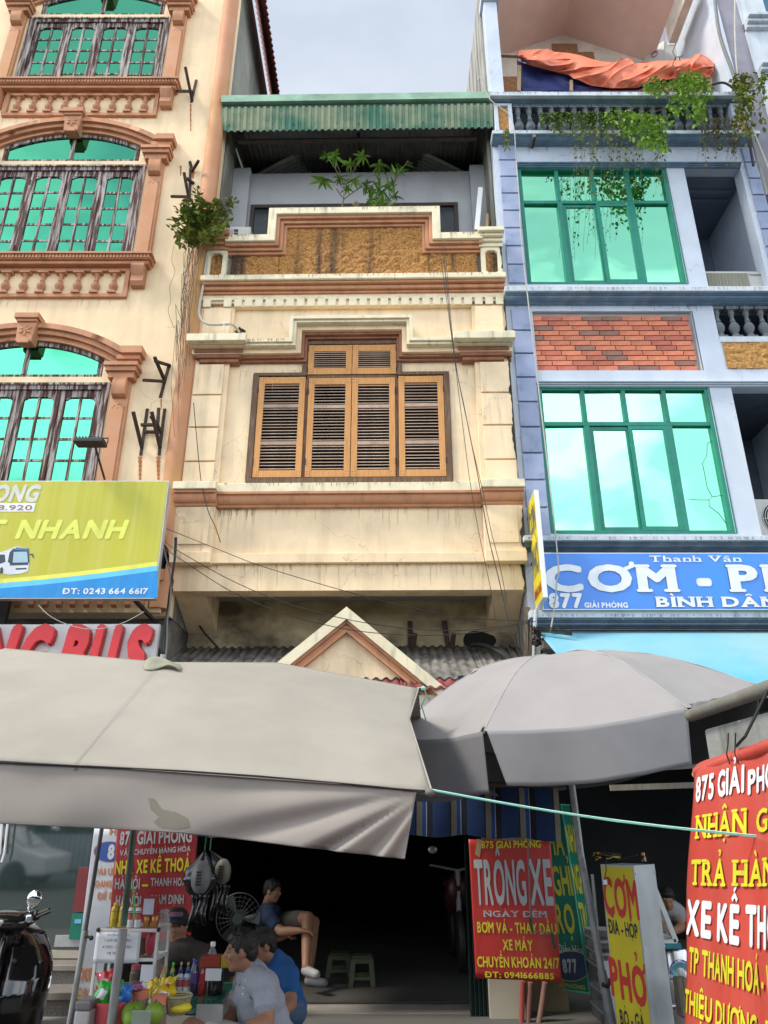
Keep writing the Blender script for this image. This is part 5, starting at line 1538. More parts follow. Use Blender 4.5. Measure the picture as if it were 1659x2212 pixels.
# damp stain on the valance follows its folds
def near_uv(px, py):
    best = None
    for i in range(201):
        u = i/200; a = interp(vt, u); b = interp(vb, u)
        if best is None or abs(a[0]+(b[0]-a[0])*.6-px) < best[0]: best = (abs(a[0]+(b[0]-a[0])*.6-px), u, a, b)
    _, u, a, b = best
    return u, (py-a[1])/(b[1]-a[1])
uv = [near_uv(*zz14(*p_)) for p_ in stpts]
def inpoly(u, v):
    c = False; n = len(uv)
    for i in range(n):
        x1_, y1_ = uv[i]; x2_, y2_ = uv[(i+1) % n]
        if (y1_ > v) != (y2_ > v) and u < (x2_-x1_)*(v-y1_)/(y2_-y1_)+x1_: c = not c
    return c
us = [p_[0] for p_ in uv]; vs_ = [p_[1] for p_ in uv]
nu, nv = 46, 30; u0, u1, v0, v1 = min(us), max(us), min(vs_), max(vs_)
for i in range(nu):
    for j in range(nv):
        ua, ub = u0+(u1-u0)*i/nu, u0+(u1-u0)*(i+1)/nu; va, vb_ = v0+(v1-v0)*j/nv, v0+(v1-v0)*(j+1)/nv
        if inpoly((ua+ub)/2, (va+vb_)/2):
            ms.face([Vector(vf(a_, b_))+Vector((0, -.0022, 0)) for a_, b_ in ((ua, vb_), (ub, vb_), (ub, va), (ua, va))])
ms.build('damp_stain', mat('damp_cloth', (.19, .175, .14), .9, .06, 3), PL, smooth=80)
# edge piping, corner knot, frame
MB().tube([P(a, b+1.5, 3.352)-off for a, b in vt], .0035, 5).build('front_edge_seam', mat('dark_webbing', (.03, .028, .025), .9), PL)  # dark webbing seam where the valance joins the canopy
MB().tube([FR_-off, (FR_.lerp(MR_, .5))-off, MR_-off, MR_.lerp(RR_, .5)-off, RR_-off], .005, 5).build('side_piping', cloth_l, PL)
MB().ball(FR_-off+Vector((-.006, 0, -.008)), (.022, .02, .016), 8, 6).build('corner_cap', mat('dirty_rubber', (.16, .15, .13), .9), PL, smooth=60)
fr = MB()
hub = pk+Vector((0, 0, -.25))
for t in (FR_, FM, RR_, rb1, FL_): fr.tube([pk-off+Vector((0, 0, -.05)), Vector(t)-off+Vector((0, .01, -.02))], .008, 5)
fr.build('rib', steel, PL)
mb = MB()
a1, a2 = P(290, 1780, 4.25), P(238, 2230, 4.25)
MB().tube([a1+Vector((.0, 0, .5))-off, a1-off, P(267, 2000, 4.25)-off], .017, 10).build('pole', mat('green_painted_tube', (.03, .08, .045), .5, .3, 5, dirt=(.25, .27, .27), dirtf=.6, streak=(10, 10, 2)), PL, smooth=60)
MB().tube([P(266, 2008, 4.25)-off, P(240, 2212, 4.25)-off, (a2.x-off.x-.1, a2.y-off.y, 0)], .0225, 10).build('lower_pole', steel, PL, smooth=60)
MB().tube([P(*z4(1255, 800), 4.22)-off, P(*z4(1275, 940), 4.22)-off, P(*z4(1268, 1130), 4.22)-off], .004, 5).build('green_string', mat('green_string', (.08, .5, .12), .6), PL)
# scrap of cloth at the top and finial
def scr(u, v):
    a = P(311+80*u, 1430-5*sin(u*3)+16*v*(1+.35*sin(u*7)), 4.50-.08*v)
    return tuple(a+Vector((0, -.015*sin(u*9), .02*sin(u*5)*(1-v)))-off)
MB().grid(scr, 24, 6).build('top_cap', mat('olive_rag', (.27, .27, .20), .9, .2, 10), PL, smooth=60, solid=.004)
MB().tube([pk-off+Vector((0, 0, -.02)), pk-off+Vector((0, 0, .045))], .016, 8).build('finial', steel, PL, smooth=60)
SP = thing('tent_pole', 'thin grey steel pole standing by the white pull-up banner', 'pole', (P(150, 2212, 4.9).x-.05, 4.9, .12))
o = SP.location
MB().tube([P(228, 1740, 4.9)-o, P(183, 2020, 4.9)-o], .0125, 10).build('upper_tube', mat('dark_tube', (.10, .10, .10), .5, .3, 6), SP, smooth=60)
MB().tube([P(185, 2010, 4.9)-o, P(150, 2212, 4.9)-o, (0, 0, 0)], .017, 10).build('lower_tube', steel, SP, smooth=60)
MB().tube([P(184, 2022, 4.87)-o, P(196, 2025, 4.87)-o], .008, 6).ball(P(197, 2026, 4.87)-o, .014, 6, 4).build('wing_bolt', rust, SP)

# ---- round parasol
rk = P(1195, 1418, 5.6)
PR = thing('parasol', 'round blue-grey parasol with ragged flaps in front of the cyan awning', 'parasol', (rk.x, rk.y, .12))
off = Vector((rk.x, rk.y, .12))
r1_ = P(1045, 1579, 4.50); r2_ = P(1484, 1529, 4.25); r0_ = P(842, 1590, 5.3); r3_ = P(1640, 1480, 5.0)
r4_ = Vector((2.35, 6.3, 2.35)); r5_ = Vector((1.6, 6.9, 2.2)); r6_ = Vector((.8, 6.8, 2.15)); r7_ = Vector((.1, 6.2, 2.1))
rims = [r0_, r1_, r2_, r3_, r4_, r5_, r6_, r7_]
bow = [.085, .08, .08, .06, .05, .05, .05, .10]
def canopy_pt(k, u, v):      # k panel, u across, v from the top to the rim
    a, b = rims[k], rims[(k+1) % 8]
    def rib(R_, v, bw):
        q = rk.lerp(R_, v); q.z += bw*2.2*sin(pi*min(v, 1))**1.0*(1-.25*v); return q
    p0 = rib(a, v, bow[k]); p1 = rib(b, v, bow[(k+1) % 8])
    q = p0.lerp(p1, u)
    q.z -= .035*sin(pi*u)*v
    q += Vector((0, 0, .006*noise.noise(Vector((u*5+k, v*6, 1)))))
    return q
mb = MB()
for k in range(8): mb.grid(lambda u, v, k=k: tuple(canopy_pt(k, u, v)-off), 16, 20)
mb.build('canopy', cloth_r, PR, smooth=80)
sm = MB()
for k in range(8): sm.tube([canopy_pt(k, 0, i/12)-off+Vector((0, -.001, .002)) for i in range(13)], .0025, 5)
sm.build('seam', mat('pale_thread_seam', (.42, .41, .41), .9), PR)
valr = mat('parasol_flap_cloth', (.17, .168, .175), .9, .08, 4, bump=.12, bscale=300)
def flap(k, px0, px1, u0=0.0, u1=1.0, drop=.32, edges=None):
    a, b = canopy_pt(k, u0, 1), canopy_pt(k, u1, 1)
    def f(u, v):
        q = canopy_pt(k, u0+(u1-u0)*u, 1)
        out = (q-rk); out.z = 0; out.normalize()
        low = edges[0](u) if edges else drop
        rag = .006*noise.noise(Vector((u*60+k, 0, 3)))*(1 if v > .97 else 0)
        sh = edges[1](u) if edges else 0
        dirv = (b-a).normalized()
        return tuple(q+Vector((0, 0, -(low+rag)*v))+out*(.012*sin(u*9+2*k)*v-.05*v)+dirv*(sh*v)-off)
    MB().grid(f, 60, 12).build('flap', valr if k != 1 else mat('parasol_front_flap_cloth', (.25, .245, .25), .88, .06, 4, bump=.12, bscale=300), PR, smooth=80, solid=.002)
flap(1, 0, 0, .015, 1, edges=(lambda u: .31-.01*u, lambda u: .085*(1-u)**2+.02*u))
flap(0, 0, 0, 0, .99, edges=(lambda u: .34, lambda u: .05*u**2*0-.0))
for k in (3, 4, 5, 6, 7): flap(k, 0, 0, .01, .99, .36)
fr = MB()
for k in range(8): fr.tube([rk-off+Vector((0, 0, -.03))]+[canopy_pt(k, 0, i/6)-off+Vector((0, 0, -.012)) for i in range(1, 7)], .006, 5)
fr.build('rib', steel, PR)
MB().grid(lambda u, v: tuple(P(1160+80*u, 1425-10*sin(pi*u)-4*sin(u*8)+3*v, 5.52-.1*v)+Vector((0, 0, .015*sin(u*11)))-off), 24, 4).build('top_cap', mat('dark_rag', (.09, .09, .1), .9), PR, smooth=60, solid=.004)
# torn piece over the pipe
MB().grid(lambda u, v: tuple(P(1488+112*u, 1520+14*v*(1+.9*sin(u*4.2))-22*u+10*sin(u*9)*v, 3.95-.6*u)+Vector((.012*sin(u*22+v*3), -.02*v, 0))-off), 40, 8).build('torn_flap', valr, PR, smooth=80, solid=.002)
# slanting pole of the neighbouring frame
o = off
foot = P(1322, 2212, 5.9); foot = Vector((foot.x+.05, 5.9, .12))
MB().tube([rk-o, P(1228, 1640, 5.8)-o, P(*z10(1160, 700), 5.9)-o, P(*z10(1350, 1750), 5.9)-o], .026, 10).build('pole', steel, PR, smooth=60)
MB().tube([P(*z10(1348, 1740), 5.9)-o, P(1322, 2212, 5.9)-o, foot-o], .033, 10).build('lower_pole', steel, PR, smooth=60)
MB().tube([P(*z10(1350, 1860), 5.86)-o, P(*z10(1405, 1880), 5.86)-o, P(*z10(1425, 1810), 5.86)-o], .014, 8).build('clamp', rust, PR, smooth=60)

# ---- mint rope from the parasol corner to the right
rp = thing('rope', 'mint plastic rope stretched from the left parasol corner to the right edge', 'rope', tuple(FR_))
a = FR_; b = P(1720, 1815, 2.9)
pts = [a.lerp(b, i/20)+Vector((0, 0, -.02*sin(pi*i/20))) for i in range(21)]
MB().tube([q-a for q in pts], .0045, 6).build('strand', mat('mint_plastic', (.22, .62, .50), .4, .1, 30), rp, smooth=60)
MB().tube([q-a+Vector((0, -.004, .004)) for q in pts], .002, 5).build('strand', mat('mint_plastic_light', (.5, .8, .7), .4), rp, smooth=60)
kn = thing('rope', 'knotted green rope tying the rear corner of the left parasol', 'rope', tuple(RR_))
MB().tube([(-.01, 0, 0), (.03, 0, .01), (.05, .02, -.04), (.02, .05, -.1), (.06, .3, -.16)], .004, 5).ball((.03, 0, 0), .016, 6, 4).build('strand', MATS['mint_plastic'], kn)

# ---- cyan tarpaulin awning of the restaurant
AW = thing('awning', 'cyan tarpaulin awning stretched below the blue restaurant sign', 'awning', (1.9, 7.9, 3.0))
o = AW.location
ta, tb = P(1164, 1367, 7.7), P(1800, 1367, 7.7)
ba = P(1330, 1500, 5.9); bb = P(1800, 1500, 5.9)
aw_m = mat('cyan_tarpaulin', (.10, .40, .55), .55, .10, 1.3, dirt=(.30, .46, .46), dirtf=.7, streak=(.7, .7, .7), dlo=.4, dhi=.65, bump=.1, bscale=10)
def awf(u, v):
    a = ta.lerp(tb, u); b = ba.lerp(bb, u); q = a.lerp(b, v)
    return tuple(q+Vector((0, 0, -.09*sin(pi*v)-.02*sin(u*14)*v*(1-v)*4+.03*noise.noise(Vector((u*4, v*3, 0)))*sin(pi*v)))-o)
MB().grid(awf, 60, 30).build('tarpaulin', aw_m, AW, smooth=80, solid=.002)
MB().bar(P(1172, 1393, 7.75)-o, P(1260, 1405, 7.75)-o, .05, .08).build('frame_bar', mat('timber_batten', (.28, .25, .2), .8, .2, 5, wood=True), AW)
for a_, b_ in ((ba, bb), (P(1318, 1702, 7.2), P(1560, 1694, 7.2)), (P(1330, 1664, 7.3), P(1560, 1650, 7.3))): MB().bar(a_-o, b_-o, .03, .05).build('frame_bar', MATS['timber_batten'], AW)

# ---- pipe, concrete slab
pp = thing('steel_gutter', 'weathered steel pipe running toward the street above the concrete slab at right', 'pipe', (1.5, 3.74, 2.07))
e0 = P(1491, 1546, 3.74); e1 = Vector((e0.x+.01, 1.2, e0.z+.02))
MB().tube([e0-pp.location, e1-pp.location], .029, 14).build('tube', mat('rusty_pale_pipe', (.17, .165, .14), .7, .2, 6, dirt=(.12, .07, .04), dirtf=.7, streak=(6, 3, 6), bump=.3), pp, smooth=60)
pp2 = MB().tube([e0+Vector((0, .01, 0))-pp.location, e1-pp.location+Vector((0, 0, 0))], .028, 10)
cs = thing('concrete_slab', 'stained concrete slab wall behind the large red banner', 'wall', (e0.x+.02, 3.7, .12))
cm = mat('stained_concrete', (.25, .26, .245), .9, .15, 2.5, dirt=(.10, .11, .10), dirtf=.7, streak=(7, 7, .8), dlo=.45, dhi=.7, bump=.4, bscale=30, speck=((.6, .62, .6), 9, .66))
MB().box(.02, .12, -2.6, 0, 0, e0.z-.12-.07).build('slab', cm, cs, bevel=.01)
MB().tube([P(1659, 1490, 2.9)-cs.location, P(1610, 1590, 3.0)-cs.location, P(1590, 1612, 3.1)-cs.location], .006, 5).build('hanging_cord', black_r, cs)

# ---- striped awning over the garage
SAY = 6.75
SA = thing('awning', 'blue striped roll-up awning hanging over the dark garage mouth', 'awning', (P(1050, 1750, SAY).x, SAY, P(1050, 1750, SAY).z))
o = SA.location
strm = [mat('awning_navy', (.012, .035, .11), .8), mat('awning_beige', (.20, .175, .135), .8), mat('awning_blue', (.015, .06, .22), .8), mat('awning_white_line', (.35, .36, .38), .8), mat('awning_black', (.008, .01, .016), .8)]
seq = [(150, 0), (12, 4), (50, 1), (34, 2), (6, 3), (50, 4)]
xs_, x = [], -2270  # unseen left stretch behind the parasol valance, added to keep daylight out of the garage
while x < 960:
    for w_, k in seq:
        xs_.append((x, min(x+w_, 960), k)); x += w_
        if x >= 960: break
for (a_, b_, k) in xs_:
    def f(u, v, a_=a_, b_=b_):
        zx = a_+(b_-a_)*u
        lean = 1+.03*v
        yt_ = 115; yb_2 = 545+(40*(zx-150)/750 if zx > 150 else 0)-abs((zx+100))*.0
        q = P(*z10(zx*lean+(10*v), yt_+(yb_2-yt_)*v), SAY)
        return tuple(q+Vector((0, .012*sin(zx*.02)+.05*v*v, .01*sin(zx*.013)*v))-o)
    MB().grid(f, 2, 8).build('stripe', strm[k], SA, smooth=80)
MB().tube([P(*z10(-2260, 88), SAY)-o, P(*z10(1030, 88), SAY)-o], .022, 8).build('roller_bar', mat('rusty_bar', (.14, .12, .09), .7, .3, 8), SA, smooth=60)
MB().grid(lambda u, v: tuple(P(*z10(-2260+3210*u, 100), SAY)+Vector((0, .95*v, .28*v))-o), 2, 2).build('awning_top', strm[0], SA)  # top follows the added unseen stretch and blocks sky light
ck = MB().tube([P(*z10(690, 585), 6.5)-o, P(*z10(714, 1270), 6.5)-o], .006, 6)
ck.tube([P(*z10(735, 1390), 6.5)-o, P(*z10(905, 1403), 6.5)-o], .005, 6)
ck.build('crank_rod', greycable, SA)
MB().tube([P(*z10(714, 1265), 6.5)-o, P(*z10(733, 1395), 6.5)-o], .011, 8).tube([P(*z10(905, 1400), 6.5)-o, P(*z10(932, 1540), 6.5)-o], .012, 8).build('crank_handle', mat('dark_green_grip', (.01, .07, .05), .5), SA, smooth=60)

# ================================================================== ground level of the street front
# pillar, folding gate, hoses
PY = 7.05
x0, x1 = P(1055, 2100, PY).x, P(1130, 2100, PY).x
MB().box(0, x1-x0, 0, .6, 0, 2.8).build('pillar', mat('dull_cream_pillar', (.50, .46, .36), .85, .1, 2, dirt=(.2, .18, .14), dirtf=.4), None, label='cream pillar beside the folding gate under the red parking banner', cat='pillar', loc=(x0, PY, .12))
x2 = P(1240, 2100, PY).x
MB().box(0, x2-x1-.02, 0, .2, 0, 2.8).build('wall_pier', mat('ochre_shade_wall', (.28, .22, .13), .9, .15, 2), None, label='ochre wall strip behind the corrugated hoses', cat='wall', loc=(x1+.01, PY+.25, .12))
FG = thing('folding_gate', 'dark green folding steel gate pushed open beside the cream pillar', 'gate', (P(1015, 2150, 7.15).x, 7.15, .12))
gw = P(1055, 2150, 7.15).x-P(1015, 2150, 7.15).x
gm_ = mat('dark_green_steel', (.012, .035, .03), .45, .2, 8)
fl_me = MB().box(0, gw/9, 0, .035, 0, 2.75).pyz([(-.03, 0), (0, 0), (0, 2.75), (-.03, 2.75)], 0, gw/20).mesh('gate_leaf', gm_)
for i in range(9): link_mesh('gate_leaf', fl_me, FG, loc=(i*gw/9, (i % 2)*.02, 0))
HS = []
for i, (pts, c, lab) in enumerate(((((650, 1830), (640, 2050), (635, 2300)), (.36, .08, .07), 'leftmost red corrugated hose below the parking banner'), (((715, 1840), (700, 2050), (690, 2300)), (.30, .15, .12), 'middle brownish corrugated hose below the parking banner'), (((845, 1840), (815, 2050), (770, 2300)), (.32, .19, .15), 'rightmost pale brown corrugated hose below the parking banner'))):
    cc = [P(*z10(*q_), 6.95) for q_ in pts]
    path = []
    for j in range(90):
        f = j/89*2; k = min(int(f), 1); path.append(cc[k].lerp(cc[k+1], f-k))
    rs = [.024 if j % 2 else .019 for j in range(90)]
    o_ = MB().tube([q_-cc[2] for q_ in path], rs, 10).build('corrugated_hose', mat('hose_%d' % i, c, .5), None, smooth=30, label=lab, cat='hose', loc=tuple(cc[2]), group='corrugated hoses')
# garage floor edge / step, restaurant room
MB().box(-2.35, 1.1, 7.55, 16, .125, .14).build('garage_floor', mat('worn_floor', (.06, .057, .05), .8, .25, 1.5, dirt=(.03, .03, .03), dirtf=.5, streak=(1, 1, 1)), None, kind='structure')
MB().box(-2.35, 1.1, 7.2, 7.54, .0, .123).build('doorstep', mat('pale_doorstep', (.24, .22, .19), .85, .2, 3), None, kind='structure')
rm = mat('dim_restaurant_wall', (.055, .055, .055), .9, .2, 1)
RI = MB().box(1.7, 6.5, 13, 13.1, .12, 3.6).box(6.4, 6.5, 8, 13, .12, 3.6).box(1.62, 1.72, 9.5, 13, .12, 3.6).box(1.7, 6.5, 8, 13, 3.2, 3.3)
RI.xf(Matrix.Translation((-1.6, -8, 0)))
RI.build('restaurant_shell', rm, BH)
bb_ = MB().bar((2.3-1.6, 1.5, 2.75), (6.2-1.6, 1.5, 2.75), .12, .10).bar((2.3-1.6, .8, 2.95), (6.2-1.6, .8, 2.95), .10, .10)
bb_.build('ceiling_batten', mat('pale_batten', (.26, .24, .2), .8), BH)
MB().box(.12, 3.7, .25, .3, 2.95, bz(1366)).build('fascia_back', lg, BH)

# ---- left shop: glass door front, granite steps
GSY = 7.75
LG = thing('glass_shop_window', 'frameless dark glass shop window above the granite steps', 'shop window', (-4.5, GSY, .5))
xg = P(176, 2040, GSY).x
dg = mat('dark_green_shop_glass', (.028, .045, .042), .04, .1, 1.0, spec=.9, ior=2.1)
for a_, b_ in ((-2.4, -1.16), (-1.15, xg+4.5)):
    MB().box(a_, b_, 0, .012, 0, 2.45).build('pane', dg, LG)
MB().box(-2.4, xg+4.5+.0, -.03, .05, -.06, -.0).box(xg+4.5, xg+4.54, -.03, .05, -.0, 2.45).build('base_rail', mat('beige_rail', (.42, .38, .30), .6), LG)
a_ = P(*z4(520, 1385), GSY); MB().box(a_.x+4.5, a_.x+4.5+.25, -.02, .0, .03, .12).build('floor_spring_cover', alum, LG)
MB().tube([P(*z4(20, 180), GSY-.08)-LG.location, P(*z4(-5, 520), GSY-.08)-LG.location], .012, 8).tube([P(*z4(78, 180), GSY-.08)-LG.location, P(*z4(42, 500), GSY-.08)-LG.location, P(*z4(15, 590), GSY-.08)-LG.location], .011, 8).build('door_handle', white_paint, LG, smooth=60)
gcr = P(*z4(735, 1200), GSY-.06)
a_, b_ = P(*z4(685, 1075), GSY-.05), P(*z4(775, 1320), GSY-.05)
MB().box(a_.x+4.5, b_.x+4.5, -.05, -.012, b_.z-.5, a_.z-.5).build('green_notice', p_green, LG)
a_, b_ = P(*z4(712, 1130), GSY-.05), P(*z4(770, 1170), GSY-.05)
MB().box(a_.x+4.5, b_.x+4.5, -.056, -.052, b_.z-.5, a_.z-.5).build('blue_sticker', pm('sky_print', (.15, .45, .7)), LG)
a_, b_ = P(*z4(745, 640), GSY-.05), P(*z4(830, 1060), GSY-.05)
MB().box(a_.x+4.5, b_.x+4.5, -.05, -.012, b_.z-.5, a_.z-.5).build('red_notice', pm('dark_red_print', (.2, .03, .03)), LG)
gran = mat('speckled_granite', (.17, .15, .135), .6, .2, 60, speck=((.36, .33, .30), 140, .56))
cstep = mat('concrete_riser', (.26, .24, .20), .85, .2, 4)
zf0 = .44
ST = thing('steps', 'speckled granite steps below the dark glass shop front', 'steps', (-4.5, 7.0, 0))
for i, (y0_, y1_, z0_, z1_, m_) in enumerate(((.45, 1.0, .0, .43, gran), (.42, .452, .385, .432, cstep), (.12, .449, .0, .29, gran), (.08, .119, .235, .293, cstep), (-.15, .079, .0, .13, cstep))):
    for j, (xa_, xb2) in enumerate(((-2.3, -.62), (-.615, .35), (.355, 1.0), (1.005, 2.05))):
        MB().box(xa_, xb2, y0_, y1_, z0_+.005, z1_).build('step_slab', m_, ST, bevel=.004)
MB().box(-7, -2.55, 8.3, 8.5, .4, 3.4).box(-2.50, -2.42, 7.8, 9, 0, 3.3).build('interior_wall', darkin, None, kind='structure')

# across the street, behind the photographer: railing and a parked white car that the shop glass mirrors
FN_ = thing('railing', 'green iron railing across the street seen only as a reflection', 'railing', (-12, -7.2, 0))
for z_ in (.25, 1.75): MB().box(-6, 6, -.02, .02, z_, z_+.05).build('rail', gm_, FN_)
me_b = MB().box(-.012, .012, -.012, .012, .1, 1.95).mesh('bar', gm_)
for i in range(80): link_mesh('bar', me_b, FN_, loc=(-5.95+i*.15, 0, 0))
MB().box(-6, 6, .5, .6, 0, 1.2).build('low_wall', pw, None, label='pale low wall behind the railing across the street', cat='wall', loc=(-12, -8.6, 0))
PC = thing('parked_car', 'white parked car across the street seen only as a reflection', 'car', (-10.5, -5.6, 0))
car_p = [(-2.1, .3), (2.1, .3), (2.15, .75), (1.5, .92), (.75, 1.42), (-.85, 1.45), (-1.6, .98), (-2.15, .9)]
MB().pxz(car_p, -.82, .82).build('body', mat('white_car_paint', (.7, .7, .7), .25, .05, 5, coat=.6), PC, bevel=.08, seg=3)
for y_ in (-.835, .83): MB().pxz([(-1.35, .97), (1.25, .95), (.68, 1.34), (-.8, 1.36)], y_, y_+.006).build('side_window', mat('dark_car_glass', (.02, .02, .02), .05), PC)
MB().hexa([(1.46, -.7, .95), (1.46, .7, .95), (.80, .62, 1.40), (.80, -.62, 1.40)], [(1.48, -.7, .96), (1.48, .7, .96), (.82, .62, 1.41), (.82, -.62, 1.41)]).build('windscreen', MATS['dark_car_glass'], PC)
for x_ in (-1.35, 1.35):
    for y_ in (-.75, .75): MB().lathe([(.2, -.1), (.32, -.08), (.33, 0), (.32, .08), (.2, .1)], (0, 0, 0), 20, axis='y').build('wheel', black_r, PC, smooth=50, loc=(x_, y_, .33))
# ================================================================== people
skin_m = mat('tanned_skin', (.30, .15, .09), .55, .08, 6, bump=.05, bscale=60, sub=.08)
skin_lip = mat('lip', (.22, .08, .06), .5)
hair_m = mat('black_hair', (.012, .010, .009), .55, .3, 40, bump=.5, bscale=90)
eye_w = mat('eye_white', (.22, .19, .16), .4); eye_d = mat('eye_dark', (.01, .008, .006), .2)

def cap_tube(mb, p, q, r0, r1, n=14, flat=1.0, ax=None):
    """tapered limb with rounded ends"""
    p = Vector(p); q = Vector(q); d = (q-p); L_ = d.length; d.normalize()
    pts, rs = [], []
    for i in range(4):
        a = pi/2*(1-i/4); pts.append(p-d*r0*sin(a)); rs.append(max(r0*cos(a), .001))
    for i in range(5):
        f = i/4; pts.append(p.lerp(q, f)); rs.append(r0+(r1-r0)*f)
    for i in range(1, 5):
        a = pi/2*i/4; pts.append(q+d*r1*sin(a)); rs.append(max(r1*cos(a), .001))
    mb.tube(pts, rs, n); return mb
def ell(mb, c, r, M=None, nu=18, nv=12):
    m2 = MB().ball((0, 0, 0), r, nu, nv)
    M = (Matrix.Translation(Vector(c)) @ (M or Matrix.Identity(4)))
    m2.xf(M); n = len(mb.v); mb.v += m2.v; mb.f += [tuple(i+n for i in f) for f in m2.f]; return mb
def remeshed(mb, name, m, parent, vox=.008, smooth=4, **k):
    me = mb.mesh('raw', None)
    o = bpy.data.objects.new('raw', me); COL.objects.link(o)
    r = o.modifiers.new('r', 'REMESH'); r.mode = 'VOXEL'; r.voxel_size = vox; r.use_smooth_shade = True
    s = o.modifiers.new('s', 'SMOOTH'); s.factor = .5; s.iterations = smooth
    dg = bpy.context.evaluated_depsgraph_get()
    e = bpy.data.meshes.new_from_object(o.evaluated_get(dg)); e.name = name
    bpy.data.objects.remove(o); bpy.data.meshes.remove(me)
    e.materials.clear(); e.materials.append(m)
    e.polygons.foreach_set('use_smooth', [True]*len(e.polygons))
    return link_mesh(name, e, parent, **k)
def basis(f, u):
    """matrix whose x is forward, z is up"""
    f = Vector(f).normalized(); u = Vector(u); s = u.cross(f).normalized(); u = f.cross(s).normalized()
    return Matrix(((f.x, s.x, u.x, 0), (f.y, s.y, u.y, 0), (f.z, s.z, u.z, 0), (0, 0, 0, 1)))
def person(label, head, hf, hu, neck, shL, shR, elL, elR, wrL, wrR, hip, knL, knR, anL, anR, shirt, shorts, root, build=1.0, hair=hair_m, cap=None, collar=None, finL=None, finR=None, shoes=None, vox=.008, sleeve=.62, tee=False):
    o = thing('person', label, 'person', root)
    off = Vector(root)
    V = lambda p: Vector(p)-off
    head, neck, shL, shR, elL, elR, wrL, wrR, hip, knL, knR, anL, anR = [V(p) for p in (head, neck, shL, shR, elL, elR, wrL, wrR, hip, knL, knR, anL, anR)]
    Hb = basis(hf, hu) @ Matrix.Diagonal((.80, .88, .88, 1)); Ht = Matrix.Translation(head) @ Hb
    hp = lambda x, y, z: Ht @ Vector((x, y, z))
    b = MB()
    # head: cranium, face, jaw, chin, nose, brow, cheeks, lips, ears
    ell(b, hp(-.012, 0, .030), (.098, .076, .088), Hb)
    ell(b, hp(.018, 0, -.015), (.072, .064, .085), Hb)
    ell(b, hp(.028, 0, -.068), (.052, .050, .042), Hb)
    ell(b, hp(.062, 0, -.092), (.022, .026, .020), Hb)
    cap_tube(b, hp(.088, 0, .018), hp(.108, 0, -.020), .0105, .013, 8); ell(b, hp(.101, .012, -.026), (.011, .010, .008), Hb, 8, 6); ell(b, hp(.101, -.012, -.026), (.011, .010, .008), Hb, 8, 6)
    cap_tube(b, hp(.078, -.038, .030), hp(.078, .038, .030), .013, .013, 8)
    for s in (-1, 1):
        ell(b, hp(.064, s*.040, -.022), (.024, .022, .022), Hb, 10, 8)
        ell(b, hp(-.008, s*.078, -.004), (.018, .010, .031), Hb @ Matrix.Rotation(s*.35, 4, 'Z'), 10, 8)
    ell(b, hp(.088, 0, -.052), (.013, .024, .0075), Hb, 10, 6); ell(b, hp(.084, 0, -.065), (.012, .020, .008), Hb, 10, 6)
    cap_tube(b, hp(-.022, 0, -.055), neck, .052, .060)
    # torso
    ch = (shL+shR)/2; sw = (shR-shL)
    up = (neck-hip).normalized(); sd = sw.normalized(); fw = up.cross(sd).normalized()
    if fw.dot(Vector(hf)) < 0 and abs(fw.dot(Vector(hf))) > .2: fw = -fw
    Tb = Matrix(((fw.x, sd.x, up.x, 0), (fw.y, sd.y, up.y, 0), (fw.z, sd.z, up.z, 0), (0, 0, 0, 1)))
    Lt = (neck-hip).length
    tors = [(.0, .125, .165), (.18, .125, .160), (.38, .120, .158), (.58, .122, .172), (.76, .115, .178), (.90, .080, .125)]
    def torso(mb, infl):
        for i, (t, a, c_) in enumerate(tors):
            ell(mb, hip.lerp(neck, t), (a*build+infl, c_*build+infl, .10+infl), Tb)
        for p_ in (shL, shR): cap_tube(mb, ch.lerp(p_, .15)+up*.03, p_, .07*build+infl, .060*build+infl)
        return mb
    torso(b, -.004)
    for sh_, el_, wr_ in ((shL, elL, wrL), (shR, elR, wrR)):
        cap_tube(b, sh_, el_, .054*build, .041*build); cap_tube(b, el_, el_.lerp(wr_, .35), .041*build, .043*build); cap_tube(b, el_.lerp(wr_, .35), wr_, .043*build, .027)
    for kn_, an_, s in ((knL, anL, -1), (knR, anR, 1)):
        hj = hip+sd*s*(.09)
        cap_tube(b, hj, kn_, .090*build, .062); cap_tube(b, kn_, kn_.lerp(an_, .35), .058, .056); cap_tube(b, kn_.lerp(an_, .35), an_, .056, .038)
        foot = Vector(((kn_-hj).x, (kn_-hj).y, 0)).normalized()
        cap_tube(b, an_+Vector((0, 0, -.03)), an_+foot*.14+Vector((0, 0, -.045)), .036, .030)
    # hands: palm, four fingers, thumb
    for (wr_, el_, fin) in ((wrL, elL, finL), (wrR, elR, finR)):
        d = Vector(fin).normalized() if fin else (wr_-el_).normalized()
        a = d.cross(Vector((0, 0, 1))); a = a.normalized() if a.length > .1 else Vector((0, 1, 0)); n_ = a.cross(d).normalized()
        for j in range(4):
            q0 = wr_+a*((j-1.5)*.019)+d*.075
            cap_tube(b, wr_+a*((j-1.5)*.008), q0, .016, .0125, 8)
            l = (.062, .075, .070, .054)[j]
            k1 = q0+d*l*.5-n_*.006; cap_tube(b, q0, k1, .0105, .0095, 8); cap_tube(b, k1, k1+d*l*.42-n_*.028, .0095, .0082, 8)
        t0 = wr_+d*.025-a*.022; t1 = t0+d*.035-a*.028-n_*.01; cap_tube(b, t0, t1, .014, .012, 8); cap_tube(b, t1, t1+d*.032-a*.008, .0115, .0095, 8)
    remeshed(b, 'body', skin_m, o, vox*.85, 3)
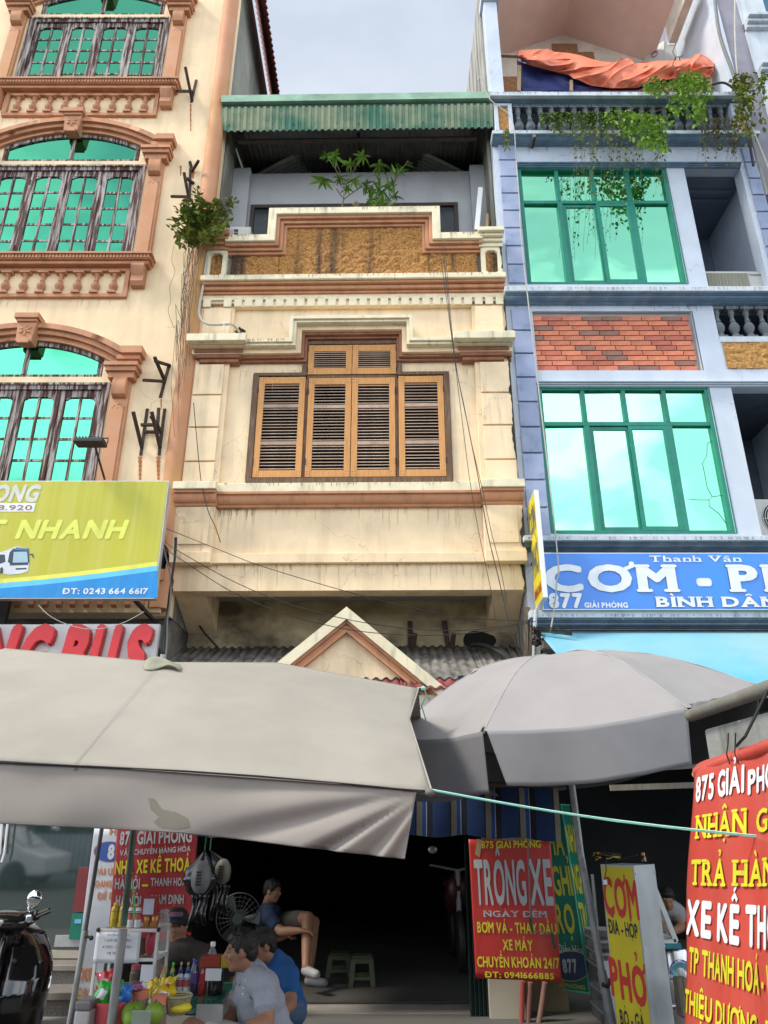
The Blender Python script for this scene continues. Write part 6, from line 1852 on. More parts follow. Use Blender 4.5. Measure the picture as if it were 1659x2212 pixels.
    # eyes, brows
    for s in (-1, 1):
        MB_ = MB(); ell(MB_, hp(.0785, s*.031, .006), (.012, .0155, .0065), Hb, 10, 6); e = MB_.build('eye', eye_w, o, smooth=60)
        MB_ = MB(); ell(MB_, hp(.0885, s*.031, .006), (.0045, .0065, .0060), Hb, 8, 6); MB_.build('iris', eye_d, e, smooth=60)
        cap_tube(mbw := MB(), hp(.088, s*.014, .028), hp(.078, s*.048, .030), .0038, .0028, 6); mbw.build('eyebrow', hair_m, o, smooth=60)
    mbl_ = MB(); ell(mbl_, hp(.0965, 0, -.0575), (.0065, .020, .0035), Hb, 10, 5); mbl_.build('mouth', skin_lip, o, smooth=60)
    # hair
    h = MB(); ell(h, hp(-.018, 0, .042), (.104, .084, .086), Hb); ell(h, hp(.042, 0, .078), (.052, .062, .034), Hb); ell(h, hp(-.062, 0, -.005), (.056, .068, .062), Hb)
    for s in (-1, 1): ell(h, hp(.004, s*.070, .030), (.034, .014, .034), Hb)
    hm = remeshed(h, 'hair', hair, o, .007, 1)
    for v in hm.data.vertices:
        n_ = noise.noise(Vector((v.co.x*95, v.co.y*95, v.co.z*45))); v.co += (v.co-hp(-.01, 0, .03)).normalized()*.007*n_
    if cap:
        c = MB(); ell(c, hp(-.012, 0, .056), (.108, .090, .080), Hb); remeshed(c, 'cap_crown', cap, o, .008, 1)
        c = MB()
        c.grid(lambda u, v: tuple(hp(.07+.095*v*(1-.35*(2*u-1)**2), (u-.5)*.155, .050-.016*v-.028*(2*u-1)**2)), 12, 6)
        c.build('cap_brim', cap, o, smooth=60, solid=.006)
        c = MB()
        for k_, (zz, m_) in enumerate(((.088, 'cap_red_print'), (.072, 'cap_blue_print'))):
            c = MB(); c.grid(lambda u, v, zz=zz: tuple(hp(.096-.05*(u-.5)**2*4*.35+.000, (u-.5)*.10, zz+.014*v)+(Hb @ Vector((.006, 0, 0)))), 8, 1); c.build('cap_print', pm(m_, (.3, .05, .06) if 'red' in m_ else (.06, .10, .3)), o, solid=.002)
    # clothes
    c = MB(); torso(c, .012)
    for sh_, el_ in ((shL, elL), (shR, elR)):
        cap_tube(c, sh_, sh_.lerp(el_, sleeve-.1), .064*build, .060*build)
        e0 = sh_.lerp(el_, sleeve-.12); e1 = sh_.lerp(el_, sleeve); c.tube([e0, e1], [.060*build, .066*build], 16)
    so = remeshed(c, 'shirt', shirt, o, vox, 3)
    for v in so.data.vertices:                        # soft creases
        q = v.co; n_ = noise.noise(Vector((q.x*9, q.y*9, q.z*14)))*.006+noise.noise(q*26)*.002
        v.co += (q-hip.lerp(neck, max(0, min(1, (q-hip).dot(up)/Lt)))).normalized()*n_
    if collar:
        cm_, inner = collar
        nb = neck+up*.0
        cc = MB()
        def colf(u, v, side=0):
            a = 2*pi*(u)*.86+2*pi*.07
            r = .064+.018*v
            return tuple(nb+fw*(cos(a)*r*1.05+.012)+sd*(sin(a)*r*1.1)+up*(.035-.035*v-.028*(cos(a) > .3)*cos(a)*v))
        cc.grid(colf, 30, 4); cc.build('collar', cm_, so, smooth=80, solid=.004)
        cc = MB(); cc.grid(lambda u, v: tuple(nb+fw*(cos(2*pi*u*.9+.3)*.060)+sd*(sin(2*pi*u*.9+.3)*.062)+up*(.030-.03*v)), 24, 2); cc.build('collar_lining', inner, so, smooth=80)
    c = MB()
    ell(c, hip, (.135*build, .17*build, .11), Tb)
    for kn_, s in ((knL, -1), (knR, 1)):
        hj = hip+sd*s*.09; cap_tube(c, hj, hj.lerp(kn_, .80), .102*build, .084)
    remeshed(c, 'shorts', shorts, o, vox, 2)
    if shoes:
        for kn_, an_, s in ((knL, anL, -1), (knR, anR, 1)):
            hj = hip+sd*s*.09; foot = Vector(((kn_-hj).x, (kn_-hj).y, 0)).normalized()
            c = MB(); cap_tube(c, an_+Vector((0, 0, -.035)), an_+foot*.15+Vector((0, 0, -.05)), .044, .037); remeshed(c, 'shoe', shoes, o, .009, 1)
    return o, fw, sd, up, hp

gpolo = mat('heather_grey_pique', (.27, .285, .33), .9, .06, 60, speck=((.34, .36, .40), 260, .55), bump=.15, bscale=250)
bpolo = mat('royal_blue_pique', (.012, .085, .26), .85, .08, 8, bump=.12, bscale=200)
dshirt = mat('dark_brown_shirt', (.030, .024, .022), .85, .1, 8, speck=((.05, .04, .036), 60, .55))
navyt = mat('navy_tee', (.012, .025, .06), .85, .1, 8)
denim = mat('denim', (.06, .10, .17), .85, .15, 30, bump=.2, bscale=120)
plaid = mat('pale_plaid_cloth', (.42, .41, .36), .85, .05, 8)
khaki = mat('dim_khaki', (.10, .085, .065), .9); wht = mat('dimmed_white_tee', (.26, .26, .26), .85)  # white tee greyed: the restaurant's dimness is put into its colour
crim = mat('crimson_lining', (.30, .02, .03), .8)

def pw_(f, x, y, Y): return P(*f(x, y), Y)
# 1: grey polo
hd = pw_(z5, 865, 1195, 4.72)
g_neck = pw_(z5, 955, 1395, 4.78)
per, fw, sd, up, hp = person('person in a heather grey polo shirt seated by the stall and looking left', hd, (-1, -.12, -.05), (-.12, 0, 1), g_neck,
    shL=pw_(z5, 1085, 1530, 4.58), shR=pw_(z5, 900, 1500, 4.98), elL=pw_(z5, 1105, 1880, 4.50), elR=pw_(z5, 805, 1790, 4.95), wrL=pw_(z5, 900, 1935, 4.35), wrR=pw_(z5, 700, 1930, 4.80),
    hip=Vector((P(600, 2150, 4.8).x, 4.84, .42)), knL=Vector((P(600, 2150, 4.8).x-.42, 4.62, .58)), knR=Vector((P(600, 2150, 4.8).x-.40, 4.98, .58)), anL=Vector((P(600, 2150, 4.8).x-.36, 4.6, .2)), anR=Vector((P(600, 2150, 4.8).x-.36, 5.0, .2)),
    shirt=gpolo, shorts=plaid, root=(P(600, 2150, 4.8).x, 4.8, .12), collar=(gpolo, crim), build=1.0, vox=.0085)
# chest emblem, placket buttons
q = pw_(z5, 962, 1635, 4.62)-per.location
# 2: blue polo
hx0 = P(610, 2190, 5.75).x
person('person in a royal blue polo shirt and denim shorts seated behind the grey polo', pw_(z5, 1068, 1150, 5.62), (-.93, -.42, -.12), (-.10, 0, 1), pw_(z5, 1165, 1290, 5.72),
    shL=pw_(z5, 1320, 1425, 5.58), shR=pw_(z5, 1110, 1400, 5.95), elL=pw_(z5, 1335, 1700, 5.45), elR=pw_(z5, 1040, 1650, 5.9), wrL=pw_(z5, 1200, 1800, 5.25), wrR=pw_(z5, 1040, 1800, 5.6),
    hip=Vector((hx0+.02, 5.85, .42)), knL=Vector((hx0-.33, 5.40, .56)), knR=Vector((hx0-.34, 5.85, .56)), anL=Vector((hx0-.30, 5.4, .2)), anR=Vector((hx0-.3, 5.85, .2)),
    shirt=bpolo, shorts=denim, root=(hx0, 5.8, .12), collar=(bpolo, bpolo), build=.98, vox=.010)
# 3: the stall keeper in a cap
hx1 = P(400, 2120, 5.75).x
person('person in a printed dark cap and dark open shirt behind the drinks cabinet', pw_(z5, 250, 960, 5.80), (.12, -1, .05), (0, 0, 1), pw_(z5, 290, 1140, 5.90),
    shL=pw_(z5, 120, 1250, 5.75), shR=pw_(z5, 520, 1240, 5.8), elL=pw_(z5, 110, 1500, 5.6), elR=pw_(z5, 600, 1520, 5.65), wrL=pw_(z5, 200, 1600, 5.35), wrR=pw_(z5, 460, 1620, 5.35),
    hip=Vector((hx1, 5.95, .48)), knL=Vector((hx1-.16, 5.5, .55)), knR=Vector((hx1+.22, 5.5, .55)), anL=Vector((hx1-.16, 5.5, .2)), anR=Vector((hx1+.22, 5.5, .2)),
    shirt=dshirt, shorts=khaki, root=(hx1, 5.9, .12), cap=mat('black_cap', (.012, .011, .014), .8), build=1.02, vox=.011, sleeve=.95)
cp_ = MB(); 
# 4: dim figure inside, pointing right, legs crossed
hx2 = P(575, 2080, 8.4).x
person('person in a navy tee sitting cross-legged in the dark garage and pointing right', pw_(z5, 1160, 625, 8.2), (.95, -.25, -.1), (0, 0, 1), pw_(z5, 1110, 790, 8.3),
    shL=pw_(z5, 1090, 870, 8.55), shR=pw_(z5, 1140, 880, 8.12), elL=pw_(z5, 1150, 1080, 8.55), elR=pw_(z5, 1240, 1010, 8.02), wrL=pw_(z5, 1280, 1060, 8.4), wrR=pw_(z5, 1430, 1000, 7.95),
    hip=Vector((hx2, 8.45, .62)), knL=Vector((hx2+.42, 8.1, .72)), knR=Vector((hx2+.46, 8.3, .66)), anL=Vector((hx2+.44, 7.85, .36)), anR=Vector((hx2+.44, 8.2, .22)),
    shirt=navyt, shorts=khaki, root=(hx2, 8.4, .14), finR=(1, 0, -.12), shoes=mat('white_sneaker', (.28, .28, .28), .6), vox=.012)  # white shoes greyed, the garage shade being part of their colour
# 5: dim figure in the restaurant
hx3 = P(*z11(600, 1430), 8.6).x
person('person in a white tee bending over a table deep inside the restaurant', pw_(z11, 585, 1285, 8.3), (-.2, -1, -.45), (0, -.3, 1), pw_(z11, 600, 1345, 8.5),
    shL=pw_(z11, 530, 1375, 8.5), shR=pw_(z11, 670, 1375, 8.5), elL=pw_(z11, 535, 1500, 8.35), elR=pw_(z11, 690, 1500, 8.35), wrL=pw_(z11, 580, 1520, 8.15), wrR=pw_(z11, 640, 1520, 8.15),
    hip=Vector((hx3, 8.75, .55)), knL=Vector((hx3-.15, 8.3, .6)), knR=Vector((hx3+.15, 8.3, .6)), anL=Vector((hx3-.15, 8.3, .2)), anR=Vector((hx3+.15, 8.3, .2)),
    shirt=wht, shorts=khaki, root=(hx3, 8.7, .12), vox=.013)
# emblem and buttons on the grey polo: small flags fixed to the chest surface
pe = [o_ for o_ in per.children if o_.name.startswith('shirt')][0]
def on_surface(px, py, par, e=.002):
    """nearest point of the shirt along the line of sight"""
    r = ray(px, py).normalized(); c = Vector((0, 0, CAMZ))-par.location
    ok, hit, nrm, idx = pe.ray_cast(c, r)
    return (hit-r*e, nrm) if ok else (None, None)
bpy.context.view_layer.update()
for (zx, zy, w_, h_, m_, nm) in ((953, 1634, .006, .009, p_dark, 'chest_emblem'), (964, 1632, .006, .004, p_white, 'chest_emblem'), (964, 1640, .006, .004, crim, 'chest_emblem'), (905, 1470, .004, .004, p_white, 'button'), (885, 1545, .004, .004, p_white, 'button'), (878, 1600, .004, .004, p_white, 'button')):
    h_p, nr = on_surface(*z5(zx, zy), per)
    if h_p is not None:
        a = Vector((1, 0, 0)); a = (a-nr*a.dot(nr)).normalized(); b2 = nr.cross(a)
        MB().face([h_p-a*w_-b2*h_, h_p+a*w_-b2*h_, h_p+a*w_+b2*h_, h_p-a*w_+b2*h_]).build(nm, m_, pe, solid=.001)
# ================================================================== things fixed to or standing on the buildings
def zt_(f, x, y, Y, o): return P(*f(x, y), Y)-Vector(o)
# ---- rusty angle brackets on the left house (with rust runs)
def bracket(label, segs, f, Y=7.9, th=.035, runs=()):
    ws = [(P(*f(a[0], a[1]), 8-a[2]), P(*f(b[0], b[1]), 8-b[2])) for a, b in segs]
    o = ws[0][0]
    T_ = thing('iron_bracket', label, 'bracket', tuple(o), group='rusty brackets on the left house')
    for a, b in ws: MB().bar(a-o, b-o, th, th*.9).build('angle_bar', rust, T_)
    for (x, y0, y1, w) in runs:
        a, b = P(*f(x, y0), 7.996), P(*f(x, y1), 7.996)
        mb = MB(); n = 16
        for i in range(n):
            q0, q1 = a.lerp(b, i/n), a.lerp(b, (i+1)/n)
            w0 = w*(1-.55*i/n)*(1+.3*sin(i*2.1)); w1 = w*(1-.55*(i+1)/n)*(1+.3*sin((i+1)*2.1))
            mb.face([q0-o+Vector((-w0, 0, 0)), q0-o+Vector((w0, 0, 0)), q1-o+Vector((w1, 0, 0)), q1-o+Vector((-w1, 0, 0))])
        mb.build('rust_run', ruststain, T_)
bracket('rusty V-shaped iron bracket nearest the top of the left house wall', [((1118, 405, .25), (1160, 610, .0)), ((1185, 485, .0), (1155, 620, .0)), ((1065, 550, .30), (1160, 552, .02))], z1, runs=((1150, 625, 790, .012),))
bracket('rusty forked iron bracket just above the wall shrub', [((1110, 1040, .2), (1140, 1200, .0)), ((1150, 1020, .0), (1145, 1190, .0)), ((1035, 1185, .3), (1140, 1188, .02)), ((1145, 975, .05), (1160, 1030, .02)), ((1198, 970, .2), (1160, 1030, .02)), ((1125, 1075, .1), (1170, 1108, .0))], z1, runs=((1165, 1035, 1075, .02), (1090, 1000, 1060, .015)))
bracket('rusty triangular iron bracket between the two lower windows', [((932, 645, .28), (990, 780, .02)), ((1020, 700, .0), (968, 893, .0)), ((865, 785, .3), (990, 793, .02)), ((935, 670, .25), (1025, 697, .0))], z2, runs=((972, 900, 960, .01),))
bracket('rusty double iron bracket with rust runs above the lime billboard', [((803, 975, .28), (855, 1190, .02)), ((890, 960, .0), (850, 1240, .0)), ((915, 975, .28), (965, 1190, .02)), ((995, 960, .0), (960, 1240, .0)), ((850, 1055, .12), (960, 1055, .12)), ((870, 1098, .06), (970, 1098, .06)), ((958, 955, .1), (950, 1060, .1)), ((910, 1000, .2), (975, 1100, .05))], z2, runs=((845, 1245, 1385, .022), (955, 1245, 1385, .024)))
# ---- floodlight
FLd = thing('floodlight', 'small black floodlight on a rusty arm above the lime billboard', 'floodlight', tuple(P(*z2(632, 1385), 7.5)))
o = FLd.location
MB().tube([(0, 0, 0), P(*z2(575, 1190), 7.2)-o], .012, 8).build('arm', rust, FLd)
a = P(*z2(555, 1165), 7.2)-o
MB().box(a.x-.17, a.x+.15, a.y-.10, a.y+.06, a.z-.03, a.z+.02).build('lamp_body', mat('black_cast_metal', (.02, .02, .022), .5), FLd, bevel=.008)
fn = MB()
for i in range(9): fn.box(a.x-.15+i*.034, a.x-.14+i*.034, a.y-.09, a.y+.05, a.z+.02, a.z+.04)
fn.build('cooling_fins', MATS['black_cast_metal'], FLd)
MB().tube([(a.x-.19, a.y, a.z), (a.x-.19, a.y, a.z+.06), (a.x+.17, a.y, a.z+.06), (a.x+.17, a.y, a.z)], .008, 6).build('yoke', rust, FLd)
# ---- black rag on the wires
rg = thing('rag', 'torn black rag caught beside the lime billboard corner', 'rag', tuple(P(*z19(330, 300), 7.6)))
o = rg.location
MB().grid(lambda u, v: tuple(P(*z19(285+80*u+60*v*(u-.3)-10*sin(v*9), 120+230*v+20*sin(u*7)), 7.6)+Vector((0, .05*sin(u*8+v*5), 0))-o), 14, 18).build('cloth', mat('black_rag', (.025, .023, .02), .9), rg, smooth=60, solid=.003)

# ---- cables and wires
def cable(label, pts, r, m, cat='cable', name='cable', n=6, sag=0, group=None):
    """pts: world points; smoothed by Catmull-Rom"""
    out = []
    k = len(pts)
    for i in range(k-1):
        p0, p1, p2, p3 = pts[max(i-1, 0)], pts[i], pts[i+1], pts[min(i+2, k-1)]
        for j in range(8):
            t = j/8
            out.append(.5*((2*p1)+(p2-p0)*t+(2*p0-5*p1+4*p2-p3)*t*t+(3*p1-p0-3*p2+p3)*t**3))
    out.append(pts[-1])
    o = pts[0]
    return MB().tube([q-o for q in out], r, n).build(name, m, None, smooth=80, label=label, cat=cat, loc=tuple(o), group=group)
Z = lambda f, l, Y: [P(*f(a, b), (Y[i] if isinstance(Y, (list, tuple)) else Y)) for i, (a, b) in enumerate(l)]
cable('pale drain hose running down the left edge of the middle house into a hole', Z(z2, [(1250, 20), (1232, 180), (1205, 330), (1205, 400), (1250, 445), (1340, 450), (1400, 450), (1445, 495)], [7.95, 7.9, 7.88, 7.86, 7.82, 7.80, 7.82, 7.93]), .017, palecable, 'hose', 'drain_hose')
MB().tube([(0, 0, 0), (0, .02, -.09)], .02, 8).build('hose_clip', white_paint, None, label='white plastic clip holding the pale hose on the middle house', cat='clip', loc=tuple(P(*z2(1352, 440), 7.8)))
hole = MB().grid(lambda u, v: (.10*(u-.5)*(1+.5*sin(v*5)), 0, .085*(v-.5)*(1+.4*sin(u*6))), 6, 6)
hole.build('wall_hole', mat('black_hole_shade', (.01, .009, .008), .95), None, label='broken dark hole in the cream wall where the drain hose enters', cat='hole', loc=tuple(P(*z2(1450, 485), 7.97)))  # flat patch: the shade inside the hole is its black colour
bl = black_r
cable('long thin black wire hanging across the left pilaster of the middle house', Z(z17, [(85, 470), (100, 640), (120, 830), (150, 960), (185, 1040), (208, 1110)], 7.8), .005, bl)
cable('uppermost dark wire slanting from the billboard across the middle house', Z(z18, [(-45, -100), (205, 0), (400, 75), (750, 180), (1000, 245), (1300, 305), (1650, 328)], [7.6, 7.3, 7.3, 7.35, 7.4, 7.45, 7.5]), .004, bl, group='wires crossing below the middle house')
cable('second dark wire slanting below the middle house', Z(z18, [(-45, -40), (0, -5), (250, 135), (500, 240), (800, 320), (1100, 362), (1350, 366), (1620, 330)], [7.6]+[7.25]*7), .004, bl, group='wires crossing below the middle house')
cable('lowest dark wire sagging below the middle house', Z(z18, [(-45, -5), (0, 25), (250, 185), (500, 290), (800, 365), (1100, 390), (1350, 380), (1620, 335)], [7.6]+[7.2]*7), .004, bl, group='wires crossing below the middle house')
for i, (l, lab) in enumerate((([(1215, -200), (1270, 200), (1320, 600), (1350, 830), (1390, 1060), (1440, 1300), (1480, 1500), (1560, 1650)], 'leftmost of the wires falling past the shutters'), ([(1225, -250), (1275, 230), (1330, 520), (1385, 800), (1430, 1060), (1480, 1270), (1530, 1480), (1600, 1700)], 'thickest of the wires falling past the shutters'), ([(1235, -250), (1280, 250), (1350, 620), (1405, 860), (1445, 1050), (1490, 1230), (1520, 1400)], 'rightmost of the wires falling past the shutters'))):
    cable(lab, Z(z17, l, 7.45+.03*i), .005 if i == 1 else .0035, bl, group='wires falling past the shutters')
cable('pale grey cord hanging in front of the blue house windows', Z(z7, [(85, 440), (90, 415), (110, 450), (150, 540), (250, 620), (280, 700), (290, 850), (310, 1100), (330, 1400)], 7.72)+Z(z9, [(400, 330), (408, 640), (385, 850), (370, 930)], 7.65), .0085, palecable)
cable('thick black conduit curling over the fibre cement roof', Z(z13, [(-40, 1520), (100, 1520), (250, 1580), (380, 1660), (450, 1750), (490, 1800)], [8.6, 8.4, 8.2, 8.0, 7.8, 7.6]), .028, black_r, 'conduit')
cable('second black conduit curling over the fibre cement roof', Z(z13, [(150, 1540), (280, 1570), (400, 1640), (470, 1740), (510, 1800)], [8.5, 8.25, 8.0, 7.8, 7.6]), .02, black_r, 'conduit')
for i, (l, lab) in enumerate((([(470, 0), (465, 135), (450, 280), (430, 420), (400, 600), (370, 800), (335, 1000), (320, 1100), (290, 1300), (300, 1460)], 'outer black cable dropping beside the billboard'), ([(455, 0), (452, 130), (440, 300), (410, 500), (380, 700), (350, 1000), (330, 1150), (325, 1450)], 'middle black cable dropping beside the billboard'), ([(300, 60), (370, 350), (400, 500), (390, 800), (360, 1000), (360, 1200), (340, 1470)], 'inner black cable dropping beside the billboard'))):
    cable(lab, Z(z19, l, 7.5), .009, bl if i < 2 else greycable, group='cables dropping beside the billboard')
cable('dark cable looping under the middle house overhang at left', Z(z19, [(730, 1030), (800, 1140), (880, 1230), (970, 1330)], 8.75), .014, bl)
cable('thin wire drooping across the red-lettered sign', Z(z3, [(230, 860), (300, 925), (400, 975), (530, 1005), (650, 995), (760, 960), (870, 900)], 7.2), .004, palecable)
kb = [(1050, -30), (1035, 60), (1055, 130), (1025, 220), (1030, 300), (1015, 370), (1050, 470)]
cable('dangling rootlet on the cream wall of the left house', Z(z2, kb, 7.97), .003, greycable, 'root', 'rootlet')
# tangled cable knot at the corner of the cyan awning
rr = random.Random(11)
tg = thing('cable_tangle', 'brown tangle of old cables at the corner of the cyan awning', 'cables', tuple(P(*z13(770, 1400), 7.6)))
o = tg.location
for i in range(9):
    pts = [P(*z13(770+rr.uniform(-45, 60), 1300+30*k+rr.uniform(-30, 30)), 7.6+rr.uniform(-.08, .08))-o for k in range(8)]
    MB().tube(pts, .010 if i < 5 else .016, 5).build('cable', rust if i % 2 else black_r, tg, smooth=80)
for i in range(4):
    MB().tube([P(*z13(790+10*i, 1290+12*i), 7.6)-o, P(*z13(1000, 1300+22*i), 7.55)-o, P(*z13(1230, 1350+14*i), 7.5)-o], .007, 5).build('cable', bl, tg)
pc = thing('conduit_pipe', 'grey conduit pipe running down the corner pier of the blue house', 'pipe', tuple(P(*z13(745, 1690), 7.75)))
o = pc.location
MB().tube([(0, 0, 0), P(*z13(760, 1200), 7.75)-o, P(*z13(770, 1080), 7.78)-o], .022, 8).build('tube', mat('pvc_grey', (.38, .42, .44), .5), pc, smooth=60)
# old timber plank fixed on the pier
pk_ = thing('timber_post', 'weathered split timber post against the corner pier of the blue house', 'post', tuple(P(*z13(695, 1700), 7.9)))
o = pk_.location
tw = mat('weathered_split_timber', (.16, .13, .09), .95, .4, 8, dirt=(.03, .025, .02), dirtf=.8, streak=(40, 40, 2), bump=.8, bscale=20, wood=True)
for i, (xa, yb2, w_) in enumerate(((668, 1040, .05), (700, 1100, .045), (718, 1120, .03))):
    MB().bar((.0+.045*(i-1), 0, 0), P(*z13(xa, yb2), 7.9)-o, w_, .03).build('plank', tw, pk_)
# corbel ends of two steel brackets on the set-back wall
for lab, l in (('left steel angle bracket on the set-back wall above the grey roof', [(1075, 325), (1076, 460)]), ('right steel angle bracket on the set-back wall above the grey roof', [(1232, 325), (1252, 460)])):
    a, b = P(*z18(*l[0]), 8.8), P(*z18(*l[1]), 8.8)
    T_ = thing('iron_bracket', lab, 'bracket', tuple(b), group='steel brackets above the grey roof')
    MB().bar((0, 0, 0), a-b, .06, .03).build('angle_bar', rust, T_)
    MB().bar((.03, -.05, -.02), (.06, -.12, .18), .05, .03).build('angle_bar', rust, T_)
hl = MB().grid(lambda u, v: (.20*(u-.5)*2*(.8+.2*sin(v*3)), 0, .11*(v-.5)*2*(.8+.3*sin(u*4))), 8, 8)
hl.build('wall_opening', MATS['black_hole_shade'], None, label='dark hole knocked through the set-back wall where conduits leave', cat='hole', loc=tuple(P(*z18(1395, 415), 8.83)))  # another flat patch, coloured black for the shade within the opening

# ---- air conditioners
ac_m = mat('ac_ivory', (.50, .50, .46), .5, .05, 5, dirt=(.3, .28, .22), dirtf=.4, streak=(4, 4, 1))
def ac(label, loc, w, h, dpt, rz=0, grille=True, round_=True):
    T_ = thing('air_conditioner', label, 'air conditioner', loc, rz)
    MB().box(-w/2, w/2, 0, dpt, .03, h).build('casing', ac_m, T_, bevel=.012)
    MB().box(-w/2+.06, -w/2+.14, .02, dpt-.02, 0, .03).build('foot', rust, T_); MB().box(w/2-.14, w/2-.06, .02, dpt-.02, 0, .03).build('foot', rust, T_)
    x0, x1 = -w/2+.03, w/2-.21
    if grille == 'h':
        MB().box(x0, x1, -.004, .0, .06, h-.04).build('grille_well', mat('dark_grille', (.03, .03, .03), .8), T_)
        g = MB().box(x0, x1, -.016, -.006, -.0028, .0028).mesh('grille_bar', mat('grille_khaki', (.34, .34, .26), .6))
        n = 26
        for i in range(n): link_mesh('grille_bar', g, T_, loc=(0, 0, .07+(h-.12)*i/(n-1)))
        for i in range(12):
            x = x0+(x1-x0)*(i+.5)/12
            MB().box(x-.002, x+.002, -.018, -.004, .06, h-.04).build('grille_rib', MATS['grille_khaki'], T_)
    else:
        cx = (x0+x1)/2; R_ = min((x1-x0)/2, h/2-.05)
        MB().lathe([(R_, 0), (R_, .004)], (cx, -.006, h/2+.015), 28, axis='y').build('grille_well', mat('dark_grille', (.03, .03, .03), .8), T_)
        for k in range(1, 9):
            r = R_*k/8; MB().tube([(cx+r*cos(t*pi/14), -.016, h/2+.015+r*sin(t*pi/14)) for t in range(29)], .0035, 4, False).build('grille_ring', white_paint, T_)
        for k in range(8):
            a = k*pi/4; MB().tube([(cx, -.02, h/2+.015), (cx+R_*cos(a), -.018, h/2+.015+R_*sin(a))], .003, 4).build('grille_rib', white_paint, T_)
    return T_
a0 = P(1524, 619, 8.1); a1 = P(1632, 619, 8.1)
zA = P(1524, 578, 8.05).z; wA = .82
T_ = ac('ivory air conditioner with slatted khaki grille on the blue house balcony', (B.w(lx0+.02, 0, 0).x+.42, 8.12, z_led1-.03), .80, zA-z_led1+.03, .3, grille='h')
plA = Plane3((T_.location.x-.4, 8.118, T_.location.z), (1, 0, 0), (0, 0, -1))
txt('Panasonic', pm('print_navy2', (.02, .04, .12)), T_, .22, .38, zA-z_led1-.05, zA-z_led1-.02, lambda a, b: (a, -.004, b), .03)
T_ = ac('white air conditioner with round fan grille on the lower right balcony', (B.w(l3x, 0, 0).x+.50, 8.25, bz(1150)-.02), .85, .55, .3)
T_ = ac('small white air conditioner behind the parapet beside the wall shrub', tuple(P(*z16(305, 770), 8.2)-Vector((.10, 0, .12))), .5, .32, .25)
for i in range(3):
    for j in range(4): MB().box(-.21+.075*j, -.15+.075*j, -.006, -.001, .10+.06*i, .145+.06*i).build('vent', mat('vent_dark', (.05, .05, .05), .8), T_)
acp = P(*z15(845, 460), 9.2)
T_ = thing('air_conditioner', 'ivory air conditioner on the roof terrace above the orange tarpaulin', 'air conditioner', (acp.x, acp.y, acp.z-.35))
q0, q1, q2_, q3 = [P(*z15(*c), 9.2)-T_.location for c in ((765, 540), (920, 540), (890, 365), (770, 355))]
MB().hexa([q0, q1, q2_, q3], [v+Vector((.1, .45, 0)) for v in (q0, q1, q2_, q3)]).build('casing', ac_m, T_, bevel=.01)
MB().box(q3.x+.05, q3.x+.20, -.01, .02, q3.z-.10, q3.z-.03).build('service_cover', white_paint, T_)
MB().hexa([q0, q3, q3+Vector((-.28, .22, 0)), q0+Vector((-.28, .22, 0))], [v+Vector((-.01, -.01, 0)) for v in (q0, q3, q3+Vector((-.28, .22, 0)), q0+Vector((-.28, .22, 0)))]).build('side_casing', ac_m, T_)
cq = (q0+q3)/2+Vector((-.14, .10, .06))
MB().tube([cq+Vector((.055*cos(t*pi/8)*.8, -.05*cos(t*pi/8)*.6-.012, .06*sin(t*pi/8))) for t in range(17)], .008, 4).build('round_logo', pm('maroon_logo', (.30, .03, .07)), T_)
MB().tube([(q1.x-.02, .0, .28), (q1.x+.12, -.02, .34), (q1.x+.26, .05, .46)], .035, 8).build('duct', white_paint, T_, smooth=60)

# ---- orange tarpaulin with blue underside on the roof terrace
TY = 8.25
tp = thing('tarpaulin', 'crumpled orange tarpaulin with blue underside draped over the roof terrace rail', 'tarpaulin', tuple(P(*z7(300, 495), TY)))
o = tp.location
orng = mat('orange_tarpaulin', (.78, .22, .12), .42, .12, 3, bump=.25, bscale=14, bdist=.02)
top = [(300, 275), (380, 268), (460, 265), (500, 282), (570, 287), (640, 300), (700, 320), (760, 335), (830, 340), (860, 322), (905, 315), (940, 345), (1000, 340), (1060, 330), (1120, 330), (1180, 322), (1240, 318), (1262, 298), (1290, 290), (1330, 310), (1366, 345)]
bot = [(306, 318), (350, 335), (400, 360), (460, 375), (520, 388), (570, 400), (600, 425), (650, 440), (700, 465), (760, 472), (820, 478), (880, 478), (930, 465), (1000, 455), (1060, 440), (1120, 430), (1180, 420), (1240, 415), (1290, 418), (1330, 425), (1360, 420)]
def tarp(u, v):
    a = interp(top, u); b = interp(bot, u)
    x = a[0]+(b[0]-a[0])*v; y = a[1]+(b[1]-a[1])*v
    n_ = noise.noise(Vector((u*8-v, v*2, 0)))*.10+.05*(1-min(1, abs(noise.noise(Vector((u*11+v*1.6, v*1.6-u*2, 4))))*3.5))**2+.012*noise.noise(Vector((u*30, v*6, 9)))
    return tuple(P(*z7(x, y), TY-.10*sin(pi*v)-n_)-o)
MB().grid(tarp, 260, 40).build('sheet', orng, tp, smooth=70, solid=.003)
MB().grid(lambda u, v: tuple(Vector(tarp(.04+.96*u, 0))+Vector((0, .7*v, .12*sin(pi*v)-.05*v+.04*noise.noise(Vector((u*20, v*3, 2)))))), 80, 8).build('sheet_back', orng, tp, smooth=70)
bluet = mat('blue_tarpaulin', (.008, .02, .11), .55, .2, 4, bump=.4, bscale=7, bdist=.02)
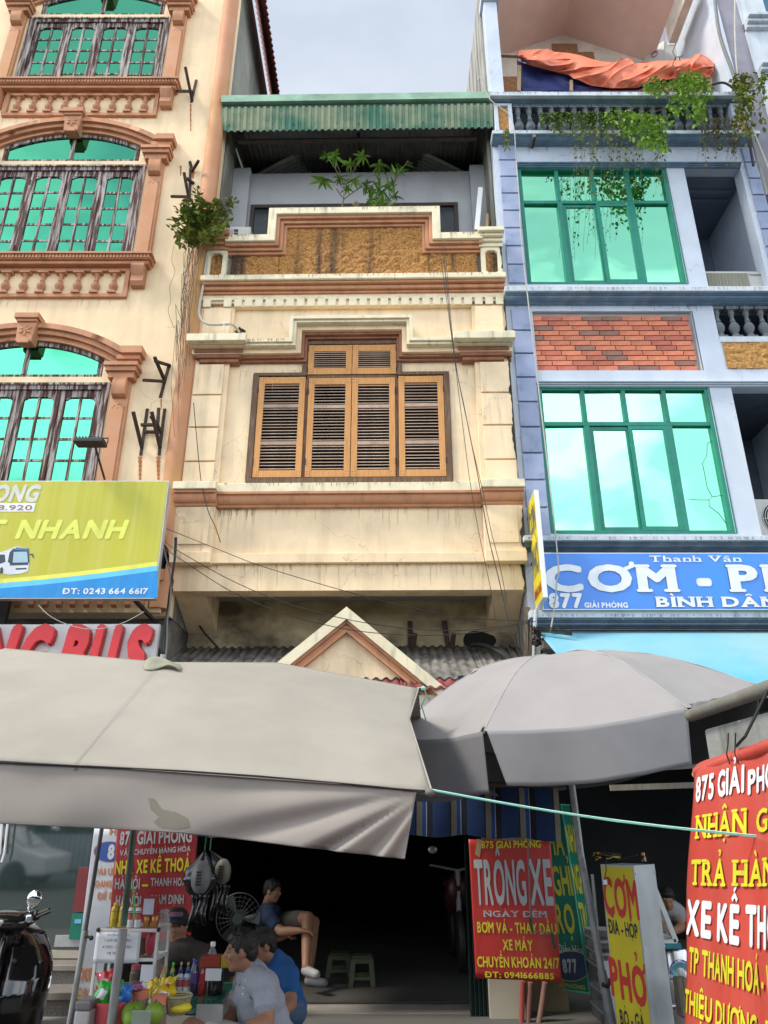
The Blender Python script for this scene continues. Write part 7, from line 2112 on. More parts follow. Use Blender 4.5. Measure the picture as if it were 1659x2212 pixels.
def tb_(u, v):
    tp_ = [(292, 290), (300, 330), (380, 360), (480, 385), (580, 410), (680, 460), (800, 480), (950, 478), (1000, 450), (1080, 438), (1140, 432)]
    bt_ = [(312, 490), (320, 495), (400, 495), (480, 495), (580, 495), (680, 492), (800, 492), (950, 492), (1000, 475), (1080, 458), (1140, 445)]
    a = interp(tp_, u); b = interp(bt_, u)
    return tuple(P(*z7(a[0]+(b[0]-a[0])*v, a[1]+(b[1]-a[1])*v), TY+.06+.05*noise.noise(Vector((u*12, v*3, 0))))-o)
MB().grid(tb_, 60, 8).build('blue_sheet', bluet, tp, smooth=70, solid=.003)
MB().tube([P(*z7(318+60*i, 330+int(13*i)), TY-.0)-o+Vector((0, -.01, 0)) for i in range(6)], .02, 6).build('blue_roll', mat('blue_roll', (.02, .08, .36), .5), tp, smooth=60)
tim = mat('pale_timber', (.36, .25, .14), .8, .2, 5, wood=True)
for (a, b, w_) in (((308, 360), (305, 498), .06), ((1338, 425), (1345, 498), .08), ((590, 440), (590, 498), .05)):
    MB().bar(P(*z7(*a), TY-.0)-o, P(*z7(*b), TY-.0)-o, w_, .04).build('timber_prop', tim, tp)
MB().bar(P(*z7(208, 300), TY+.2)-o, P(*z7(320, 305), TY+.2)-o, .05, .04).build('timber_rail', tim, tp)

# ================================================================== vegetation
def leafmat(name, c, v=.3, **k): return mat(name, c, .55, v, 3, rnd=.42, **k)
lf_bright = leafmat('vine_leaf_green', (.16, .30, .035), col2=(.30, .45, .06)); lf_dark = leafmat('shrub_leaf_green', (.10, .18, .025), col2=(.28, .30, .05)); lf_sap = leafmat('sapling_leaf_green', (.11, .26, .03), col2=(.18, .34, .05))
twig = mat('grey_twig', (.13, .11, .075), .9, .3, 10); redtwig = mat('dry_vine_stem', (.10, .07, .04), .9)
def leaf_mesh(name, m, L_=.06, Wd=.3, fold=.15, droop=.2):
    n = 5; v = []; f = []
    for i in range(n+1):
        t = i/n; w = Wd*L_*sin(pi*min(1, t*.94+.03))**.8*(1-.35*t)
        z = -droop*L_*t*t
        v += [(L_*t, -w, z+fold*w), (L_*t, 0, z), (L_*t, w, z+fold*w)]
    for i in range(n):
        a = i*3
        f += [(a, a+3, a+4, a+1), (a+1, a+4, a+5, a+2)]
    me = bpy.data.meshes.new(name); me.from_pydata(v, [], f); me.materials.append(m)
    me.polygons.foreach_set('use_smooth', [True]*len(me.polygons)); return me
def place_leaves(T_, me, tf, m, limit=300, eye=Vector((0, 0, CAMZ))):
    """the nearest leaves as parts of their own, the rest as one part"""
    tf = sorted(tf, key=lambda M: ((T_.location+M.translation)-eye).length-M.median_scale*3)
    for M in tf[:limit]:
        o_ = link_mesh('leaf', me, T_); o_.matrix_local = M
    if len(tf) > limit:
        mb = MB(); V0 = [v.co.copy() for v in me.vertices]; F0 = [tuple(p.vertices) for p in me.polygons]
        for M in tf[limit:]:
            n = len(mb.v); mb.v += [tuple(M @ v) for v in V0]; mb.f += [tuple(i+n for i in f) for f in F0]
        mb.build('foliage', m, T_, smooth=80, kind='stuff')
def leafM(p, d, roll, s):
    d = Vector(d).normalized(); u = Vector((0, 0, 1))
    y = u.cross(d); y = y.normalized() if y.length > .05 else Vector((1, 0, 0)); z = d.cross(y)
    R_ = Matrix(((d.x, y.x, z.x, 0), (d.y, y.y, z.y, 0), (d.z, y.z, z.z, 0), (0, 0, 0, 1)))
    return Matrix.Translation(p) @ R_ @ Matrix.Rotation(roll, 4, 'X') @ Matrix.Scale(s, 4)
def wobble(p, q, n, amp, rnd_):
    out = [p.lerp(q, i/n) for i in range(n+1)]
    return [v+Vector((rnd_.uniform(-1, 1), rnd_.uniform(-1, 1), rnd_.uniform(-1, 1)))*amp*(0 if i in (0, n) else 1) for i, v in enumerate(out)]
# palmate saplings on the parapet
SYY = 8.12
me_sap = leaf_mesh('leaf', lf_sap, .145, .17, .25, .4)
rr = random.Random(21)
sap = thing('sapling', 'young sapling with palmate leaf whorls growing on the middle parapet', 'plant', tuple(P(*z16(790, 632), SYY)))
o = sap.location; base = Vector((0, 0, 0))
heads = [((760, 385), 1.1), ((700, 500), 1.2), ((830, 420), 1.0), ((890, 385), 1.05), ((965, 430), 1.15), ((780, 490), .9), ((850, 500), 1.0), ((905, 520), 1.1), ((820, 540), .8), ((935, 545), .8), ((720, 380), .8)]
fork = P(*z16(800, 588), SYY)-o
tfs = []; br = MB().tube([base, fork], .011, 6)
j1 = P(*z16(880, 530), SYY-.05)-o; j2 = P(*z16(765, 540), SYY-.08)-o; j3 = P(*z16(800, 520), SYY+.05)-o
br.tube([fork, j1], .009, 6).tube([fork, j2], .008, 6).tube([fork, j3], .008, 6)
for i, (hp_, s) in enumerate(heads):
    h = P(*z16(*hp_), SYY+rr.uniform(-.18, .15))-o
    j = min((j1, j2, j3), key=lambda q: (q-h).length) if i not in (3,) else j3
    br.tube(wobble(j, h, 4, .012, rr), .0055, 5)
    for k in range(9):
        a = 2*pi*k/9+rr.uniform(-.2, .2)
        d = Vector((cos(a), sin(a), rr.uniform(-.35, .35)))
        tfs.append(leafM(h, d, rr.uniform(-.5, .5), s*rr.uniform(.8, 1.15)))
br.build('stem', twig, sap, smooth=60)
place_leaves(sap, me_sap, tfs, lf_sap)
sap2 = thing('sapling', 'narrow-leaved plant rising at the right of the palmate sapling', 'plant', tuple(P(*z16(960, 632), SYY+.1)))
o = sap2.location; st2 = MB(); tfs = []
me_lan = leaf_mesh('leaf', lf_sap, .16, .13, .2, .5)
for (pts) in ([(960, 632), (985, 560), (1040, 500), (1105, 405)], [(975, 632), (1020, 570), (1050, 490), (1060, 440)], [(950, 630), (965, 560), (970, 505)], [(1000, 632), (1030, 590), (1035, 560)], [(940, 632), (930, 600), (925, 575)]):
    pp_ = [P(*z16(*q_), SYY+.1)-o for q_ in pts]
    st2.tube(pp_, .006, 5)
    for k in range(len(pp_)-1):
        for t in range(9):
            p_ = pp_[k].lerp(pp_[k+1], t/9); a = rr.uniform(0, 2*pi)
            tfs.append(leafM(p_, (cos(a), sin(a), .7), rr.uniform(-.8, .8), rr.uniform(.6, 1.1)))
st2.build('stem', twig, sap2, smooth=60); place_leaves(sap2, me_lan, tfs, lf_sap)
MB().lathe([(.045, 0), (.05, .03), (.0, .05)], n=12).build('stone_knob', greywall, None, label='small round stone knob on the parapet below the sapling', cat='knob', loc=tuple(P(*z16(857, 610), SYY-.1)-Vector((0, 0, .02))))

# wall shrub between the left and middle houses
shr = thing('shrub', 'wild shrub rooted in the gap between the left and middle houses', 'shrub', tuple(P(*z1(1190, 1500), 7.8)))
o = shr.location
me_sh = leaf_mesh('leaf', lf_dark, .085, .28, .2, .25)
tfs = []; br = MB(); rr = random.Random(5)
ends = [(1035, 1370), (1045, 1330), (1070, 1270), (1100, 1220), (1130, 1200), (1190, 1165), (1210, 1150), (1230, 1200), (1250, 1260), (1290, 1230), (1330, 1210), (1400, 1190), (1415, 1210), (1390, 1260), (1360, 1320), (1380, 1330), (1300, 1330), (1340, 1400), (1060, 1420), (1090, 1300), (1150, 1260), (1160, 1340), (1200, 1300), (1130, 1400), (1180, 1420), (1240, 1370), (1270, 1420), (1100, 1470), (1230, 1450), (1290, 1470), (1075, 1390), (1140, 1330), (1210, 1380), (1310, 1280)]
core = [P(*z1(1180, 1440), 7.75)-o, P(*z1(1240, 1430), 7.7)-o, P(*z1(1200, 1360), 7.7)-o]
for c in core: br.tube(wobble(Vector((0, 0, 0)), c, 3, .02, rr), .010, 5)
for e in ends:
    Y = 7.72+rr.uniform(-.3, .15); q = P(*z1(*e), Y)-o
    c = min(core, key=lambda v: (v-q).length)
    path = wobble(c, q, 5, .03, rr); br.tube(path, .004, 4)
    for k in range(1, 6):
        for t in range(9):
            p_ = path[k-1].lerp(path[k], t/9)+Vector((rr.uniform(-1, 1), rr.uniform(-1, 1), rr.uniform(-1, 1)))*.045
            a = rr.uniform(0, 2*pi); tfs.append(leafM(p_, (cos(a), sin(a), rr.uniform(-.3, .8)), rr.uniform(-1, 1), rr.uniform(.65, 1.2)))
br.build('stem', twig, shr, smooth=60); place_leaves(shr, me_sh, tfs, lf_dark)
rt = MB()
for i in range(28):
    x0 = 1160+rr.uniform(-25, 45); k = rr.randint(4, 9)
    pts = [P(*z2(x0+rr.uniform(-22, 22)-12*j, -40+j*rr.uniform(60, 150)), 7.82+rr.uniform(-.05, .05))-o for j in range(k)]
    rt.tube(pts, rr.uniform(.0012, .0035), 4, False)
rt.build('root', mat('grey_root', (.15, .12, .09), .9), shr, kind='stuff')

# climbing vine over the blue balcony
vn = thing('climbing_vine', 'bright green climbing vine spilling over the blue balcony balusters', 'vine', tuple(P(*z15(900, 900), 7.7)))
o = vn.location
me_v = leaf_mesh('leaf', lf_bright, .066, .40, .25, .3)
tfs = []; rr = random.Random(9)
blobs = [  # picture centre (z15), radii, leaves, depth
 ((960, 700), (110, 55), 120, 7.68), ((1060, 740), (90, 60), 110, 7.62), ((880, 760), (120, 50), 100, 7.65), ((720, 760), (80, 45), 60, 7.66), ((640, 740), (55, 30), 34, 7.66), ((690, 690), (22, 25), 12, 7.6), ((1000, 630), (60, 25), 24, 7.6),
 ((960, 850), (100, 50), 90, 7.6), ((1060, 960), (60, 90), 90, 7.6), ((860, 940), (60, 50), 40, 7.62), ((1120, 850), (40, 30), 16, 7.6),
 ((700, 1050), (90, 55), 100, 7.6), ((560, 1030), (90, 60), 90, 7.6), ((430, 1100), (70, 55), 60, 7.62), ((600, 1150), (110, 60), 130, 7.58), ((700, 1200), (80, 60), 90, 7.56), ((620, 1240), (50, 45), 40, 7.55), ((740, 1270), (35, 35), 24, 7.55), ((330, 1010), (60, 60), 36, 7.62),
 ((450, 980), (70, 35), 40, 7.62)]
for (c, r, n, Y) in blobs:
    for i in range(int(n*1.25)):
        a = rr.uniform(0, 2*pi); q = sqrt(rr.random())
        p_ = P(*z15(c[0]+r[0]*1.22*q*cos(a)*(1+.3*sin(5*a)), c[1]+r[1]*1.2*q*sin(a)*(1+.3*sin(4*a))), Y+rr.uniform(-.22, .16))-o
        b = rr.uniform(0, 2*pi); tfs.append(leafM(p_, (cos(b), sin(b)*.8-.2, rr.uniform(-.8, .3)), rr.uniform(-.7, .7), rr.uniform(.6, 1.15)))
br = MB()
for (a, b) in (((1100, 760), (900, 700)), ((1050, 780), (640, 740)), ((1080, 800), (1060, 1040)), ((980, 880), (560, 1010)), ((800, 1000), (430, 1100)), ((760, 1040), (740, 1280)), ((870, 660), (850, 350)), ((860, 520), (925, 480))):
    br.tube(wobble(P(*z15(*a), 7.64)-o, P(*z15(*b), 7.6)-o, 6, .03, rr), .007, 5)
br.build('stem', redtwig, vn, smooth=60); place_leaves(vn, me_v, tfs, lf_bright)
fl_ = MB()
for i in range(14): 
    p_ = P(*z15(803+rr.uniform(-10, 10), 775+rr.uniform(-10, 10)), 7.56)-o
    fl_.ball(p_, .012, 5, 4)
fl_.build('blossom', mat('pink_blossom', (.6, .2, .35), .7), vn)
# fine hanging vine (small leaves, bare strands) - two plants
def strands(label, xs_, y0, yr, Y, leafs, seed, f=z7, col=lf_dark, ls=.035, vine_m=redtwig, bare=.4):
    T_ = thing('hanging_vine', label, 'vine', tuple(P(*f((xs_[0]+xs_[1])/2, y0), Y)))
    o = T_.location; rr = random.Random(seed); mb = MB(); tfs = []
    me = leaf_mesh('leaf', col, ls, .36, .15, .2)
    for i in range(leafs[0]):
        x = rr.uniform(*xs_); L_ = rr.uniform(*yr)*rr.random()**.3; n = 7
        pts = []; xx_ = x
        for k in range(n+1):
            xx_ += rr.uniform(-7, 7); pts.append(P(*f(xx_, y0+L_*k/n), Y+.02*sin(k+i))-o)
        mb.tube(pts, .0017, 4, False)
        if rr.random() > bare:
            for k in range(n):
                for t in range(leafs[1]):
                    if rr.random() < .75:
                        p_ = pts[k].lerp(pts[k+1], rr.random())+Vector((rr.uniform(-.03, .03), rr.uniform(-.03, .03), 0))
                        a = rr.uniform(0, 2*pi); tfs.append(leafM(p_, (cos(a), sin(a), -.5), rr.uniform(-1, 1), rr.uniform(.7, 1.5)))
    mb.build('strand', vine_m, T_, kind='stuff'); place_leaves(T_, me, tfs, col)
strands('fine dangling vine strands in front of the upper green window', (600, 1100), 700, (120, 560), 7.62, (46, 3), 3)
strands('small-leaved creeper along the middle of the blue balusters', (430, 860), 610, (60, 150), 7.68, (60, 5), 4, col=leafmat('creeper_leaf', (.17, .27, .05)), bare=.1)
strands('dry brownish creeper hanging at the right end of the blue balcony', (1290, 1520), 640, (120, 330), 7.62, (42, 3), 6, col=leafmat('dry_leaf', (.13, .12, .035)), bare=.3)
strands('green creeper climbing the cables at the corner of the blue house', (1480, 1640), 400, (150, 480), 7.5, (26, 4), 8, col=lf_dark, ls=.055, bare=.2)
strands('single thin vine trailing below the left end of the blue balcony', (228, 262), 700, (80, 160), 7.7, (4, 4), 12, bare=0)
for i, (l, lab) in enumerate((([(1370, 0), (1400, 200), (1470, 400), (1500, 520), (1560, 700), (1600, 850), (1659, 1060)], 'thick cable bundle running down the right corner of the blue house'), ([(1480, 0), (1480, 200), (1500, 470), (1560, 660), (1640, 860), (1700, 1000)], 'pale conduit running down the mauve wall at the right'), ([(1355, 460), (1420, 450), (1480, 490), (1520, 560), (1545, 700), (1580, 900)], 'black hose looping over the end of the blue balcony'))):
    cable(lab, Z(z7, l, 7.7), (.028, .014, .018)[i], (greycable, palecable, black_r)[i])
MB().tube([(0, -.18, -.01), (0, 0, 0)], .018, 6).build('spout', rust, None, label='short iron stub above the blue house window head', cat='pipe', loc=tuple(P(*z7(380, 800), 7.97)))
# loose sticks leaning on the terrace of the middle house
for i, (a, b, m_, lab) in enumerate((((1448, 535), (1430, 735), white_paint, 'peeling white board leaning at the right of the middle terrace'), ((1480, 660), (1478, 735), tim, 'short timber offcut standing on the right parapet'))):
    p0, p1 = P(*z16(*b), 8.3), P(*z16(*a), 8.3)
    MB().bar((0, 0, 0), p1-p0, .07 if i == 0 else .04, .03).build('board', m_, None, label=lab, cat='board', loc=tuple(p0))
# ================================================================== drinks stall
TT = .70                                                 # table height
def on_table(zx, zy, Y): return P(*z12(zx, zy), Y)
ty0, ty1 = 4.62, 5.25
tx0_, tx1_ = P(*z12(120, 900), 4.75).x, P(*z12(1420, 900), 5.0).x
TB = thing('stall_table', 'green-edged glass-topped stall table crowded with drinks and snacks', 'table', ((tx0_+tx1_)/2, (ty0+ty1)/2, .12))
o = TB.location
zt = P(*z12(1250, 900), 4.98).z
y0t = 4.62-o.y
MB().box(tx0_-o.x, tx1_-o.x, y0t, ty1+.1-o.y, zt-o.z-.02, zt-o.z).build('table_top', mat('green_glass_edge', (.02, .16, .09), .15, .2, 12, dirt=(.35, .38, .34), dirtf=.6, streak=(12, 12, 12)), TB, bevel=.003)
for sx_ in (tx0_-o.x+.05, tx1_-o.x-.05):
    for sy_ in (y0t+.05, ty1+.05-o.y): MB().box(sx_-.015, sx_+.015, sy_-.015, sy_+.015, 0, zt-o.z-.021).build('leg', steel, TB)
a = on_table(1155, 990, 4.61); b = on_table(1395, 1140, 4.61)
MB().box(a.x-o.x, b.x-o.x, y0t-.012, y0t-.002, .2, a.z-o.z).build('front_board', mat('paint_flecked_board', (.30, .31, .30), .85, .15, 9, speck=((.08, .08, .08), 40, .66)), TB)
# lower front shelf that carries basin, fruit and baskets
LZ = zt-.10
LS = thing('low_bench', 'low bench in front of the stall table carrying the basin and green fruit', 'bench', ((tx0_+tx1_)/2, 4.40, .12))
o = LS.location
LY0, LY1 = 4.18-o.y, 4.60-o.y
MB().box(tx0_-o.x+.08, P(*z12(1130, 1100), 4.4).x-o.x, LY0, LY1, LZ-o.z-.14, LZ-o.z-.12).build('bench_top', mat('blue_white_oilcloth', (.36, .38, .46), .5, .15, 20), LS)
for sx_ in (tx0_-o.x+.15, P(*z12(1080, 1100), 4.4).x-o.x): MB().box(sx_-.02, sx_+.02, LY0+.02, LY1-.02, 0, LZ-o.z-.141).build('leg', steel, LS)
LZ = LZ-.12
# cabinet
CY = 4.74
c00 = on_table(140, 900, CY); c01 = on_table(215, 275, CY); c11 = on_table(800, 275, CY)
cx0, cx1 = c01.x, c11.x; cz0, cz1 = zt+.002, c01.z; cd = .26
CB = thing('display_cabinet', 'small aluminium and glass display cabinet on the stall table', 'cabinet', ((cx0+cx1)/2, CY, cz0))
o = CB.location; w2 = (cx1-cx0)/2; H_ = cz1-cz0
fr = MB(); t = .016
for x in (-w2, w2-t):
    for y in (0, cd-t): fr.box(x, x+t, y, y+t, 0, H_)
cabm = mat('white_aluminium', (.66, .68, .67), .35, .05, 10, metal=.3)
hs = P(*z12(300, 585), CY).z-cz0
for z in (0, hs, H_-t):
    fr.box(-w2+t, w2-t, 0, t, z, z+t).box(-w2+t, w2-t, cd-t, cd, z, z+t).box(-w2, -w2+t, t, cd-t, z, z+t).box(w2-t, w2, t, cd-t, z, z+t)
fr.build('frame', cabm, CB, bevel=.002)
gls = bpy.data.materials.new('clear_glass'); gls.use_nodes = True
nb2 = gls.node_tree.nodes['Principled BSDF']; nb2.inputs['Base Color'].default_value = (.85, .95, .93, 1); nb2.inputs['Roughness'].default_value = .05; nb2.inputs['Alpha'].default_value = .16; nb2.inputs['IOR'].default_value = 1.2
MB().box(-w2+t, w2-t, t, cd-t, H_-.006, H_-.001).box(-w2+t, w2-t, t, cd-t, hs+.004, hs+.009).build('shelf', gls, CB)
MB().box(w2-.009, w2-.006, t, cd-t, hs+t, H_-t).build('side_pane', gls, CB)
MB().ball((w2-.004, -.001, H_-.004), .012, 8, 6).ball((-w2+.004, -.001, H_-.004), .012, 8, 6).build('corner_cap', mat('black_plastic', (.02, .02, .02), .4), CB, smooth=60)
# handwritten style menu sheet on the cabinet front
mn = thing('menu_sheet', 'white paper drinks menu taped to the front of the display cabinet', 'paper', (0, 0, 0))
pa, pb_ = on_table(205, 305, CY-.008), on_table(598, 600, CY-.008)
mn.location = (pa.x, CY-.008, pb_.z); o = mn.location
bpy.context.view_layer.update()
MB().grid(lambda u, v: ((pb_.x-pa.x)*u, .003*sin(u*9), (pa.z-pb_.z)*v), 12, 6).build('sheet', pm('paper_white', (.60, .63, .68)), mn, smooth=60, solid=.0006)
plm = Plane3((0, CY-.008, 0), (1, 0, 0), (0, 0, -1))
for body, a, b, c, d in (('CHUYỂN KHOẢN 247', 306, 320, 522, 339), ('CAFE ĐEN - NÂU', 283, 369, 535, 394), ('ATISO - MƠ - SẤU', 262, 431, 538, 456), ('MÌ TRỨNG', 310, 492, 475, 516)):
    printed(plm, body, p_dark, mn, *z12(a, b), *z12(c, d), e=.005, bold=.0)

# ---- bottles and jars
def bottle(label, zx, zb_, zt2, Y, rpx, body, cap_c, liq=None, label_c=None, shape='bottle', cat='bottle', group=None, base=None, text=None):
    p0 = P(*z12(zx, zb_), Y); p1 = P(*z12(zx, zt2), Y)
    z0 = base if base is not None else p0.z
    h = p1.z-z0; ax = (Y*(.9237+(p0.z-CAMZ)/Y*.3832))
    r = rpx/4.389*ax/1600
    T_ = thing('bottle' if cat == 'bottle' else cat, label, cat, (p0.x, Y, z0), group=group)
    if shape == 'bottle': prof = [(r*.85, 0), (r, h*.03), (r*.96, h*.30), (r, h*.36), (r, h*.60), (r*.85, h*.70), (r*.42, h*.84), (r*.36, h*.90)]; ct = .90
    elif shape == 'can': prof = [(r*.85, 0), (r, h*.05), (r, h*.92), (r*.86, h*.97)]; ct = .972
    elif shape == 'wasp': prof = [(r*.9, 0), (r, h*.05), (r*.97, h*.35), (r*.82, h*.45), (r*.98, h*.6), (r, h*.75), (r*.75, h*.84), (r*.5, h*.87)]; ct = .87
    else: prof = [(r*.92, 0), (r, h*.05), (r, h*.72), (r*.9, h*.80), (r*.8, h*.84)]; ct = .84
    MB().lathe(prof, n=16).build('body', body, T_, smooth=50)
    rc = {'bottle': .42, 'can': .8, 'wasp': .55}.get(shape, .86)*r
    MB().lathe([(rc, h*ct), (rc, h*.99), (rc*.9, h)], n=14).build('cap', cap_c, T_, smooth=40)
    if label_c: MB().lathe([(r*1.012, h*.34), (r*1.012, h*.62)], n=16).build('wrapper', label_c, T_, smooth=50)
    if text:
        for line, za, zb3, m_ in text: 
            txt(line, m_, T_, -r*.8, r*.8, h*za, h*zb3, lambda a, b: (r*1.03*sin(a/r), -r*1.03*cos(a/r), b), .03)
    return T_
def liq(n, c, rough=.12): return mat('liquid_'+n, c, rough, .1, 8, coat=.6)
capb = pm('cap_blue', (.01, .07, .45), .4); capg = pm('cap_green', (.05, .42, .06), .4); capo = pm('cap_orange', (.70, .24, .02), .4); capy = pm('cap_yellow', (.65, .55, .02), .4); capr = pm('cap_red', (.5, .02, .02), .4)
tz = zt+.002
wb = liq('white_bottle', (.60, .62, .64), .35)
for i, (zx, lab) in enumerate(((983, 'left white strawberry milk drink bottle with blue cap'), (1049, 'right white strawberry milk drink bottle with blue cap'))):
    bottle(lab, zx, 896, 665, 4.98, 33, wb, capb, label_c=pm('pink_label', (.50, .10, .10)), shape='wasp', group='strawberry milk drinks on the table', base=tz, text=(('nutri', .67, .74, p_blue), ('boost', .59, .65, p_blue)))
bottle('slim yellow tea bottle with orange cap', 822, 870, 625, 4.95, 30, liq('yellow_tea', (.45, .32, .015)), capo, label_c=pm('tea_label', (.55, .42, .03)), base=tz)
bottle('lemon tea bottle with yellow cap beside the yellow snack bag', 908, 880, 652, 4.95, 34, liq('dark_green', (.03, .10, .01)), capy, label_c=pm('lemon_label', (.30, .45, .03)), base=tz)
bottle('dark purple soft drink bottle with violet cap', 1125, 896, 572, 4.98, 36, liq('purple', (.03, .015, .06)), pm('cap_violet', (.10, .05, .28)), label_c=pm('violet_label', (.08, .05, .2)), base=tz)
bottle('red soft drink bottle with red cap', 1202, 896, 572, 4.98, 38, liq('red_drink', (.32, .012, .02)), capr, label_c=pm('redlabel', (.42, .02, .03)), base=tz)
bottle('blue-capped bottle behind the purple drink', 1112, 800, 556, 5.12, 28, liq('blue_drink', (.02, .08, .2)), capb, base=tz)
for zx, lab in ((849, 'left green tea bottle in the back row'), (913, 'right green tea bottle in the back row')): bottle(lab, zx, 840, 593, 5.14, 28, liq('green_tea', (.03, .13, .02)), capg, base=tz, group='green tea bottles in the back row')
for zx, lab in ((992, 'left brown glass bottle behind the milk drinks'), (1058, 'right brown glass bottle behind the milk drinks')): bottle(lab, zx, 820, 590, 5.14, 24, liq('brown_glass', (.05, .03, .02)), pm('cap_grey', (.35, .33, .3)), base=tz, group='brown bottles behind the milk drinks')
J = bottle('big dark pickle jar with blue lid and white label', 1327, 900, 632, 5.0, 72, liq('black_plum', (.015, .012, .012)), pm('lid_blue', (.03, .22, .55)), shape='jar', cat='jar', base=tz)
MB().box(-.045, .045, -.002, 0, .10, .16).build('paper_label', p_white, J, loc=(0, -.089, -.02))
NB = thing('noodle_packets', 'red and yellow instant noodle packets lying on the big dark jar', 'packets', tuple(P(*z12(1340, 634), 5.0)))
MB().box(-.085, .03, -.05, .05, 0, .06).build('red_packet', pm('noodle_red', (.36, .05, .03), .35), NB, bevel=.008)
MB().box(.032, .10, -.05, .05, 0, .066).build('yellow_packet', pm('noodle_yellow', (.45, .33, .02), .35), NB, bevel=.008)
BWt = bottle('large clear water bottle with white cap behind the noodle packets', 1280, 800, 396, 5.22, 56, mat('clear_pet', (.25, .28, .30), .1, .1, 4, alpha=.45), p_white, label_c=pm('water_label', (.05, .12, .45)), base=tz)
# on top of the cabinet
ctz = cz1+.001
for zx, lab in ((362, 'left golden herbal drink bottle on the cabinet'), (440, 'right golden herbal drink bottle on the cabinet')): bottle(lab, zx, 250, 25, CY+.09, 36, liq('golden', (.42, .31, .02)), capy, label_c=pm('gold_label', (.5, .4, .03)), base=ctz, shape='wasp', group='golden drink bottles on the cabinet')
for zx, lab in ((522, 'left milk drink bottle on the cabinet top'), (590, 'right milk drink bottle on the cabinet top')): bottle(lab, zx, 255, 40, CY+.07, 35, wb, pm('cap_brown', (.3, .18, .05)), label_c=pm('pink_label', (.5, .1, .1)), shape='wasp', base=ctz, group='milk drinks on the cabinet', text=(('nutri', .67, .74, p_dark), ('boost', .59, .65, p_dark)))
for zx, lab in ((676, 'left small copper-coloured drink can on the cabinet'), (752, 'right small copper-coloured drink can on the cabinet')): bottle(lab, zx, 250, 142, CY+.08, 34, mat('copper_can', (.42, .20, .06), .3, .2, 8, metal=.5), mat('gold_lid', (.5, .33, .12), .3, metal=.6), shape='can', cat='can', base=ctz, group='small cans on the cabinet')
q0 = P(*z12(725, 140), CY+.12)
MB().box(-.042, .042, 0, .04, 0, .10).build('red_box', pm('red_card_box', (.36, .04, .035)), None, label='red card box standing on the small copper cans', cat='box', loc=(q0.x, CY+.06, q0.z), bevel=.002)
MB().box(-.030, .030, -.002, 0, 0, .080).build('payment_card', pm('card_white', (.55, .58, .68)), None, label='white card propped against the red box on the cabinet', cat='card', loc=(q0.x-.003, CY+.056, q0.z+.008))
MB().grid(lambda u, v: (.04*cos(u*2*pi)*(1-.5*v)*(1+.2*sin(u*19)), .04*sin(u*2*pi)*(1-.5*v), .09*v), 24, 6).build('plastic_bag', mat('smoky_film', (.3, .28, .26), .2, .2, 10, alpha=.5), None, smooth=60, label='crumpled clear plastic bag at the right end of the cabinet top', cat='bag', loc=(P(*z12(832, 240), CY+.1).x, CY+.1, ctz))
# inside the cabinet
MB().ball((0, 0, .06), (.032, .03, .062), 12, 9).build('pink_pouch', pm('pink_red_pouch', (.42, .04, .07), .4), None, smooth=60, label='pink pouch on the upper shelf inside the cabinet', cat='pouch', loc=(P(*z12(705, 540), CY+.1).x, CY+.1, cz0+hs+.012))
MB().ball((0, 0, .045), (.045, .04, .045), 12, 8).build('brown_bag', pm('brown_paper', (.16, .10, .05), .7), None, smooth=60, label='brown paper parcel on the upper shelf inside the cabinet', cat='parcel', loc=(P(*z12(625, 540), CY+.13).x, CY+.13, cz0+hs+.012))
bottle('glass jar with pink lid inside the cabinet', 560, 800, 612, CY+.12, 48, mat('dusty_jar', (.12, .10, .07), .15, alpha=.8), pm('lid_pink', (.45, .10, .12)), shape='jar', cat='jar', base=cz0+.018)
bottle('clear jar with metal lid inside the cabinet', 665, 800, 625, CY+.12, 52, mat('dusty_jar2', (.2, .22, .2), .15, alpha=.7), alum, shape='jar', cat='jar', base=cz0+.018)
cdp = P(*z12(667, 835), CY-.012)
MB().box(-.035, .035, 0, .002, 0, .11).build('payment_card', pm('card_white', (.55, .58, .68)), None, label='white card leaning on the lower front of the cabinet', cat='card', loc=(cdp.x, CY-.012, cdp.z))
# basin with snacks
def snack(label, zx, zy, w, h, m, Y, m2=None, seed=0, tilt=0.0, cat='snack bag'):
    c = P(*z12(zx, zy), Y); k = Y*.87/1600/4.389; w *= k; h *= k
    T_ = thing('snack_bag', label, cat, (c.x, Y, c.z))
    def f(sg):
        def g(u, v):
            x = (u-.5)*w; z = (v-.5)*h; e = (sin(pi*u)*sin(pi*v))**.5
            return (x*cos(tilt)-z*sin(tilt)+.006*sin(v*9+seed), sg*.028*e*(1+.35*noise.noise(Vector((u*5+seed, v*5, 0)))), x*sin(tilt)+z*cos(tilt)+.004*sin(u*14+seed))
        return g
    MB().grid(f(-1), 14, 12).grid(f(1), 14, 12).build('bag', m, T_, smooth=60)
    if m2: MB().grid(lambda u, v: tuple(Vector(f(-1)(.25+.5*u, .3+.4*v))+Vector((0, -.0025, 0))), 8, 6).build('print_patch', m2, T_, smooth=60)
    return T_
foil = lambda n, c: mat('foil_'+n, c, .25, .15, 12, coat=.3)
bs = P(*z12(350, 1040), 4.36)
kk = 4.36*.87/1600/4.389
BA = thing('basin', 'coral pink plastic basin full of snack bags', 'basin', (bs.x, 4.36, LZ))
R_ = 155*kk; Hb_ = P(*z12(350, 945), 4.36).z-LZ
MB().lathe([(R_*.62, 0), (R_*.72, .01), (R_*.95, Hb_*.95), (R_*1.06, Hb_), (R_*1.06, Hb_-.008), (R_*.9, Hb_*.9), (R_*.68, .015)], n=26).build('bowl', pm('coral_plastic', (.62, .10, .11), .45), BA, smooth=50)
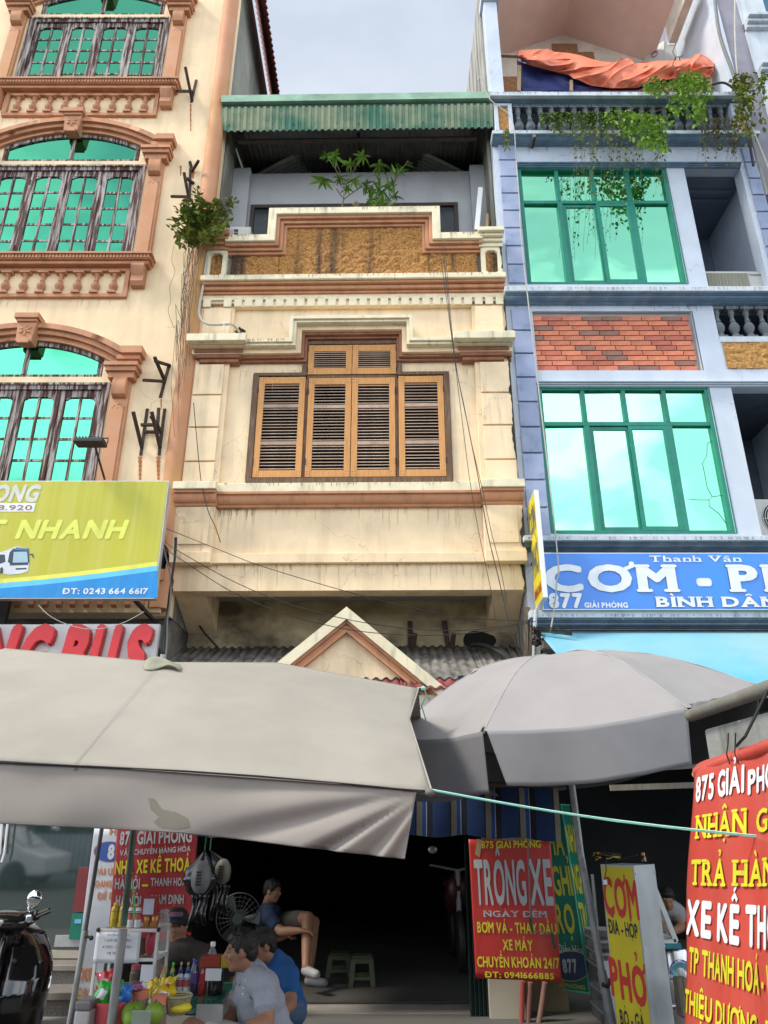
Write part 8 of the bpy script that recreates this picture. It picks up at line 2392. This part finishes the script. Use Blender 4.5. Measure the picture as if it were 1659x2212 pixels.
snack('glossy red snack bag in the pink basin', 290, 790, 170, 200, foil('red', (.45, .02, .03)), 4.40, pm('pale_patch', (.6, .5, .45)), 1, .25)
snack('green and white snack bag in the pink basin', 270, 880, 150, 190, foil('green', (.03, .36, .04)), 4.34, p_white, 2, -.1)
snack('second green snack bag in the pink basin', 400, 870, 170, 160, foil('green2', (.03, .30, .05)), 4.37, None, 3, .3)
snack('crumpled bright blue snack bag in the pink basin', 480, 890, 110, 160, foil('blue', (.02, .14, .48)), 4.33, None, 4, -.35)
snack('multi-coloured snack bag with a blue corner at the back of the basin', 530, 830, 220, 90, foil('violet', (.20, .05, .12)), 4.42, foil('orange', (.5, .2, .03)), 5, .12)
snack('bright yellow snack bag leaning on the lemon tea bottle', 880, 830, 150, 170, foil('yellow', (.58, .45, .02)), 4.72, pm('snack_red_print', (.40, .03, .05)), 6, .1)
snack('golden snack bag at the left of the colander', 740, 840, 120, 150, foil('gold', (.50, .36, .015)), 4.66, None, 7, .4)
snack('yellow snack bag lying across the colander', 850, 890, 200, 130, foil('yellow2', (.55, .38, .01)), 4.50, p_white, 8, -.15)
# orange-lid jars
jm = mat('cloudy_jar', (.24, .17, .13), .25, .2, 10)
bottle('left squat jar with salmon pink lid', 605, 1010, 848, 4.45, 88, jm, pm('lid_salmon', (.62, .20, .12)), shape='jar', cat='jar', base=LZ+.10)
bottle('right squat jar with salmon pink lid in front of the colander', 787, 1040, 896, 4.38, 84, jm, MATS['lid_salmon'], shape='jar', cat='jar', base=LZ+.07)
# colander
cl = P(*z12(972, 1000), 4.45)
CO = thing('colander', 'khaki plastic colander basket with a yellow packet inside', 'colander', (cl.x, 4.45, P(*z12(975, 1080), 4.45).z))
kk = 4.45*.87/1600/4.389; R_ = 122*kk; Hc = P(*z12(955, 905), 4.45).z-P(*z12(975, 1080), 4.45).z
cm_ = mat('khaki_plastic', (.30, .27, .17), .5)
cb_ = MB()
for i in range(36):
    a = 2*pi*i/36; cb_.tube([(R_*.6*cos(a), R_*.6*sin(a), .0), (R_*.85*cos(a+.05), R_*.85*sin(a+.05), Hc*.5), (R_*cos(a+.1), R_*sin(a+.1), Hc)], .0028, 4)
for t_ in range(9):
    r = R_*(.6+.4*t_/8); cb_.tube([(r*cos(2*pi*j/28), r*sin(2*pi*j/28), Hc*t_/8) for j in range(29)], .0028 if t_ < 8 else .007, 4, False)
cb_.lathe([(R_*.6, 0), (R_*.6, .004)], n=20)
cb_.build('basket', cm_, CO, smooth=60)
MB().ball((.01, -.01, .03), (.06, .05, .025), 10, 6).build('yellow_packet', capy, None, smooth=60, label='yellow packet lying at the bottom of the colander', cat='packet', loc=(cl.x+.01, 4.44, P(*z12(975, 1075), 4.45).z))
# green pomelos
pomm = mat('pomelo_skin', (.09, .20, .015), .5, .25, 7, col2=(.20, .30, .03), bump=.3, bscale=90)
for (zx, zy, rx, rz_, Y, lab) in ((555, 1080, 118, 108, 4.30, 'largest green pomelo behind, left'), (545, 1125, 85, 85, 4.20, 'small green pomelo in front, partly wrapped'), (752, 1070, 90, 98, 4.26, 'green pomelo at the right of the group')):
    c = P(*z12(zx, zy), Y); k = Y*.87/1600/4.389
    mb = MB().ball((0, 0, 0), (rx*k, rx*k, rz_*k), 20, 14)
    mb.v = [tuple(Vector(v)*(1+.05*noise.noise(Vector(v)*14))*(1 if v[2] < 0 else 1-.25*(v[2]/(rz_*k))**3*.4)) for v in mb.v]
    PM_ = thing('pomelo', lab, 'fruit', tuple(c), group='green pomelos on the low bench')
    mb.build('rind', pomm, PM_, smooth=80); MB().tube([(0, 0, rz_*k*.88), (.004, 0, rz_*k*1.05)], .005, 6).build('stem', twig, PM_)
c = P(*z12(625, 1130), 4.12); MB().box(-.045, .045, 0, .012, -.03, .035).build('clear_box', mat('cloudy_plastic', (.30, .36, .30), .2, alpha=.6), None, label='small clear plastic box in front of the green pomelos', cat='box', loc=tuple(c), bevel=.004)
# white container front left
c = P(*z12(90, 1190), 4.3)
WC = thing('container', 'grimy white plastic container with a dark lid at the foot of the banner', 'container', (c.x, 4.3, c.z-.25))
kk = 4.3*.87/1600/4.389
MB().box(-70*kk, 70*kk, -.06, .06, 0, .25+135*kk).build('tub', mat('grimy_white', (.42, .41, .40), .6, .15, 6, dirt=(.1, .1, .1), dirtf=.5), WC, bevel=.01)
MB().box(-72*kk, 72*kk, -.065, .065, .251+135*kk, .25+215*kk).build('lid', mat('smoky_lid', (.16, .15, .15), .4), WC, bevel=.01)

# ================================================================== hanging helmets, fan, stools
def helmet(label, cx, cz_, rx, rz_, Y, m, f=z5):
    c = P(*f(cx, cz_), Y); k = Y*.87/1600/4.389
    T_ = thing('helmet', label, 'helmet', tuple(c), group='helmets hanging in black bags')
    mb = MB().ball((0, 0, 0), (rx*k, rx*k*.9, rz_*k), 20, 14); mb.build('shell', m, T_, smooth=60)
    v = MB()
    for i in range(3):
        for j in range(5): v.box((-.02+.014*i), (-.02+.014*i)+.008, -rx*k*.92-.004, -rx*k*.80, (-.05+.02*j), (-.05+.02*j)+.012)
    v.build('vents', mat('vent_dark', (.05, .05, .05), .8), T_)
    return T_
helmet('grey helmet in a torn black bag hanging by the garage mouth', 483, 495, 98, 150, 5.95, mat('grey_helmet', (.20, .21, .21), .4))  # both helmets darkened in colour to stand for the shadow there
helmet('beige helmet in a black bag hanging behind the grey one', 690, 440, 80, 115, 6.25, mat('beige_helmet', (.17, .155, .125), .45))
bagm = mat('black_bag_film', (.012, .013, .013), .22, .3, 8, coat=.5, bump=.5, bscale=20)
def bag(label, cx, cz_, rx, rz_, Y, top, seed):
    c = P(*z5(cx, cz_), Y); k = Y*.87/1600/4.389; tp_ = P(*z5(*top), Y)-c
    T_ = thing('plastic_bag', label, 'bag', tuple(c))
    def f(u, v):
        a = 2*pi*u; t = v
        r = (rx*k)*(sin(pi*min(1, t*.86+.04))**.7)*(1+.18*noise.noise(Vector((cos(a)*2+seed, sin(a)*2, t*5))))
        z = -rz_*k+2*rz_*k*t*.9
        x = r*cos(a); y = r*sin(a)*.7+.05
        if t > .8:
            s = (t-.8)/.2; x = x*(1-s)+tp_.x*s; y = y*(1-s); z = z*(1-s)+tp_.z*s
        return (x, y, z)
    MB().grid(f, 30, 22).build('film', bagm, T_, smooth=60)
    st_ = MB()
    for i, (dx, L_) in enumerate(((-.02, .24), (.03, .18), (.07, .2))):
        st_.grid(lambda u, v, dx=dx, L_=L_, i=i: (dx+(u-.5)*.035+.01*sin(v*5+i), -.02+.01*sin(v*7), -rz_*k*.8-L_*v), 3, 10)
    st_.build('loose_strip', bagm, T_, smooth=60, solid=.001)
    MB().tube([tp_, tp_+Vector((0.01, 0, .3))], .006, 5).build('tie', mat('green_tie', (.02, .12, .06), .6), T_)
bag('shiny black plastic bag hanging around the grey helmet', 460, 500, 165, 185, 6.08, (520, 240), 1)
bag('second black plastic bag hanging around the beige helmet', 655, 440, 115, 150, 6.38, (570, 240), 5)
fc = P(*z5(845, 880), 7.0); kf = 7.0*.87/1600/4.389
FN = thing('pedestal_fan', 'dark pedestal fan standing inside the garage mouth', 'fan', (fc.x, 7.0, .14))
R_ = 215*kf; zc_ = fc.z-.14
fg = MB()
for k in range(1, 7): fg.tube([(R_*k/6*cos(t*pi/16), -.06*cos(k/6*1.4), zc_+R_*k/6*sin(t*pi/16)) for t in range(33)], .0018 if k < 6 else .005, 4, False)
for k in range(24): a = k*pi/12; fg.tube([(0, -.06, zc_), (R_*.5*cos(a), -.05, zc_+R_*.5*sin(a)), (R_*cos(a), 0, zc_+R_*sin(a))], .0016, 4, False)
fg.build('guard', mat('fan_wire', (.02, .02, .02), .6), FN)  # wire coloured near black in place of the garage shade
MB().lathe([(48*kf, 0), (48*kf, .02)], (0, -.085, zc_), 20, axis='y').build('hub_cap', mat('dull_green_cap', (.03, .045, .035), .5), FN)
for k in range(3):
    a = k*2*pi/3
    MB().grid(lambda u, v, a=a: ((.03+R_*.8*u)*cos(a+.5*(v-.5)), -.03+.03*(v-.5), zc_+(.03+R_*.8*u)*sin(a+.5*(v-.5))), 6, 6).build('blade', mat('fan_blade', (.03, .04, .045), .4), FN, smooth=60)
MB().tube([(0, .06, zc_), (0, .06, .03)], .015, 8).lathe([(.2, 0), (.2, .02), (.05, .04)], (0, .06, 0), 20).tube([(0, -.0, zc_), (0, .12, zc_)], .05, 12).build('stand', mat('fan_body', (.02, .02, .02), .5), FN, smooth=50)
def stool(label, c, wpx, hpx, Y, f=z6):
    a = P(*f(c[0]-wpx/2, c[1]), Y); b = P(*f(c[0]+wpx/2, c[1]), Y); t = P(*f(c[0], c[1]-hpx), Y)
    m = mat('dimmed_green_plastic', (.07, .09, .045), .5, .1, 5)  # green plastic darkened: its colour carries the shade of the garage
    T_ = thing('stool', label, 'stool', ((a.x+b.x)/2, Y, .141), group='green plastic stools in the garage')
    w = (b.x-a.x)/2; h = t.z-.141
    MB().box(-w*.8, w*.8, -w*.8, w*.8, h-.02, h).build('seat', m, T_, bevel=.008)
    MB().box(-w*.86, w*.86, -w*.86, -w*.84, h-.06, h-.02).box(-w*.86, w*.86, w*.84, w*.86, h-.06, h-.02).box(-w*.86, -w*.84, -w*.84, w*.84, h-.06, h-.02).box(w*.84, w*.86, -w*.84, w*.84, h-.06, h-.02).build('apron', m, T_)
    for sx_ in (-1, 1):
        for sy_ in (-1, 1):
            MB().bar((sx_*w*.92, sy_*w*.92, 0), (sx_*w*.72, sy_*w*.72, h-.025), .045, .03).build('leg', m, T_)
    MB().bar((-w*.86, -w*.88, h*.28), (w*.86, -w*.88, h*.28), .012, .03).bar((-w*.86, w*.88, h*.28), (w*.86, w*.88, h*.28), .012, .03).build('stretcher', m, T_)
stool('farther green plastic stool in the dark garage', (325, 1705), 200, 240, 8.7)
stool('nearer green plastic stool in the dark garage', (515, 1765), 200, 275, 8.25)
# dim parked motorbike at the right wall of the garage
mk = P(*z6(1330, 1640), 8.4)
MK = thing('motorbike', 'dim motorbike parked against the right wall of the dark garage', 'motorbike', (mk.x+.05, 9.3, .14))
for y in (-.45, .55): MB().lathe([(.27, -.03), (.29, 0), (.27, .03)], (0, 0, 0), 20).xf(Matrix.Translation((0, y, .29)) @ Matrix.Rotation(pi/2, 4, 'Y')).build('wheel', black_r, MK, smooth=50)
MB().ball((0, .1, .62), (.12, .45, .16), 12, 8).ball((0, -.35, .75), (.14, .12, .18), 10, 7).build('body_shell', mat('dimmed_red_enamel', (.05, .008, .01), .4), MK, smooth=60)  # red shell darkened, with the garage gloom put into the colour
MB().tube([(-.3, -.38, 1.0), (0, -.42, .95), (.3, -.38, 1.0)], .014, 6).tube([(0, -.42, .95), (0, -.47, .3)], .03, 6).build('handlebar', alum, MK, smooth=60)
MB().ball((0, .2, .78), (.13, .35, .05), 12, 6).build('saddle', black_r, MK, smooth=60)
for s in (-1, 1): MB().ball((s*.26, -.36, 1.15), (.05, .012, .04), 10, 6).build('mirror', alum, MK, smooth=60)

# ================================================================== restaurant gear behind the yellow sign
ct = P(*z11(640, 1650), 6.4); cbm = P(*z11(640, 2040), 6.4)
kz = 6.4*.87/1600/3.424
stm = mat('stainless_steel', (.50, .50, .49), .25, .1, 6, metal=.9)
STM = thing('noodle_boiler', 'stainless steel electric noodle boiler with a round blue sticker', 'boiler', (ct.x, 6.4, .5))
r = 95*kz
MB().lathe([(r, cbm.z-.5), (r, ct.z-.5-.02), (r*.9, ct.z-.5)], n=28).build('drum', stm, STM, smooth=50)
MB().lathe([(r*.5, -.38), (r*.9, -.36), (r*1.05, cbm.z-.52), (r*1.1, cbm.z-.50)], n=20).build('stand', mat('grimy_stand', (.3, .28, .25), .6), STM, smooth=50)
zc_ = P(*z11(637, 1833), 6.4-r).z-.5; rr_ = 82*kz
def disc(rad, e, m, nm, z0=-1e9, z1=1e9):
    mb = MB(); pts = []
    for i in range(32):
        a = 2*pi*i/32; x = rad*cos(a); z = max(z0, min(z1, zc_+rad*sin(a)*1.02)); th_ = x/r
        pts.append(((r+e)*sin(th_), -(r+e)*cos(th_), z))
    mb.face(pts).build(nm, m, STM)
disc(rr_, .004, pm('sticker_blue', (.02, .16, .5)), 'sticker'); disc(rr_*.88, .008, pm('sticker_white', (.6, .66, .7)), 'sticker_ring'); disc(rr_*.80, .013, pm('sticker_teal', (.12, .36, .42)), 'sticker_picture')
MB().grid(lambda u, v: ((r+.017)*sin((u-.5)*2*rr_/r), -(r+.017)*cos((u-.5)*2*rr_/r), zc_-rr_*.62+.03*v+.012*(2*u-1)**2), 12, 1).build('sticker_band', p_white, STM)
txt('Nồi điện', p_blue, STM, -rr_*.9, -.0, zc_-rr_*.58, zc_-rr_*.58+.018, lambda a, b: ((r+.02)*sin(a/r), -(r+.02)*cos(a/r), b), .03)
txt('NEWSUN', p_red, STM, .006, rr_*.9, zc_-rr_*.58, zc_-rr_*.58+.018, lambda a, b: ((r+.02)*sin(a/r), -(r+.02)*cos(a/r), b), .03)
MB().tube([P(*z11(600, 2080), 6.1)-STM.location, P(*z11(690, 2075), 6.1)-STM.location, P(*z11(735, 2130), 6.05)-STM.location], .022, 8).build('tap', stm, STM, smooth=60)
GC = thing('glass_counter', 'slanted aluminium and glass food counter beside the yellow sign', 'counter', (P(*z11(560, 1640), 6.3).x, 6.3, .12))
o = GC.location
A_, B_2, C_2 = P(*z11(478, 1165), 6.3)-o, P(*z11(652, 1600), 6.3)-o, P(*z11(500, 1612), 6.3)-o
dpt = Vector((.0, .5, 0))
g = MB()
for a_, b_ in ((A_, B_2), (B_2, C_2), (C_2, A_)): g.bar(a_, b_, .035); g.bar(a_+dpt, b_+dpt, .03)
for v in (A_, B_2, C_2): g.bar(v, v+dpt, .03)
g.bar(P(*z11(495, 1360), 6.3)-o, P(*z11(570, 1358), 6.3)-o, .02)
g.build('frame', cabm, GC)
MB().face([A_+Vector((0, .01, 0)), B_2+Vector((0, .01, 0)), C_2+Vector((0, .01, 0))]).build('side_pane', gls, GC)
MB().box(C_2.x-.3, B_2.x+.02, .45, .9, 0, C_2.z-.04).build('cabinet_base', mat('dark_cabinet', (.05, .055, .06), .5), GC)
MB().box(B_2.x-.25, B_2.x+.03, -.02, .5, C_2.z-.035, C_2.z-.0).build('blue_edge', pm('teal_paint', (.03, .18, .22)), GC)
# plates stack
pl_m = mat('pale_china', (.50, .50, .48), .3)
for i, (zx, zy, lab) in enumerate(((95, 1560, 'upper stack of plates left of the yellow sign'), (110, 1650, 'middle stack of bowls left of the yellow sign'), (130, 1750, 'lower stack of bowls left of the yellow sign'))):
    c = P(*z11(zx, zy), 6.4)
    T_ = thing('plate_stack', lab, 'plates', tuple(c), group='crockery left of the yellow sign')
    for k in range(3): MB().lathe([(.05, 0), (.11, .018), (.115, .022), (.105, .020), (.045, .006)], (0, 0, k*.014), 20).build('plate', pl_m, T_, smooth=50)
CRK = thing('side_shelf', 'crowded metal shelf behind the steel pole left of the yellow sign', 'shelf', (P(*z11(110, 1800), 6.5).x, 6.5, .12))
o = CRK.location
for zy in (1575, 1668, 1768, 1950, 2100):
    z = P(*z11(110, zy), 6.4).z-o.z
    MB().box(-.07, .12, -.2, .2, z-.02, z-.003).build('shelf', steel, CRK)
for x in (-.065, .1): MB().box(x, x+.02, -.19, -.17, 0, P(*z11(110, 1100), 6.4).z-o.z).build('upright', steel, CRK)
MB().box(-.06, .16, -.22, -.205, .05, .52).build('white_panel', mat('scuffed_white_panel', (.5, .52, .53), .6), CRK)
CH_ = thing('block_of_wood', 'charred timber block hanging beside the noodle boiler', 'timber', tuple(P(*z11(700, 2010), 5.6)))
MB().box(-.035, .045, -.05, .05, -.11, .11).build('block', mat('weathered_split_timber', (.16, .13, .09)), CH_, bevel=.015)
# wires and bottle on top of the yellow sign
top0 = P(*z11(150, 1000), 5.75)
rr = random.Random(31)
WT = thing('wire_bundle', 'tangled yellow and dark wires lying on top of the yellow sign', 'wires', tuple(top0))
for i in range(9):
    pts = [P(*z11(60+rr.uniform(0, 300)*(k/6)+rr.uniform(-20, 20), 985+rr.uniform(-40, 15)), 5.75+rr.uniform(-.05, .05))-WT.location for k in range(7)]
    mb = MB().tube(pts, .006, 5); mb.build('wire', pm('yellow_wire', (.5, .33, .02)) if i % 3 == 0 else black_r, WT, smooth=80)
MB().tube([P(*z11(135, 1000), 5.70)-WT.location, P(*z11(138, 1080), 5.68)-WT.location, P(*z11(125, 1150), 5.70)-WT.location], .004, 5).build('wire', black_r, WT)
MB().box(-.012, .012, -.01, .01, -.012, .018).build('switch', p_white, WT, loc=tuple(P(*z11(130, 1165), 5.70)-WT.location))
c = P(*z11(418, 1012), 5.85); T_ = thing('bottle', 'small orange-capped bottle standing behind the top of the yellow sign', 'bottle', (c.x, 5.85, c.z))
MB().lathe([(.018, 0), (.018, .03), (.01, .04)], n=10).build('body', liq('brown_glass', (.05, .03, .02)), T_, smooth=50); MB().lathe([(.012, .041), (.012, .06)], n=10).build('cap', capo, T_)

# ================================================================== scooter at the lower left
SY0 = 5.7
SCR = thing('scooter', 'glossy black scooter with round chrome mirror at the lower left', 'scooter', (P(5, 2200, SY0).x, SY0, .12))
o = SCR.location
S_ = lambda zx, zy, dy=0: P(*z4(zx, zy), SY0+dy)-o
blk = mat('gloss_black_paint', (.008, .008, .009), .12, .1, 4, coat=1.0)
chrome = mat('chrome', (.75, .75, .76), .08, .02, 4, metal=1.0)
# front shield: lofted sections from measured right outline, mirrored about the centre line
cxs = S_(20, 1500).x
prof = [(1225, 130, .10), (1300, 260, .05), (1400, 330, .0), (1550, 385, -.04), (1700, 395, -.07), (1850, 372, -.09), (1980, 340, -.09), (2100, 300, -.07), (2300, 250, -.02)]
secs = []
for zy, zx, y in prof:
    p_ = S_(zx, zy); secs.append((p_.z, p_.x-cxs, y))
def shield(u, v):
    t = v*(len(secs)-1); i = min(int(t), len(secs)-2); f = t-i
    f = f*f*(3-2*f)*.3+f*.7
    z = secs[i][0]*(1-f)+secs[i+1][0]*f; w = secs[i][1]*(1-f)+secs[i+1][1]*f; y = secs[i][2]*(1-f)+secs[i+1][2]*f
    a = (u-.5)*2
    return (cxs+w*sin(a*pi/2)**1 if True else 0, y+.17*(a*a)+.05*abs(a)**6, z)
MB().grid(shield, 36, 44).build('front_shield', blk, SCR, smooth=70, solid=.012)
ed = [shield(1, i/30) for i in range(31)]
MB().tube([(p_[0]+.004, p_[1]-.002, p_[2]) for p_ in ed[6:28]], .007, 6).build('chrome_edge', chrome, SCR, smooth=60)
# central spine and fender
sp = MB()
cap_tube(sp, (cxs, -.10, secs[1][0]), (cxs, -.17, secs[5][0]), .055, .075); cap_tube(sp, (cxs, -.17, secs[5][0]), (cxs, -.2, secs[7][0]-.05), .075, .06)
sp.build('centre_spine', blk, SCR, smooth=60)
MB().ball((cxs+.0, -.215, secs[3][0]+.01), (.022, .006, .035), 14, 8).build('oval_badge', chrome, SCR, smooth=60)
MB().ball((cxs+.105, -.05, secs[3][0]+.02), (.018, .012, .018), 10, 6).build('indicator', mat('dark_lens', (.05, .05, .05), .1), SCR, smooth=60)
# head and handlebar
hd_ = MB(); ell(hd_, S_(30, 1160), (.19, .13, .075), None); cap_tube(hd_, S_(40, 1190), S_(300, 1110), .075, .045); cap_tube(hd_, S_(40, 1200), S_(60, 1290, .05), .09, .10)
remeshed(hd_, 'handlebar_cowl', blk, SCR, .012, 3)
MB().pxz([(a, b) for a, b in [(S_(*q)[0], S_(*q)[2]) for q in ((-60, 1130), (110, 1112), (125, 1135), (60, 1205), (-60, 1235))]], -.135, -.118).build('instrument_panel', mat('cream_lens', (.50, .50, .42), .2), SCR, bevel=.008)
MB().pxz([(a, b) for a, b in [(S_(*q)[0], S_(*q)[2]) for q in ((-50, 1148), (85, 1133), (92, 1145), (45, 1190), (-50, 1218))]], -.145, -.136).build('instrument_glass', mat('grey_lens', (.20, .21, .20), .1), SCR)
MB().tube([S_(335, 1095), S_(360, 1088)], .032, 12).build('switch_collar', black_r, SCR, smooth=50)
MB().tube([S_(350, 1090), S_(470, 1045)], [.020, .019], 12).lathe([(.001, 0), (.001, .001)], tuple(S_(470, 1045)), 4).build('grip', black_r, SCR, smooth=50)
MB().tube([S_(345, 1110, -.05), S_(485, 1048, -.04)], .006, 6).build('brake_lever', mat('dark_lever', (.05, .05, .05), .3), SCR, smooth=50)
MB().box(S_(270, 1150).x, S_(335, 1150).x, -.06, .03, S_(0, 1155).z, S_(0, 1080).z).build('brake_reservoir', chrome, SCR, bevel=.01)
MB().tube([S_(278, 1075), S_(270, 1020), S_(305, 985)], .006, 6).build('mirror_stem', chrome, SCR, smooth=50)
c = S_(326, 940)
MB().ball((0, 0, 0), (.052, .018, .056), 20, 14).build('mirror', chrome, SCR, smooth=70, loc=tuple(c))
# wheel, floor and tail behind the shield
MB().lathe([(.19, -.05), (.235, -.03), (.245, 0), (.235, .03), (.19, .05)], (0, 0, 0), 26).xf(Matrix.Translation((cxs, -.30, .245)) @ Matrix.Rotation(pi/2, 4, 'Y')).build('front_wheel', black_r, SCR, smooth=50)
MB().ball((cxs, -.27, .40), (.085, .26, .12), 16, 10).build('mudguard', blk, SCR, smooth=60)
MB().lathe([(.19, -.05), (.235, -.03), (.245, 0), (.235, .03), (.19, .05)], (0, 0, 0), 26).xf(Matrix.Translation((cxs-.42, .95, .245)) @ Matrix.Rotation(pi/2, 4, 'Y')).build('rear_wheel', black_r, SCR, smooth=50)
MB().ball((cxs-.40, .80, .60), (.19, .48, .20), 16, 10).box(cxs-.32, cxs+.02, .1, .6, .28, .36).build('body_shell', blk, SCR, smooth=60)
MB().ball((cxs-.38, .75, .78), (.15, .42, .06), 16, 8).build('saddle', black_r, SCR, smooth=60)
